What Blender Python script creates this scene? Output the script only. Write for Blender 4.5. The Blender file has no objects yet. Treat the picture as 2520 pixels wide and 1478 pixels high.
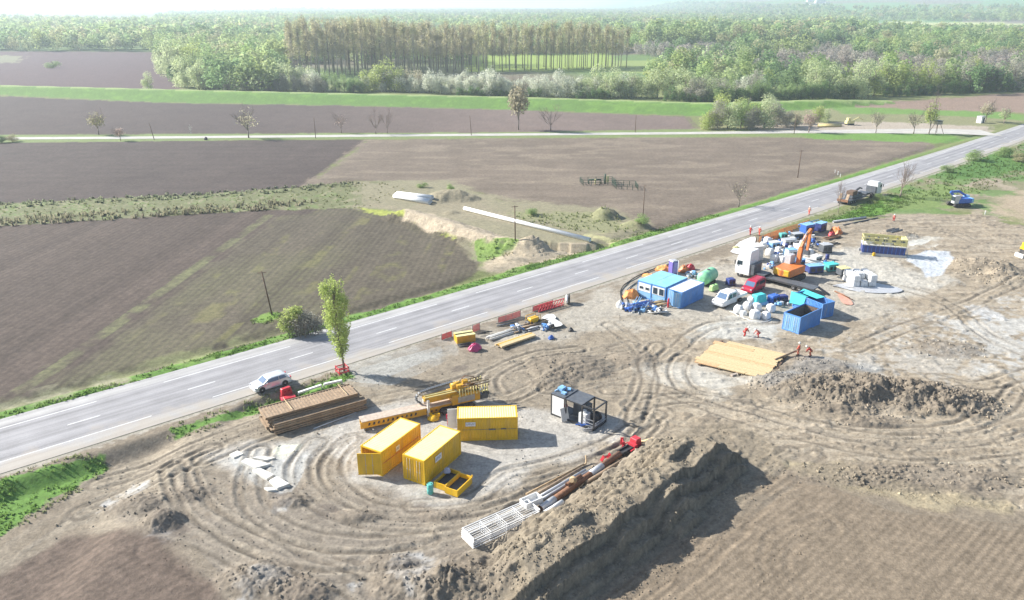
import bpy, bmesh, math, random
import numpy as np
from mathutils import Vector, Matrix
C = bpy.context.scene.collection
SC = bpy.context.scene
PI = math.pi
rad = math.radians

# ------------------------------------------------------------------ camera
# measured on the photograph at 2520 px width: focal 1890 px, horizon 12 px below the top, 41 m above the site
F, CX, CY, CAMH = 1890., 1260., 739., 41.
PH = math.atan(727 / F)
CP, SP = math.cos(PH), math.sin(PH)
cam_d = bpy.data.cameras.new('camera')
cam = bpy.data.objects.new('camera', cam_d); C.objects.link(cam)
cam.location = (0, 0, CAMH)
cam.rotation_euler = (PI / 2 - PH, 0, 0)
cam_d.sensor_width = 36; cam_d.lens = 36 * F / 2520
cam_d.clip_start = 0.5; cam_d.clip_end = 60000
SC.camera = cam

# ------------------------------------------------------------------ light
SUN_EL, SUN_AZ = rad(31.5), rad(161)      # azimuth of the sun counted from +x towards +y
w = bpy.data.worlds.new("World"); SC.world = w; w.use_nodes = True
nt = w.node_tree
sky = nt.nodes.new('ShaderNodeTexSky'); sky.sky_type = 'NISHITA'; sky.sun_disc = False
sky.sun_elevation = SUN_EL; sky.sun_rotation = PI / 2 - SUN_AZ
sky.air_density = 1.0; sky.dust_density = 1.0; sky.ozone_density = 1.0
bg = nt.nodes['Background']; bg.inputs[1].default_value = 0.08
nt.links.new(sky.outputs[0], bg.inputs[0])
sd = bpy.data.lights.new('sun', 'SUN'); sd.energy = 4.7; sd.angle = rad(0.55); sd.color = (1, .955, .88)
so = bpy.data.objects.new('sun', sd); C.objects.link(so)
sv = Vector((math.cos(SUN_EL) * math.cos(SUN_AZ), math.cos(SUN_EL) * math.sin(SUN_AZ), math.sin(SUN_EL)))
so.rotation_euler = sv.to_track_quat('Z', 'Y').to_euler(); so.location = (-60, 60, 80)
SC.view_settings.view_transform = 'Standard'; SC.view_settings.look = 'None'
SC.view_settings.exposure = 1.22; SC.view_settings.gamma = 1
HAZE = 2.5e-4
SC.cycles.use_denoising = True
SC.cycles.max_bounces = 6; SC.cycles.volume_bounces = 1; SC.cycles.transparent_max_bounces = 8

rng = np.random.default_rng(7); random.seed(7)

# measured layout: a point of the photograph (2520 px wide) -> the place on the ground (or at height z)
def g(x, y, z=0.0):
    u = (x - CX) / F; v = -(y - CY) / F
    d1 = CP + v * SP; d2 = -SP + v * CP
    t = (z - CAMH) / d2
    return (u * t, d1 * t)
def gv(x, y, z=0.0, h=None):
    a = g(x, y, z); return Vector((a[0], a[1], z if h is None else h))
def proj(X, Y, Z=0.0):
    dz = Z - CAMH; dep = Y * CP - dz * SP; up = Y * SP + dz * CP
    return CX + F * X / dep, CY - F * up / dep

# ------------------------------------------------------------------ numpy noise
def _h(i, j, s):
    n = (i * 374761393 + j * 668265263 + s * 974634777) & 0xffffffff
    n = ((n ^ (n >> 13)) * 1274126177) & 0xffffffff
    return ((n ^ (n >> 16)) & 0xffff) / 65535.0
def vn(x, y, s=0):
    i = np.floor(x).astype(np.int64); j = np.floor(y).astype(np.int64)
    fx = x - i; fy = y - j
    fx = fx * fx * (3 - 2 * fx); fy = fy * fy * (3 - 2 * fy)
    a = _h(i, j, s); b = _h(i + 1, j, s); c = _h(i, j + 1, s); d = _h(i + 1, j + 1, s)
    return (a + (b - a) * fx) * (1 - fy) + (c + (d - c) * fx) * fy
def fbm(x, y, o=4, s=0, gain=.5):
    r = 0; a = 1; t = 0
    for k in range(o):
        r = r + a * (vn(x, y, s + k) - .5) * 2; t += a; a *= gain
        x, y = x * 2.03 * .8 + y * 2.03 * .6 + 17.3, y * 2.03 * .8 - x * 2.03 * .6 + 9.1
    return r / t
def sm(t): t = np.clip(t, 0, 1); return t * t * (3 - 2 * t)
def W(poly, z=0): return np.array([g(p[0], p[1], z) for p in poly])
def sdf(P, X, Y, pad=6.0, far=None):
    """signed distance to polygon P (positive inside); outside the padded box returns -pad"""
    out = np.full(X.shape, -pad)
    b = (X > P[:, 0].min() - pad) & (X < P[:, 0].max() + pad) & (Y > P[:, 1].min() - pad) & (Y < P[:, 1].max() + pad)
    if not b.any(): return out
    x = X[b]; y = Y[b]; d = np.full(x.shape, 1e9); ins = np.zeros(x.shape, bool)
    n = len(P)
    for k in range(n):
        a = P[k]; e = P[(k + 1) % n] - a
        L = max((e ** 2).sum(), 1e-9)
        t = np.clip(((x - a[0]) * e[0] + (y - a[1]) * e[1]) / L, 0, 1)
        d = np.minimum(d, (x - a[0] - t * e[0]) ** 2 + (y - a[1] - t * e[1]) ** 2)
        c2 = P[(k + 1) % n]
        cr = (a[1] > y) != (c2[1] > y)
        with np.errstate(divide='ignore', invalid='ignore'):
            xi = (c2[0] - a[0]) * (y - a[1]) / (c2[1] - a[1] + 1e-12) + a[0]
        ins ^= cr & (x < xi)
    d = np.sqrt(d)
    out[b] = np.maximum(np.where(ins, d, -d), -pad)
    return out
def pld(P, X, Y, pad=8.0):
    """distance to polyline, arc position, side"""
    D = np.full(X.shape, pad); S = np.zeros(X.shape); SG = np.ones(X.shape)
    b = (X > P[:, 0].min() - pad) & (X < P[:, 0].max() + pad) & (Y > P[:, 1].min() - pad) & (Y < P[:, 1].max() + pad)
    if not b.any(): return D, S, SG
    x = X[b]; y = Y[b]; d = np.full(x.shape, pad * pad); s = np.zeros(x.shape); sg = np.ones(x.shape); acc = 0
    for k in range(len(P) - 1):
        a = P[k]; e = P[k + 1] - a; L = math.hypot(*e)
        t = np.clip(((x - a[0]) * e[0] + (y - a[1]) * e[1]) / (L * L), 0, 1)
        dd = (x - a[0] - t * e[0]) ** 2 + (y - a[1] - t * e[1]) ** 2
        m = dd < d
        d = np.where(m, dd, d); s = np.where(m, acc + t * L, s)
        cr = e[0] * (y - a[1]) - e[1] * (x - a[0])
        sg = np.where(m, np.sign(cr), sg); acc += L
    D[b] = np.sqrt(d); S[b] = s; SG[b] = sg
    return D, S, SG
def smooth_line(pts, n=6):
    P = [np.array(p, float) for p in pts]; P = [2 * P[0] - P[1]] + P + [2 * P[-1] - P[-2]]
    out = []
    for i in range(1, len(P) - 2):
        for k in range(n):
            t = k / n
            out.append(.5 * ((2 * P[i]) + (P[i + 1] - P[i - 1]) * t + (2 * P[i - 1] - 5 * P[i] + 4 * P[i + 1] - P[i + 2]) * t * t
                             + (-P[i - 1] + 3 * P[i] - 3 * P[i + 1] + P[i + 2]) * t ** 3))
    out.append(P[-2]); return np.array(out)

# ------------------------------------------------------------------ materials
M = {}
def lin(c): return tuple(x for x in c) + (1,)
def mat(name, col, rough=.6, metal=0., var=.18, scale=2.5, bump=0., dirt=0., dirtcol=(.3, .24, .17), alpha=1., coord='Object', em=0, spec=.5, streak=0):
    if name in M: return M[name]
    m = bpy.data.materials.new(name); m.use_nodes = True; t = m.node_tree; N = t.nodes; Lk = t.links
    b = N['Principled BSDF']; b.inputs['Roughness'].default_value = rough; b.inputs['Metallic'].default_value = metal
    b.inputs['Specular IOR Level'].default_value = spec
    tc = N.new('ShaderNodeTexCoord'); no = N.new('ShaderNodeTexNoise')
    no.inputs['Scale'].default_value = scale; no.inputs['Detail'].default_value = 5
    Lk.new(tc.outputs[coord], no.inputs['Vector'])
    mp = N.new('ShaderNodeMapRange'); mp.inputs[1].default_value = .3; mp.inputs[2].default_value = .7
    mp.inputs[3].default_value = 1 - var; mp.inputs[4].default_value = 1 + var
    Lk.new(no.outputs[0], mp.inputs[0])
    mx = N.new('ShaderNodeVectorMath'); mx.operation = 'SCALE'; mx.inputs[0].default_value = col
    Lk.new(mp.outputs[0], mx.inputs['Scale'])
    out = mx.outputs[0]
    if dirt > 0:
        n2 = N.new('ShaderNodeTexNoise'); n2.inputs['Scale'].default_value = scale * .7; n2.inputs['Detail'].default_value = 6
        if streak:
            mpg = N.new('ShaderNodeMapping'); mpg.inputs['Scale'].default_value = (2.2, 2.2, .35); Lk.new(tc.outputs[coord], mpg.inputs[0]); Lk.new(mpg.outputs[0], n2.inputs['Vector'])
        else: Lk.new(tc.outputs[coord], n2.inputs['Vector'])
        m2 = N.new('ShaderNodeMapRange'); m2.inputs[1].default_value = .5; m2.inputs[2].default_value = .72
        m2.inputs[3].default_value = 0; m2.inputs[4].default_value = dirt
        Lk.new(n2.outputs[0], m2.inputs[0])
        mm = N.new('ShaderNodeMix'); mm.data_type = 'RGBA'; Lk.new(m2.outputs[0], mm.inputs[0]); Lk.new(out, mm.inputs[6])
        mm.inputs[7].default_value = lin(dirtcol); out = mm.outputs[2]
    Lk.new(out, b.inputs['Base Color'])
    if bump:
        bp = N.new('ShaderNodeBump'); bp.inputs['Distance'].default_value = bump; bp.inputs['Strength'].default_value = .7
        Lk.new(no.outputs[0], bp.inputs['Height']); Lk.new(bp.outputs[0], b.inputs['Normal'])
    M[name] = m; return m
def leafmat(name, col, var=.12, trans=.6):
    if name in M: return M[name]
    m = bpy.data.materials.new(name); m.use_nodes = True; t = m.node_tree; N = t.nodes; Lk = t.links
    b = N['Principled BSDF']; b.inputs['Roughness'].default_value = .7; b.inputs['Specular IOR Level'].default_value = .2
    at = N.new('ShaderNodeAttribute'); at.attribute_name = 'v'
    oi = N.new('ShaderNodeObjectInfo')
    ad = N.new('ShaderNodeMath'); ad.operation = 'MULTIPLY_ADD'; ad.inputs[1].default_value = .5
    Lk.new(oi.outputs['Random'], ad.inputs[0]); Lk.new(at.outputs['Fac'], ad.inputs[2])
    mp = N.new('ShaderNodeMapRange'); mp.inputs[1].default_value = 0; mp.inputs[2].default_value = 1.5
    mp.inputs[3].default_value = 1 - var; mp.inputs[4].default_value = 1 + var
    Lk.new(ad.outputs[0], mp.inputs[0])
    mx = N.new('ShaderNodeVectorMath'); mx.operation = 'SCALE'; mx.inputs[0].default_value = col
    Lk.new(mp.outputs[0], mx.inputs['Scale']); Lk.new(mx.outputs[0], b.inputs['Base Color'])
    tr = N.new('ShaderNodeBsdfTranslucent'); Lk.new(mx.outputs[0], tr.inputs[0])
    ms = N.new('ShaderNodeMixShader'); ms.inputs[0].default_value = trans
    Lk.new(b.outputs[0], ms.inputs[1]); Lk.new(tr.outputs[0], ms.inputs[2])
    Lk.new(ms.outputs[0], N['Material Output'].inputs[0])
    M[name] = m; return m
def colattr_mat(name, rough=.95, bump=.05, fine=.25, scale=3.):
    m = bpy.data.materials.new(name); m.use_nodes = True; t = m.node_tree; N = t.nodes; Lk = t.links
    b = N['Principled BSDF']; b.inputs['Specular IOR Level'].default_value = .25
    at = N.new('ShaderNodeAttribute'); at.attribute_name = 'Col'
    geo = N.new('ShaderNodeNewGeometry'); no = N.new('ShaderNodeTexNoise')
    no.inputs['Scale'].default_value = scale; no.inputs['Detail'].default_value = 5; no.inputs['Roughness'].default_value = .65
    Lk.new(geo.outputs['Position'], no.inputs['Vector'])
    mp = N.new('ShaderNodeMapRange'); mp.inputs[1].default_value = .3; mp.inputs[2].default_value = .7
    mp.inputs[3].default_value = 1 - fine; mp.inputs[4].default_value = 1 + fine
    Lk.new(no.outputs[0], mp.inputs[0])
    mx = N.new('ShaderNodeVectorMath'); mx.operation = 'SCALE'
    nb = N.new('ShaderNodeTexNoise'); nb.inputs['Scale'].default_value = 1.25; nb.inputs['Detail'].default_value = 9; nb.inputs['Roughness'].default_value = .72
    Lk.new(geo.outputs['Position'], nb.inputs['Vector'])
    m2 = N.new('ShaderNodeMapRange'); m2.inputs[1].default_value = .38; m2.inputs[2].default_value = .6; m2.inputs[3].default_value = .80; m2.inputs[4].default_value = 1.12
    Lk.new(nb.outputs[0], m2.inputs[0]); mu = N.new('ShaderNodeMath'); mu.operation = 'MULTIPLY'; Lk.new(mp.outputs[0], mu.inputs[0]); Lk.new(m2.outputs[0], mu.inputs[1])
    Lk.new(at.outputs['Color'], mx.inputs[0]); Lk.new(mu.outputs[0], mx.inputs['Scale']); Lk.new(mx.outputs[0], b.inputs['Base Color'])
    rr = N.new('ShaderNodeMapRange'); rr.inputs[1].default_value = 0; rr.inputs[2].default_value = 1
    rr.inputs[3].default_value = rough; rr.inputs[4].default_value = .18
    Lk.new(at.outputs['Alpha'], rr.inputs[0]); Lk.new(rr.outputs[0], b.inputs['Roughness'])
    if bump:
        bp = N.new('ShaderNodeBump'); bp.inputs['Distance'].default_value = bump; bp.inputs['Strength'].default_value = .8
        sb_ = N.new('ShaderNodeMath'); sb_.operation = 'MULTIPLY_ADD'; sb_.inputs[1].default_value = 1.3; Lk.new(nb.outputs[0], sb_.inputs[0]); Lk.new(no.outputs[0], sb_.inputs[2])
        Lk.new(sb_.outputs[0], bp.inputs['Height']); Lk.new(bp.outputs[0], b.inputs['Normal'])
    return m

# ------------------------------------------------------------------ mesh helpers
class MB:
    def __init__(s): s.v = []; s.f = []; s.sm = []
    def add(s, vs, fs, smooth=False):
        n = len(s.v); s.v += [tuple(v) for v in vs]; s.f += [tuple(i + n for i in f) for f in fs]; s.sm += [smooth] * len(fs); return s
    def box(s, c, d, rz=0, rx=0, ry=0, taper=(1, 1)):
        x, y, z = d[0] / 2, d[1] / 2, d[2] / 2
        R = Matrix.Rotation(rz, 3, 'Z') @ Matrix.Rotation(ry, 3, 'Y') @ Matrix.Rotation(rx, 3, 'X'); c = Vector(c)
        vs = []
        for zz, k, l in ((-z, 1, 1), (z, taper[0], taper[1])):
            for a, b in ((-x, -y), (x, -y), (x, y), (-x, y)): vs.append(c + R @ Vector((a * k, b * l, zz)))
        return s.add(vs, [(3, 2, 1, 0), (4, 5, 6, 7), (0, 1, 5, 4), (1, 2, 6, 5), (2, 3, 7, 6), (3, 0, 4, 7)])
    def beam(s, a, b, w, h=None, up=(0, 0, 1)):
        a = Vector(a); b = Vector(b); h = h or w; d = (b - a); L = d.length
        if L < 1e-6: return s
        d /= L; u = Vector(up)
        if abs(d.dot(u)) > .98: u = Vector((0, 1, 0))
        r = d.cross(u).normalized(); u = r.cross(d)
        vs = []
        for p in (a, b):
            for i, j in ((-1, -1), (1, -1), (1, 1), (-1, 1)): vs.append(p + r * (i * w / 2) + u * (j * h / 2))
        return s.add(vs, [(0, 1, 2, 3), (7, 6, 5, 4), (0, 4, 5, 1), (1, 5, 6, 2), (2, 6, 7, 3), (3, 7, 4, 0)])
    def tube(s, pts, r, n=8, cap=True, smooth=True):
        pts = [Vector(p) for p in pts]; k = len(pts)
        rs = r if isinstance(r, (list, tuple)) else [r] * k
        vs = []; fs = []; u = None
        for i, p in enumerate(pts):
            d = (pts[min(i + 1, k - 1)] - pts[max(i - 1, 0)])
            d = d.normalized() if d.length > 1e-9 else Vector((0, 0, 1))
            if u is None: u = d.cross(Vector((0, 0, 1)) if abs(d.z) < .9 else Vector((1, 0, 0))).normalized()
            u = (u - d * u.dot(d)); u = u.normalized() if u.length > 1e-6 else d.orthogonal().normalized()
            v = d.cross(u)
            for j in range(n):
                a = 2 * PI * j / n; vs.append(p + (u * math.cos(a) + v * math.sin(a)) * rs[i])
        for i in range(k - 1):
            for j in range(n):
                a = i * n + j; b = i * n + (j + 1) % n; fs.append((a, b, b + n, a + n))
        s.add(vs, fs, smooth)
        if cap:
            o = len(s.v) - k * n
            s.f.append(tuple(o + j for j in range(n))[::-1]); s.f.append(tuple(o + (k - 1) * n + j for j in range(n))); s.sm += [False, False]
        return s
    def pipe(s, a, b, r, t=.02, n=14):
        """hollow pipe between two points"""
        a = Vector(a); b = Vector(b); d = (b - a).normalized(); u = d.orthogonal().normalized(); v = d.cross(u); vs = []
        for p, q in ((a, r), (b, r), (b, r - t), (a, r - t)):
            for j in range(n):
                an = 2 * PI * j / n; vs.append(p + (u * math.cos(an) + v * math.sin(an)) * q)
        fs = []
        for i in range(4):
            for j in range(n):
                fs.append((i * n + j, i * n + (j + 1) % n, ((i + 1) % 4) * n + (j + 1) % n, ((i + 1) % 4) * n + j))
        return s.add(vs, fs, True)
    def lathe(s, prof, c=(0, 0, 0), n=12, axis='Z', smooth=True):
        vs = []; fs = []; c = Vector(c); k = len(prof)
        for r, z in prof:
            for j in range(n):
                a = 2 * PI * j / n; p = Vector((r * math.cos(a), r * math.sin(a), z))
                if axis == 'X': p = Vector((p.z, p.x, p.y))
                if axis == 'Y': p = Vector((p.y, p.z, p.x))
                vs.append(c + p)
        for i in range(k - 1):
            for j in range(n):
                a = i * n + j; b = i * n + (j + 1) % n; fs.append((a, b, b + n, a + n))
        fs2 = [tuple(range(n))[::-1], tuple((k - 1) * n + j for j in range(n))]
        s.add(vs, fs, smooth); o = len(s.v) - len(vs)
        for f in fs2: s.f.append(tuple(i + o for i in f)); s.sm.append(False)
        return s
    def prism(s, poly, y0, y1, inset=None):
        """polygon in xz, extruded along y"""
        n = len(poly); vs = [(p[0], y0, p[1]) for p in poly] + [(p[0], y1, p[1]) for p in poly]
        fs = [tuple(range(n)), tuple(range(n, 2 * n))[::-1]] + [(i, i + n, (i + 1) % n + n, (i + 1) % n) for i in range(n)]
        return s.add(vs, fs)
    def loft(s, rings, smooth=False, cap=True):
        n = len(rings[0]); vs = [v for r in rings for v in r]; fs = []
        for i in range(len(rings) - 1):
            for j in range(n): fs.append((i * n + j, i * n + (j + 1) % n, (i + 1) * n + (j + 1) % n, (i + 1) * n + j))
        s.add(vs, fs, smooth); o = len(s.v) - len(vs)
        if cap:
            s.f.append(tuple(o + j for j in range(n))[::-1]); s.f.append(tuple(o + (len(rings) - 1) * n + j for j in range(n))); s.sm += [False, False]
        return s
    def mesh(s, name, m, bevel=0):
        me = bpy.data.meshes.new(name); me.from_pydata(s.v, [], s.f); me.materials.append(m)
        me.polygons.foreach_set('use_smooth', s.sm)
        bm = bmesh.new(); bm.from_mesh(me); bmesh.ops.recalc_face_normals(bm, faces=bm.faces)
        if bevel:
            es = [e for e in bm.edges if len(e.link_faces) == 2 and e.calc_face_angle(0) > .7]
            bmesh.ops.bevel(bm, geom=es, offset=bevel, segments=1, affect='EDGES', clamp_overlap=True)
        bm.to_mesh(me); bm.free()
        return me
def part(name, mb, m, parent=None, label=None, bevel=0, kind=None):
    o = bpy.data.objects.new(name, mb.mesh(name, m, bevel) if isinstance(mb, MB) else mb); C.objects.link(o)
    if parent is not None: o.parent = parent
    if label: o['label'] = label
    if kind: o['kind'] = kind
    return o
def thing(name, label, cat, loc=(0, 0, 0), rz=0, group=None):
    o = bpy.data.objects.new(name, None); C.objects.link(o); o.empty_display_size = .3
    o.location = loc; o.rotation_euler = (0, 0, rz); o['label'] = label; o['category'] = cat
    if group: o['group'] = group
    return o
def tag(o, label, cat, group=None, kind=None):
    o['label'] = label; o['category'] = cat
    if group: o['group'] = group
    if kind: o['kind'] = kind
    return o
def copy_thing(o, loc, rz=0, label=None, group=None, scale=None):
    c = o.copy(); C.objects.link(c); c.location = loc; c.rotation_euler = (0, 0, rz)
    if scale is not None: c.scale = scale if hasattr(scale, '__len__') else (scale,) * 3
    if label: c['label'] = label
    if group: c['group'] = group
    for a in list(o.children):
        d = a.copy(); C.objects.link(d); d.parent = c
        for b in list(a.children):
            e = b.copy(); C.objects.link(e); e.parent = d
    return c
def npmesh(name, V, Fq, m, smooth=True, col=None, vfac=None, nrm=None):
    """V (n,3), Fq (k,3|4) numpy"""
    me = bpy.data.meshes.new(name); k = Fq.shape[1]
    me.vertices.add(len(V)); me.vertices.foreach_set('co', V.astype(np.float32).ravel())
    me.loops.add(Fq.size); me.loops.foreach_set('vertex_index', Fq.astype(np.int32).ravel())
    me.polygons.add(len(Fq)); me.polygons.foreach_set('loop_start', np.arange(0, Fq.size, k, dtype=np.int32))
    try: me.polygons.foreach_set('loop_total', np.full(len(Fq), k, dtype=np.int32))
    except Exception: pass
    me.polygons.foreach_set('use_smooth', np.full(len(Fq), smooth))
    me.update(calc_edges=True)
    if col is not None:
        a = me.attributes.new('Col', 'FLOAT_COLOR', 'POINT'); a.data.foreach_set('color', col.astype(np.float32).ravel())
    if vfac is not None:
        a = me.attributes.new('v', 'FLOAT', 'FACE'); a.data.foreach_set('value', vfac.astype(np.float32))
    if nrm is not None:
        a = me.attributes.new('nrm', 'FLOAT_VECTOR', 'POINT'); a.data.foreach_set('vector', nrm.astype(np.float32).ravel())
    me.materials.append(m); return me

# ================================================================== TERRAIN
K2, K1 = 2.38e-4, .858                        # main road: y = K2 x^2 + K1 x + c
CU, CL = 117.25, 101.85
CM = (CU + CL) / 2
def road_d(X, Y):
    """signed distance from the road's middle, positive on the site side, capped far away"""
    X_ = np.clip(X, -150, 420)
    k = 1 / np.sqrt(1 + (K1 + 2 * K2 * X_) ** 2)
    return (K2 * X_ * X_ + K1 * X + CM - Y) * k
HWR = (CU - CL) / 2 * math.cos(math.atan(.86))      # half width
LEVB = W([(-1500, 190), (-400, 224), (0, 234), (400, 252), (840, 259), (1260, 270), (1680, 284), (1760, 286), (2100, 262), (2520, 236), (3600, 200)])
LEVC = W([(-1500, 168), (-400, 200), (0, 212), (400, 222), (840, 232), (1260, 241), (1680, 254), (1760, 256), (2100, 246), (2520, 225), (3600, 190)], 2.4)
RIDGE_D = [(1215, 1440), (1300, 1385), (1390, 1330), (1480, 1270), (1570, 1205), (1660, 1140), (1740, 1085), (1800, 1058)]
RIDGE_H = [1.9, 2.7, 3.0, 3.1, 3.2, 3.2, 3.1, 2.4]
RIDGE = smooth_line([g(p[0], p[1], h) for p, h in zip(RIDGE_D, RIDGE_H)], 4)
RS = np.concatenate([[0], np.cumsum(np.hypot(*np.diff(RIDGE, axis=0).T))])
RH = np.interp(np.linspace(0, 1, len(RIDGE)), np.linspace(0, 1, len(RIDGE_H)), RIDGE_H)
# wheel tracks (photo points), width of the pair, depth
TR = [([(1600, 1040), (1540, 1105), (1400, 1190), (1250, 1255), (1100, 1285), (930, 1285), (800, 1245), (745, 1190), (740, 1140), (780, 1090)], 2.0, .16),
      ([(1500, 1130), (1380, 1180), (1230, 1240), (1080, 1262), (930, 1255), (850, 1215), (815, 1165), (830, 1120), (870, 1085)], 1.9, .14),
      ([(1620, 1020), (1480, 1100), (1330, 1150), (1240, 1175), (1160, 1230), (1020, 1245)], 1.9, .10),
      ([(430, 1150), (450, 1220), (540, 1300), (660, 1350), (820, 1385), (1000, 1375), (1150, 1330), (1290, 1255)], 2.1, .18),
      ([(455, 1170), (490, 1250), (590, 1320), (720, 1385), (860, 1440), (960, 1500)], 2.1, .16),
      ([(640, 1110), (620, 1190), (640, 1260), (740, 1320), (900, 1340), (1050, 1330)], 2.0, .16),
      ([(500, 1130), (620, 1080), (760, 1030), (930, 985), (1100, 950), (1260, 905), (1420, 880), (1560, 850)], 2.0, .12),
      ([(240, 1170), (420, 1120), (560, 1070), (640, 1040)], 2.0, .10),
      ([(200, 1240), (330, 1190), (440, 1150), (520, 1105)], 2.0, .12),
      ([(1350, 960), (1500, 930), (1640, 880), (1700, 830), (1760, 800), (1900, 790)], 2.0, .12),
      ([(1560, 1040), (1580, 960), (1590, 900), (1570, 850), (1500, 800)], 2.0, .12),
      ([(1680, 880), (1665, 920), (1700, 965), (1790, 990), (1900, 1020), (2060, 1060), (2240, 1068), (2380, 1050), (2460, 1010), (2500, 960)], 2.1, .16),
      ([(1560, 1000), (1700, 980), (1850, 1010), (2000, 1050), (2200, 1085), (2400, 1075), (2560, 1030)], 2.1, .14),
      ([(1500, 960), (1620, 960), (1740, 1000), (1930, 1060), (2150, 1110), (2350, 1120), (2560, 1090)], 2.2, .10),
      ([(1620, 850), (1590, 890), (1600, 950), (1560, 1030)], 2.0, .1),
      ([(2100, 860), (2220, 810), (2340, 770), (2450, 720), (2520, 690)], 2.1, .12),
      ([(2150, 700), (2260, 720), (2350, 760), (2420, 820), (2520, 870)], 2.1, .10),
      ([(2200, 560), (2330, 570), (2420, 600), (2560, 610)], 2.1, .10),
      ([(2060, 560), (2180, 545), (2330, 540), (2520, 560)], 2.1, .10),
      ([(2300, 930), (2400, 950), (2500, 930), (2600, 900)], 2.1, .10),
      ([(1420, 860), (1300, 880), (1200, 930), (1240, 980), (1350, 940), (1500, 900)], 2.0, .14),
      ([(1950, 1110), (1830, 1210), (1700, 1330), (1560, 1440), (1500, 1490)], 1.6, .08),
      ([(2010, 1120), (1900, 1210), (1780, 1330), (1660, 1440), (1600, 1500)], 1.6, .06),
      ([(2030, 1290), (1930, 1320), (1900, 1380), (1930, 1440), (1960, 1500)], 1.8, .05),
      ([(380, 1350), (480, 1380), (560, 1430), (620, 1500)], 2.2, .12)]
TRW = [(smooth_line([g(*p) for p in t[0]], 5), t[1], t[2]) for t in TR]
# heaps: centre (photo), radii (m), height, roughness
HEAPS = [((1960, 955), 5.5, 3.6, 1.0, .45), ((2080, 960), 6.5, 4.2, 1.5, .55), ((2200, 975), 6.5, 4.5, 1.4, .55), ((2310, 985), 6.5, 3.8, 1.2, .55), ((2390, 1000), 4.0, 2.8, .6, .4), ((2070, 1000), 5, 2.5, .8, .5),
         ((1900, 935), 4, 3, .5, .2), ((2010, 905), 5, 2.6, .6, .3), ((1400, 905), 6, 4.0, .7, .3), ((1560, 885), 3.5, 2.5, .35, .25), ((1360, 945), 3, 2, .5, .3),
         ((320, 1235), 3.0, 1.6, .5, .4), ((400, 1285), 2.0, 1.6, .9, .4), ((460, 1215), 2.5, 1.6, .35, .35), ((640, 1425), 3.5, 2.2, .5, .45), ((740, 1460), 3, 1.8, .5, .45),
         ((1030, 1440), 4.5, 2.2, .8, .5), ((1150, 1450), 4, 2.4, .9, .5), ((880, 1270), 2.6, 1.1, .35, .3), ((1090, 1270), 2.4, 1.0, .3, .3), ((720, 1235), 2.0, 1.0, .35, .35), ((970, 1385), 2.4, 1.1, .35, .35),
         ((1150, 1390), 3.0, 1.3, .7, .3), ((2420, 660), 6, 5, 1.1, .5), ((2480, 690), 5, 3, .8, .4), ((2210, 580), 4.5, 2.5, .6, .4), ((2330, 860), 5, 3, .3, .3), ((2150, 1040), 4, 1.5, .35, .4),
         ((1110, 488), 7, 5, 1.8, .25), ((1490, 535), 3.2, 3, 2.0, .2), ((1565, 556), 3.0, 2.5, 1.1, .2), ((1320, 612), 3.2, 2.2, .9, .2), ((1290, 655), 8, 2.2, .5, .2), ((1250, 640), 3, 2, .5, .2),
         ((2300, 1180), 9, 2.5, .25, .3), ((2080, 1170), 6, 2, .25, .3), ((1110, 525), 2, 1.5, .5, .2)]
SPOIL = smooth_line([g(*p) for p in [(1000, 535), (1060, 552), (1120, 572), (1180, 592), (1240, 606), (1300, 610)]], 3)
TRENCH = smooth_line([g(*p) for p in [(1290, 598), (1360, 606), (1430, 610), (1490, 606)]], 3)
RUT = W([(0, 1340), (170, 1230), (260, 1120), (420, 1075), (640, 985), (870, 915), (1110, 850), (1420, 745), (1560, 690), (1800, 625), (2010, 555), (2060, 550), (2200, 530), (2420, 530), (2520, 560), (2650, 560), (2650, 1270), (2520, 1275), (2300, 1240), (2020, 1140), (1940, 1125), (1500, 1478), (1420, 1600), (620, 1600), (560, 1478), (440, 1350), (300, 1300), (150, 1300), (0, 1390)])
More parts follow.
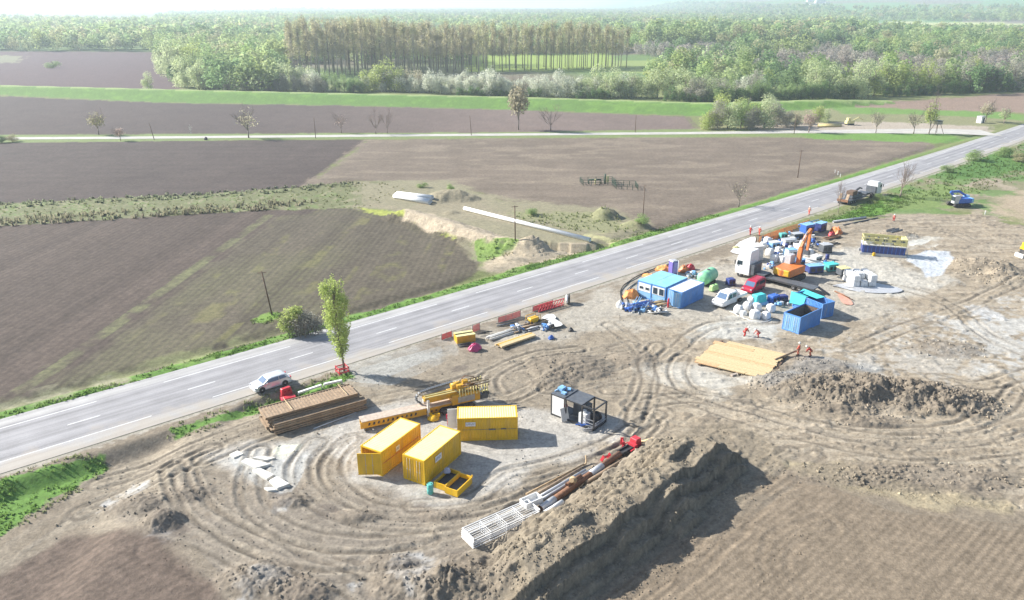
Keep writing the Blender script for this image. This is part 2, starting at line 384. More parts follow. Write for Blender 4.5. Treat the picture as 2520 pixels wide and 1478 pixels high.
def terrain(X, Y, detail=True):
    Z = np.zeros(X.shape)
    d = road_d(X, Y); ad = np.abs(d)
    onroad = sm((ad - HWR - .3) / 1.2)
    # embankment on the near left
    al = (X + .858 * Y)
    s = sm((d - HWR - 1.6) / 2.6)
    gate = sm((-31.5 - X) / 5.0)
    Z -= .95 * s * gate * np.where(d > 0, 1, 0)
    gate2 = sm((X + 31) / 2) * sm((-21 - X) / 4)
    Z -= .55 * sm((d - HWR - 1.2) / 1.2) * gate2 * sm((HWR + 6 - d) / 3) * np.where(d > 0, 1, 0)
    # verge hump on the far side, slight ditch
    Z += np.where(d < 0, 1, 0) * (-.35 * np.exp(-((ad - HWR - 3.2) / 1.3) ** 2)) * sm((300 - Y) / 40)
    # levee
    xb = np.interp(X, LEVB[:, 0], LEVB[:, 1]); xc = np.interp(X, LEVC[:, 0], LEVC[:, 1])
    t = (Y - xb) / (xc - xb)
    lev = np.where(t < 1, sm(t) * .6 + np.clip(t, 0, 1) * .4, sm(1 - (Y - xc - 4) / 8)) * 2.4
    lev *= sm((190 - X) / 60)
    Z += np.where((Y > 200) & (Y < 900), lev, 0)
    # ditch band bumps
    far = Y > 500
    if far.any():
        xx = X[far]; yy = Y[far]
        r = yy
        hl = 190 * sm((yy - 2500) / 3600) * sm((xx - 450 - (yy - 2600) * .02) / 2000)
        hl += 34 * sm((yy - 1500) / 1500) * sm((xx - 620) / 700)
        hl += 8 * fbm(xx / 900, yy / 900, 3, 5) * sm((yy - 2500) / 2000)
        hl -= 0
        Z[far] += hl
    n = Y < 330
    x = X[n]; y = Y[n]; z = np.zeros(x.shape); dd = d[n]; rd = sm((np.abs(dd) - HWR - .8) / 1.5)
    # spoil ridge by the site
    D, S, SG = pld(RIDGE, x, y, 11); sD = D * SG + np.where(D < 10.9, 1.25 * fbm(S * .21, S * 0 + 3, 3, 28), 0); D = np.where(D < 10.9, np.abs(sD), D); SG = np.sign(sD)
    hh = np.interp(S, RS, RH)
    wl = np.where(SG > 0, 5.4, 2.55); rs_ = np.where(SG > 0, .9, .4)
    nz = fbm(x * .42, y * .42, 4, 31); nb = fbm(x * .16 + 4, y * .16, 2, 30)
    hh = hh * (1 + .18 * nb + .14 * fbm(S * .35, S * 0, 3, 27)) * sm(S / 5 + .3) * sm((RS[-1] - S) / 5 + .25)
    D2 = D + (nz * 1.3 + nb * .8) * rs_ + .35 * rs_ * np.abs(fbm(x * 1.4, y * 1.4, 3, 33))
    base = hh * np.clip(1 - D2 / (wl * hh / 3.0 + .3), 0, 1.0) ** .97
    base = np.where(D < 10.9, base, 0)
    lump = np.abs(fbm(x * 1.1, y * 1.1, 4, 32))
    z += np.where(base > 0, base * (1 + .1 * nz) + np.clip(base, 0, .8) * rs_ * (.42 * lump - .08 + .14 * (vn(x * 2.6, y * 2.6, 35) - .5) + .12 * (vn(x * 5, y * 5, 36) - .5)), 0)
    rid = base
    for (c, a, b, h, ro) in HEAPS:
        cx, cy = g(*c)
        q = ((x - cx) / a) ** 2 + ((y - cy) / b) ** 2
        k = q < 2.2
        if not k.any(): continue
        qq = q[k]; xk = x[k]; yk = y[k]
        wv = fbm(xk * .5, yk * .5, 3, 41)
        f = np.clip(1 - np.sqrt(qq) * (1 + .25 * wv), 0, 1)
        zz = h * (.72 if c[1] > 850 and c[0] > 1850 else 1) * np.minimum(f * 1.5, 1 - (1 - f) ** 2)
        zz *= 1 + ro * .8 * fbm(xk * .9, yk * .9, 4, 44)
        zz += np.clip(f * 4, 0, 1) * ro * .55 * (np.abs(fbm(xk * 2.2, yk * 2.2, 4, 47, .7)) * 1.3 - .2)
        z[k] += zz * rd[k]
    D, S, SG = pld(SPOIL, x, y, 9)
    nz = fbm(x * .35, y * .35, 3, 52)
    z += 1.6 * np.clip(1 - (D + nz) / 4.2, 0, 1)
    D, S, SG = pld(TRENCH, x, y, 6)
    z -= 1.5 * sm(1 - (D - 1.0) / 1.2) * np.where(D < 5.9, 1, 0) * rd
    # ruts
    for P, wdt, dep in TRW:
        D, S, SG = pld(P, x, y, 3.4)
        k = D < 3.3
        if not k.any(): continue
        sd_ = D[k] * SG[k]; wob = .45 * fbm(x[k] * .25, y[k] * .25, 3, 61); brk = sm((fbm(x[k] * .16, y[k] * .16, 2, 66) + .28) / .4)
        for off in (-wdt / 2, wdt / 2):
            e = sd_ - off + wob + .08 * fbm(x[k] * 2.2, y[k] * 2.2, 2, 63)
            z[k] += (-dep * np.exp(-(e / .24) ** 2) + dep * .75 * np.exp(-((np.abs(e) - .5) / .17) ** 2)) * rd[k] * .68 * (.5 + .5 * brk) * (.4 + .9 * vn(S[k] * .35, S[k] * 0 + off, 9))
    site = sm((sdf(RUT, x, y, 4) + .5) / 2) * rd
    rg = .35 + .9 * sm((fbm(x * .12, y * .12, 3, 70) + .1) / .4)
    z += site * (.10 * fbm(x * .35, y * .35, 3, 71) + rg * (.06 * np.abs(fbm(x * 1.2, y * 1.2, 3, 73)) + .05 * fbm(x * 2.9, y * 2.9, 3, 75, .8)))
    z += (1 - site) * rd * .03 * fbm(x * .8, y * .8, 3, 77)
    Z[n] += z
    Z = np.where(ad < HWR + .3, -.04, Z * onroad - .04 * (1 - onroad))
    return Z
def tz(x, y): return float(terrain(np.array([float(x)]), np.array([float(y)]))[0])

# fan grid: about one picture pixel everywhere, real metres
ys = [-60., -20., 5., 20., 28.]; y = 32.
while y < 9500:
    ys.append(y); y += max(.125 if y < 75 else .17, y * y / 36000.)
ys += [11000., 14000.]
ys = np.array(ys); NU = 1000
u = np.linspace(-1, 1, NU)
Xg = u[None, :] * (.70 * np.maximum(ys, 40) + 32)[:, None]; Yg = np.repeat(ys[:, None], NU, 1)
# jitter to hide the lattice
GX = Xg.ravel(); GY = Yg.ravel()
GZ = terrain(GX, GY)

# colours --------------------------------------------------------------
col = np.zeros((len(GX), 4)); PX, PY = proj(GX, GY, 0)
n1 = fbm(GX * .05, GY * .05, 4, 101); n2 = fbm(GX * .3, GY * .3, 4, 102); n3 = fbm(GX * 1.5, GY * 1.5, 3, 103); n4 = fbm(GX * 5, GY * 5, 2, 104)
def paint(mask, c, a=None):
    m = mask[:, None]; col[:, :3] = col[:, :3] * (1 - m) + np.array(c)[None, :] * m
    col[:, 3] = col[:, 3] * (1 - mask) + (a or 0) * mask
def zone(poly, c, soft=1.0, wob=1.0, ns=None, a=None, k=1., z=0):
    s = sdf(W(poly, z), GX, GY, 12 + soft)
    m = sm((s + wob * (n2 if ns is None else ns) * 1.5) / soft + .5) * k * (s > -11.9 - soft)
    paint(m, c, a); return m
DARK = (.08, .062, .055); PLOUGH = (.10, .08, .07); TAN = (.30, .245, .170); GREY = (.34, .325, .295); PALE = (.45, .445, .42)
GRASS = (.10, .20, .035); LIME = (.24, .34, .05); OLIVE = (.17, .19, .075); BEIGE = (.36, .30, .22)
col[:, :3] = np.array(OLIVE)
paint(sm((road_d(GX, GY) - HWR) / .5) * sm((150 - GY) / 15), (.215, .18, .135))
# far country
fm = sm((GY - 420) / 60)
cc = vn(GX / 260, GY / 300, 7)
paint(fm, (.12, .19, .06)); paint(fm * sm((cc - .55) / .05), (.16, .13, .10)); paint(fm * sm((.3 - cc) / .05), (.2, .26, .08))
paint(sm((GY - 3000) / 500), (.10, .14, .07))
hill = sm((GX - 500) / 200) * sm((GY - 1500) / 200)
c2 = vn(GX / 420 + 3, GY / 380, 8)
paint(hill, (.13, .25, .08)); paint(hill * sm((c2 - .62) / .04), (.2, .17, .13)); paint(hill * sm((.3 - c2) / .04), (.22, .30, .10))
FR = (.0667, 1.0)                      # direction of the furrows in the left field
fl = math.hypot(*FR); FN = (FR[1] / fl, -FR[0] / fl)
q = GX * FN[0] + GY * FN[1]
z1 = zone([(-900, 345), (0, 352), (600, 346), (905, 344), (740, 466), (500, 482), (0, 508), (-900, 560)], (.074, .057, .050), 1.5, 1.2)
z2 = zone([(905, 344), (1260, 340), (2200, 335), (2300, 350), (2280, 372), (1770, 528), (1600, 580), (1500, 520), (1240, 500), (1100, 455), (880, 450), (740, 466)], (.165, .133, .102), 2, 1.5)
z3 = zone([(-900, 640), (0, 556), (640, 516), (900, 512), (1000, 535), (1150, 598), (1185, 640), (1170, 680), (860, 792), (430, 912), (0, 1032), (-900, 1290)], (.084, .064, .052), 1.0, .6)
gl = W([(660, 532), (480, 660), (300, 790), (150, 898), (0, 992), (-300, 1190)])
right = sdf(W([(660, 532), (480, 660), (300, 790), (150, 898), (0, 992), (-300, 1190), (300, 1190), (1300, 760), (1300, 520), (900, 500)]), GX, GY, 30)
rm = sm((right + n2 * 2) / 3) * z3
paint(rm, (.098, .083, .060))
fw = (np.sin(2 * PI * (q + .3 * n1) / 1.02) * .5 + .5) * .55 + .45 * vn(q * 1.9, GY * .03, 29)
big = vn(q * .32, q * 0 + GY * .004, 21)
col[:, :3] *= (1 + z3 * ((fw - .5) * .36 + (big - .5) * .34 + n3 * .18))[:, None]
yel = sm((vn(q * .5, GY * .06, 23) - .62) / .15) * sm((n2 + .1) * 2) * rm
paint(yel * .3, (.22, .22, .06))
paint(rm * .4 * sm(n1 * 2 + .2) * fw, (.14, .145, .065))
D, S, SG = pld(gl, GX, GY, 6)
paint(sm((.8 + n2 * 1.2 - D) / 1.2) * (.4 + .3 * n3) * z3, (.19, .215, .09))
col[:, :3] *= (1 + z1 * (n2 * .1 + n3 * .07 + .1 * n1 + .04 * np.sin(GY * 1.1) + .09 * fbm(GX * .05, GY * .7, 3, 83)))[:, None]
col[:, :3] *= (1 + z2 * (n2 * .09 + n1 * .12 + .03 * np.sin((GY + .1 * GX) * .9) + .11 * fbm(GX * .05, GY * .6 + GX * .05, 3, 84)) )[:, None]
paint(z2 * sm((fbm(GX * .08, GY * .25, 3, 81) - .1) / .2) * .45, (.26, .215, .16))
# field before the levee
z4 = zone([(-900, 262), (0, 237), (400, 254), (840, 261), (1260, 272), (1690, 288), (1722, 322), (1260, 328), (0, 334), (-900, 338)], (.08, .062, .055), 2, 1)
paint(z4 * sm((PX - 500) / 900) * .85, (.18, .138, .118))
col[:, :3] *= (1 + z4 * (.1 * n1 + .06 * n2))[:, None]
# ditch band
zb = zone([(-900, 560), (0, 503), (500, 478), (740, 462), (880, 446), (1100, 448), (1100, 480), (900, 512), (640, 518), (300, 538), (0, 556), (-900, 640)], (.155, .165, .08), 1.2, 1)
paint(zb * sm((n2 - .05) / .2) * .6, (.14, .20, .065)); paint(zb * sm((n3 + n2 * .6 - .25) / .1) * .7, (.24, .21, .14))
# pipe strip
zone([(880, 448), (1100, 446), (1240, 492), (1500, 512), (1620, 560), (1590, 585), (1450, 622), (1300, 655), (1190, 664), (1175, 622), (1010, 528), (880, 512)], (.235, .215, .14), 2, 1.5)
zone([(900, 500), (1010, 520), (1100, 470), (1200, 500), (1300, 560), (1000, 520)], (.25, .22, .15), 2, 1.5)
zone([(880, 512), (980, 522), (1150, 588), (1120, 592), (1000, 545), (900, 522)], (.32, .35, .08), 1.0, 1, n3 * .8)
zone([(1000, 520), (1060, 528), (1180, 565), (1300, 600), (1290, 618), (1180, 606), (1080, 580), (990, 545)], (.40, .335, .245), 1.0, .8)
zone([(1180, 606), (1265, 612), (1240, 636), (1190, 642)], (.17, .25, .065), 1, 1)
zone([(1190, 648), (1330, 600), (1470, 596), (1480, 610), (1330, 655), (1200, 668)], (.38, .32, .23), 1.5, 1)
zone([(1440, 585), (1520, 605), (1560, 590), (1460, 575)], (.40, .38, .20), 1, 1)
zone([(1270, 525), (1480, 520), (1570, 570), (1450, 572), (1300, 540)], (.22, .22, .12), 2, 2)
# farm road verges
zone([(-900, 330), (0, 333), (1260, 326), (1720, 318), (2000, 328), (2420, 328), (2420, 345), (2300, 352), (1900, 337), (1260, 340), (600, 345), (0, 352), (-900, 352)], (.17, .22, .08), 1.0, 1)
zone([(1730, 288), (1780, 262), (2050, 262), (2250, 262), (2520, 292), (2520, 300), (2420, 315), (1730, 322)], (.21, .21, .11), 2, 2)
zone([(2060, 264), (2300, 262), (2520, 285), (2520, 298), (2300, 285), (2080, 280)], (.14, .24, .06), 3, 3, n1)
zone([(1850, 305), (2150, 300), (2440, 312), (2440, 322), (1850, 322)], (.36, .31, .25), 2, 1)
zone([(2050, 262), (2520, 228), (3300, 180), (3300, 250), (2520, 278), (2300, 272)], (.24, .175, .135), 3, 2)
zone([(1960, 328), (2330, 328), (2380, 345), (2300, 352), (2000, 342)], (.13, .24, .05), 1, 1)
# levee grass
zl = (GY > np.interp(GX, LEVB[:, 0], LEVB[:, 1]) - 1) & (GY < np.interp(GX, LEVC[:, 0], LEVC[:, 1]) + 10) & (GX < 170)
paint(zl * 1.0, (.11, .20, .045)); paint(zl * sm((n2 + n1) * 1.5) * .5, (.16, .28, .05))
paint(zl * (GY > np.interp(GX, LEVC[:, 0], LEVC[:, 1]) - .5) * .7, (.30, .36, .15))
zone([(-600, 120), (0, 127), (375, 128), (400, 160), (450, 222), (0, 213), (-600, 195)], (.10, .068, .068), 4, 2)
zone([(-300, 138), (0, 136), (60, 140), (40, 155), (-300, 160)], (.19, .19, .12), 4, 5)
zone([(1150, 135), (1500, 130), (1530, 175), (1150, 178)], (.24, .32, .07), 6, 4)
zone([(1500, 150), (1660, 150), (1640, 180), (1500, 180)], (.22, .28, .09), 6, 4)
zone([(2120, 58), (2520, 64), (2520, 80), (2180, 86)], (.30, .25, .18), 20, 5)
zone([(2170, 57), (2520, 61), (2520, 65), (2400, 70), (2200, 62)], (.42, .45, .2), 12, 5)
# ---- right roadside grass
d = road_d(GX, GY)
zone([(2010, 548), (2350, 410), (2520, 352), (2900, 250), (2900, 520), (2520, 500), (2380, 520), (2250, 530), (2130, 543)], (.205, .195, .115), 2, 2)
paint(sm((PX - 2150) / 60) * sm((560 - PY) / 20) * (d > HWR) * sm((fbm(GX * .16, GY * .16, 4, 121) - .02) / .12) * (PY > 380), (.30, .255, .185))
paint(sm((PX - 2000) / 60) * sm((540 - PY) / 20) * (d > HWR) * sm((fbm(GX * .22, GY * .22, 4, 123) - .05) / .1) * (PY > 340) * .8, (.10, .19, .045))
zone([(2010, 548), (2060, 535), (2200, 478), (2260, 492), (2150, 535)], (.11, .215, .035), 1.5, 1.5)
zone([(2300, 430), (2400, 385), (2520, 365), (2900, 300), (2900, 400), (2520, 420), (2400, 440)], (.085, .17, .04), 2, 3)
zone([(2200, 480), (2330, 450), (2400, 470), (2300, 520), (2200, 510)], (.16, .22, .07), 3, 3)
# ---- the site
site = sdf(RUT, GX, GY, 8)
sm_ = sm((site + n2 * 1.2) / 1.2 + .5) * (site > -7.9)
paint(sm_, (.25, .212, .160))
brown = sm((PY - 1040) / 250) * sm((1500 - PX) / 500)
paint(sm_ * brown * .8, (.205, .178, .145))
paint(sm_ * sm((n2 * .8 + n1 - .1) / .3) * .45, (.305, .262, .195))
paint(sm_ * sm((n3 * .7 + n2 - .25) / .25) * .5, (.18, .145, .105))
paint(sm_ * sm((PX - 1350) / 350) * sm((1200 - PY) / 120) * .75, (.315, .262, .192))
stk = fbm(GX * .22 + .1 * GY, GY * 1.3, 3, 141); stk2 = fbm(GX * .7, GY * .9, 4, 143)
paint(sm_ * sm((PX - 1480) / 300) * sm((stk - .12) / .12) * .5, (.21, .175, .13)); paint(sm_ * sm((PX - 1480) / 300) * sm((-stk - .12) / .12) * .4, (.39, .34, .265))
paint(sm_ * sm((stk2 - .28) / .06) * .45, (.15, .125, .095)); GZ += sm_ * sm((PX - 1480) / 300) * (.07 * sm((stk - .12) / .12) + .10 * sm((stk2 - .25) / .08)) * (PX > 0)
zone([(500, 1120), (560, 1100), (700, 1075), (900, 1010), (1100, 960), (1300, 1000), (1380, 1005), (1560, 1030), (1560, 1080), (1420, 1120), (1300, 1165), (1190, 1235), (1080, 1250), (880, 1180), (800, 1120), (740, 1150), (690, 1210), (560, 1150)], (.395, .378, .345), 2.0, 1.4, k=.85)
zone([(590, 1128), (640, 1115), (760, 1085), (740, 1130), (700, 1200), (650, 1180)], (.37, .37, .35), 1, .9)
zone([(660, 1108), (700, 1092), (770, 1088), (740, 1108), (690, 1135)], (.56, .57, .47), .5, .5)
zone([(860, 905), (1100, 838), (1110, 870), (1050, 900), (960, 940), (870, 930)], (.31, .305, .28), 2, 1)
zone([(1120, 830), (1440, 735), (1560, 690), (1780, 640), (1900, 620), (1990, 600), (2050, 620), (2250, 700), (2120, 800), (1900, 830), (1650, 800), (1450, 800), (1300, 860)], (.37, .345, .295), 4, 3, k=.75)
zone([(1700, 830), (1820, 790), (1920, 790), (1940, 830), (1820, 850)], (.42, .415, .38), 2, 2, k=.8)
zone([(1590, 905), (1700, 900), (1850, 930), (1880, 950), (1760, 970), (1640, 940)], (.43, .41, .36), 2, 1.5, k=.85)
zone([(1880, 930), (2000, 880), (2110, 895), (2180, 910), (2060, 925), (1960, 950), (1880, 965)], (.26, .265, .26), 1.5, 1.2, k=.9)
zone([(2110, 880), (2220, 850), (2330, 790), (2520, 740), (2600, 730), (2600, 900), (2420, 900), (2300, 925), (2200, 905)], (.38, .36, .32), 4, 6, n2 + n3 * .8, a=.3, k=.65)
zone([(2400, 800), (2520, 760), (2600, 760), (2600, 870), (2450, 880), (2350, 860)], (.43, .43, .41), 3, 5, n2 + n3 * .9, a=.4, k=.55)
zone([(2040, 610), (2120, 600), (2240, 650), (2330, 690), (2230, 740), (2100, 720)], (.43, .41, .36), 3, 2, k=.8)
zone([(2220, 592), (2260, 585), (2310, 588), (2290, 606), (2225, 612)], (.50, .49, .44), 1, .6)
zone([(2230, 632), (2290, 617), (2342, 620), (2345, 645), (2310, 680), (2275, 684), (2265, 662), (2235, 645)], (.50, .52, .54), .5, .5, a=.9)
zone([(2440, 500), (2520, 470), (2600, 470), (2600, 560), (2500, 545)], (.33, .27, .19), 3, 2)
for c_ in [((270, 1222), 1.6), ((330, 1195), 1.2), ((640, 1430), 2.2), ((1010, 1400), 2.4), ((1080, 1440), 2.6), ((700, 1248), .8), ((380, 1330), 1.5), ((2420, 770), 3), ((1060, 1430), 2.0), ((1180, 1470), 1.8), ((870, 1440), .8)]:
    cx, cy = g(*c_[0]); r = np.hypot(GX - cx, (GY - cy))
    k = sm((c_[1] + n2 * 1.2 + n3 * 1.2 - r) / 1.0); k[r > 9] = 0; paint(k * .6, (.44, .445, .44), .3)
for c_ in [((400, 1275), 1.2), ((300, 1225), .9), ((800, 1262), 1.6), ((1030, 1262), 1.2), ((700, 1225), 1.2), ((760, 1475), 2.2), ((1120, 1380), 1.5), ((1130, 905), 1.4), ((430, 1300), 1.5)]:
    cx, cy = g(*c_[0]); r = np.hypot(GX - cx, (GY - cy))
    k = sm((c_[1] + n2 * 1.2 + n3 * 1. - r) / .8); k[r > 9] = 0; paint(k * .65, (.12, .10, .085))
for P, wdt, dep in TRW:
    D, S, SG = pld(P, GX, GY, 3.4); k = D < 3.3
    e = np.minimum(np.abs(D * SG - wdt / 2), np.abs(D * SG + wdt / 2)); k = k * sm_
    paint(k * np.exp(-(e / .20) ** 2) * .75 * (.4 + vn(S * .3, S * 0, 3)), (.13, .11, .085))
    paint(k * np.exp(-((e - .45) / .16) ** 2) * .45, (.34, .295, .23))
# ridge soil
D, S, SG = pld(RIDGE, GX, GY, 9)
paint(sm((5.5 - D + n2) / 1.5) * (D < 8.9), (.225, .19, .14)); paint(sm((5 - D + n2) / 2) * (D < 8.9) * sm((n3 + n2) / .5) * .5, (.19, .155, .11))
# bottom right field
z5 = zone([(1500, 1490), (1680, 1360), (1850, 1240), (1960, 1170), (2060, 1190), (2200, 1245), (2400, 1265), (2700, 1290), (2700, 1700), (1300, 1700)], (.20, .160, .115), 2, 1.2)
a = np.array(g(1640, 1478)); b = np.array(g(1960, 1235)); dr = (b - a) / np.hypot(*(b - a)); q2 = GX * dr[1] - GY * dr[0]
col[:, :3] *= (1 + z5 * (.16 * np.sin(q2 * 2 * PI / .62 + n2 * .8) * (.4 + vn(GX * .1, GY * .1, 5)) + .13 * n3 + .10 * fbm(q2 * 1.7, q2 * 0 + GY * .05, 2, 88)))[:, None]
zone([(1960, 1150), (2050, 1140), (2250, 1190), (2500, 1250), (2500, 1270), (2250, 1245), (2050, 1200)], (.29, .245, .165), 1.5, 1.5)
z6 = zone([(-300, 1500), (-300, 1400), (0, 1385), (150, 1310), (300, 1300), (440, 1350), (520, 1440), (560, 1500), (560, 1700), (-300, 1700)], (.125, .095, .075), 1.5, 1)
a = np.array(g(0, 1478)); b = np.array(g(150, 1400)); dr = (b - a) / np.hypot(*(b - a)); q2 = GX * dr[1] - GY * dr[0]
col[:, :3] *= (1 + z6 * (.10 * np.sin(q2 * 2 * PI / .8 + n2 * 2) + .2 * n3))[:, None]
for (c, aa, bb_, h, ro) in HEAPS:
    if c[1] < 840 or ro < .25: continue
    cx, cy = g(*c); kq = ((GX - cx) / aa) ** 2 + ((GY - cy) / bb_) ** 2
    paint(sm((1.1 - kq + n2 * .4) / .5) * (kq < 2) * .6, (.185, .155, .12))
# verges
gm = sm((np.abs(d) - HWR) / .3) * (d < 0) * sm((HWR + 3.0 + n2 * 1.5 - np.abs(d)) / .8) * sm((340 - GY) / 40) * sm((3000 - PX * 1.25) / 300)
paint(gm, GRASS); paint(gm * sm(n3 + n2 + .2) * .5, (.17, .27, .06)); paint(gm * sm(n2 - n3 - .1) * .5, (.19, .20, .10))
paint(sm((np.abs(d) - HWR - 2.2 + n2) / .5) * (d < 0) * sm((HWR + 5.0 + n2 * 2.5 - np.abs(d)) / 1.5) * sm((760 - PX) / 200) * .8 * (GY < 330), (.20, .21, .10))
zone([(0, 1180), (120, 1150), (245, 1116), (262, 1130), (200, 1170), (110, 1215), (0, 1295), (-500, 1560), (-500, 1310)], (.115, .22, .045), .5, .5, n3)
zone([(420, 1055), (560, 1015), (680, 972), (860, 918), (872, 930), (800, 960), (690, 992), (560, 1030), (430, 1072)], (.115, .22, .045), .4, .4, n3)
paint(sm((np.abs(d) - HWR + .1) / .2) * (d > 0) * sm((HWR + 1.0 + n3 * .8 - np.abs(d)) / .5) * (GY < 250) * .75, (.34, .315, .27))
zone([(622, 786), (660, 770), (690, 772), (690, 782), (640, 798)], (.17, .27, .06), .4, .4, n3)
zone([(60, 1000), (200, 960), (300, 935), (150, 950), (0, 985)], (.24, .23, .15), 2, 2)
col[:, :3] *= (1 + .10 * n3 + .08 * n2 + .06 * n4)[:, None] if True else 1
col[:, :3] = np.clip(col[:, :3], .01, .7)
idx = np.arange(len(ys) * NU).reshape(len(ys), NU)
Fq = np.stack([idx[:-1, :-1], idx[:-1, 1:], idx[1:, 1:], idx[1:, :-1]], -1).reshape(-1, 4)
gme = npmesh('ground', np.stack([GX, GY, GZ], 1), Fq, colattr_mat('soil and grass', bump=.06, fine=.22, scale=4.), True, col)
go = bpy.data.objects.new('ground', gme); C.objects.link(go); go['kind'] = 'structure'

# ------------------------------------------------------------------ roads
def strip(name, cs, z, m, x0=-130, x1=420, step=1.5, thick=None):
    xs = np.arange(x0, x1 + .1, step); V = []; Fc = []
    k = len(cs)
    for x in xs:
        for c in cs: V.append((x, K2 * x * x + K1 * x + c, z))
    for i in range(len(xs) - 1):
        for j in range(k - 1): Fc.append((i * k + j, i * k + j + 1, (i + 1) * k + j + 1, (i + 1) * k + j))
    me = npmesh(name, np.array(V), np.array(Fc), m, False)
    bm = bmesh.new(); bm.from_mesh(me); bmesh.ops.recalc_face_normals(bm, faces=bm.faces)
    if bm.faces[0].normal.z < 0: bmesh.ops.reverse_faces(bm, faces=bm.faces[:])
    bm.to_mesh(me); bm.free()
    o = bpy.data.objects.new(name, me); C.objects.link(o); o['kind'] = 'structure'; return o
def asphalt():
    m = bpy.data.materials.new('worn asphalt'); m.use_nodes = True; t = m.node_tree; N = t.nodes; Lk = t.links
    b = N['Principled BSDF']; b.inputs['Roughness'].default_value = .8
    geo = N.new('ShaderNodeNewGeometry'); sp = N.new('ShaderNodeSeparateXYZ'); Lk.new(geo.outputs['Position'], sp.inputs[0])
    def mth(op, a, b_=None, c=None):
        n = N.new('ShaderNodeMath'); n.operation = op
        for i, v in enumerate((a, b_, c)):
            if v is None: continue
            if isinstance(v, (int, float)): n.inputs[i].default_value = v
            else: Lk.new(v, n.inputs[i])
        return n.outputs[0]
    x2 = mth('MULTIPLY', sp.outputs[0], sp.outputs[0])
    c = mth('SUBTRACT', mth('SUBTRACT', mth('SUBTRACT', sp.outputs[1], mth('MULTIPLY', x2, K2)), mth('MULTIPLY', sp.outputs[0], K1)), CM)
    c = mth('MULTIPLY', c, .758)
    ac = mth('ABSOLUTE', c)
    # streaks along the road: noise with coordinates (across*4, along*.06)
    cm = N.new('ShaderNodeCombineXYZ'); Lk.new(mth('MULTIPLY', c, 1.6), cm.inputs[0]); Lk.new(mth('MULTIPLY', sp.outputs[0], .05), cm.inputs[1])
    no = N.new('ShaderNodeTexNoise'); no.inputs['Scale'].default_value = 1.; no.inputs['Detail'].default_value = 5; Lk.new(cm.outputs[0], no.inputs['Vector'])
    n2_ = N.new('ShaderNodeTexNoise'); n2_.inputs['Scale'].default_value = .35; n2_.inputs['Detail'].default_value = 6; Lk.new(geo.outputs['Position'], n2_.inputs['Vector'])
    n3_ = N.new('ShaderNodeTexNoise'); n3_.inputs['Scale'].default_value = 6; n3_.inputs['Detail'].default_value = 3; Lk.new(geo.outputs['Position'], n3_.inputs['Vector'])
    v = mth('ADD', mth('MULTIPLY', mth('SUBTRACT', no.outputs[0], .5), .9), mth('MULTIPLY', mth('SUBTRACT', n2_.outputs[0], .5), .55))
    v = mth('ADD', v, mth('MULTIPLY', mth('SUBTRACT', n3_.outputs[0], .5), .4))
    # wheel lanes a little darker at 1.0 and 2.7 m off the middle
    def bump_(c0, wd): 
        return mth('POWER', 2.718, mth('MULTIPLY', mth('POWER', mth('DIVIDE', mth('SUBTRACT', ac, c0), wd), 2), -1))
    v = mth('SUBTRACT', v, mth('MULTIPLY', mth('ADD', bump_(.95, .5), bump_(2.7, .55)), .16))
    sh = N.new('ShaderNodeMapRange'); Lk.new(mth('ADD', ac, mth('MULTIPLY', mth('SUBTRACT', no.outputs[0], .5), 1.2)), sh.inputs[0])
    sh.inputs[1].default_value = 3.5; sh.inputs[2].default_value = 4.3
    mm = N.new('ShaderNodeMix'); mm.data_type = 'RGBA'; mm.inputs[6].default_value = (.285, .28, .288, 1); mm.inputs[7].default_value = (.36, .352, .345, 1)
    Lk.new(sh.outputs[0], mm.inputs[0])
    sc = N.new('ShaderNodeVectorMath'); sc.operation = 'SCALE'; Lk.new(mm.outputs[2], sc.inputs[0]); Lk.new(mth('ADD', 1.0, v), sc.inputs['Scale'])
    # dried mud carried out of the site onto the near lane
    mk_ = N.new('ShaderNodeMapRange'); Lk.new(mth('ADD', mth('MULTIPLY', c, -.16), mth('MULTIPLY', n2_.outputs[0], 1.6)), mk_.inputs[0]); mk_.inputs[1].default_value = 1.25; mk_.inputs[2].default_value = 1.6; mk_.inputs[3].default_value = 0; mk_.inputs[4].default_value = .6
    m4 = N.new('ShaderNodeMix'); m4.data_type = 'RGBA'; Lk.new(mk_.outputs[0], m4.inputs[0]); Lk.new(sc.outputs[0], m4.inputs[6]); m4.inputs[7].default_value = (.33, .285, .225, 1)
    Lk.new(m4.outputs[2], b.inputs['Base Color'])
    return m
strip('main_road', [CL, CL + 3, CM, CU - 3, CU], 0, asphalt())
pm = mat('road paint', (.60, .60, .60), .7, var=.15, scale=3)
def along(c, s0, s1, wd, z=.006):
    """one painted mark, from s0 to s1 in x along the road"""
    out = MB(); xs = np.linspace(s0, s1, max(2, int((s1 - s0) / 2) + 2)); k = wd / .758 / 2
    vs = []
    for x in xs: vs += [(x, K2 * x * x + K1 * x + c - k, z), (x, K2 * x * x + K1 * x + c + k, z)]
    return vs, [(2 * i, 2 * i + 2, 2 * i + 3, 2 * i + 1) for i in range(len(xs) - 1)]
mk = MB(); x = -75.
while x < 330:
    mk.add(*along(CM, x + .2, x + 2.6, .16)); x += 9.45
xl = -95.
while x > -1e9 and xl < 330:
    mk.add(*along(CM + 4.75, xl + 2, xl + 14.0, .15)); mk.add(*along(CM - 4.75, xl + 9, xl + 21.5, .15)); xl += 17.5
o = part('road_markings', mk, pm); o['kind'] = 'structure'
fr = [(-1400, 345, 3.2), (0, 341.5, 3.2), (300, 340, 3.2), (600, 337.5, 3.2), (1000, 334, 3.2), (1260, 332, 3.2), (1700, 328.5, 3.4), (1950, 325.5, 4), (2150, 324, 6), (2330, 324, 8), (2440, 328, 9)]
V = []
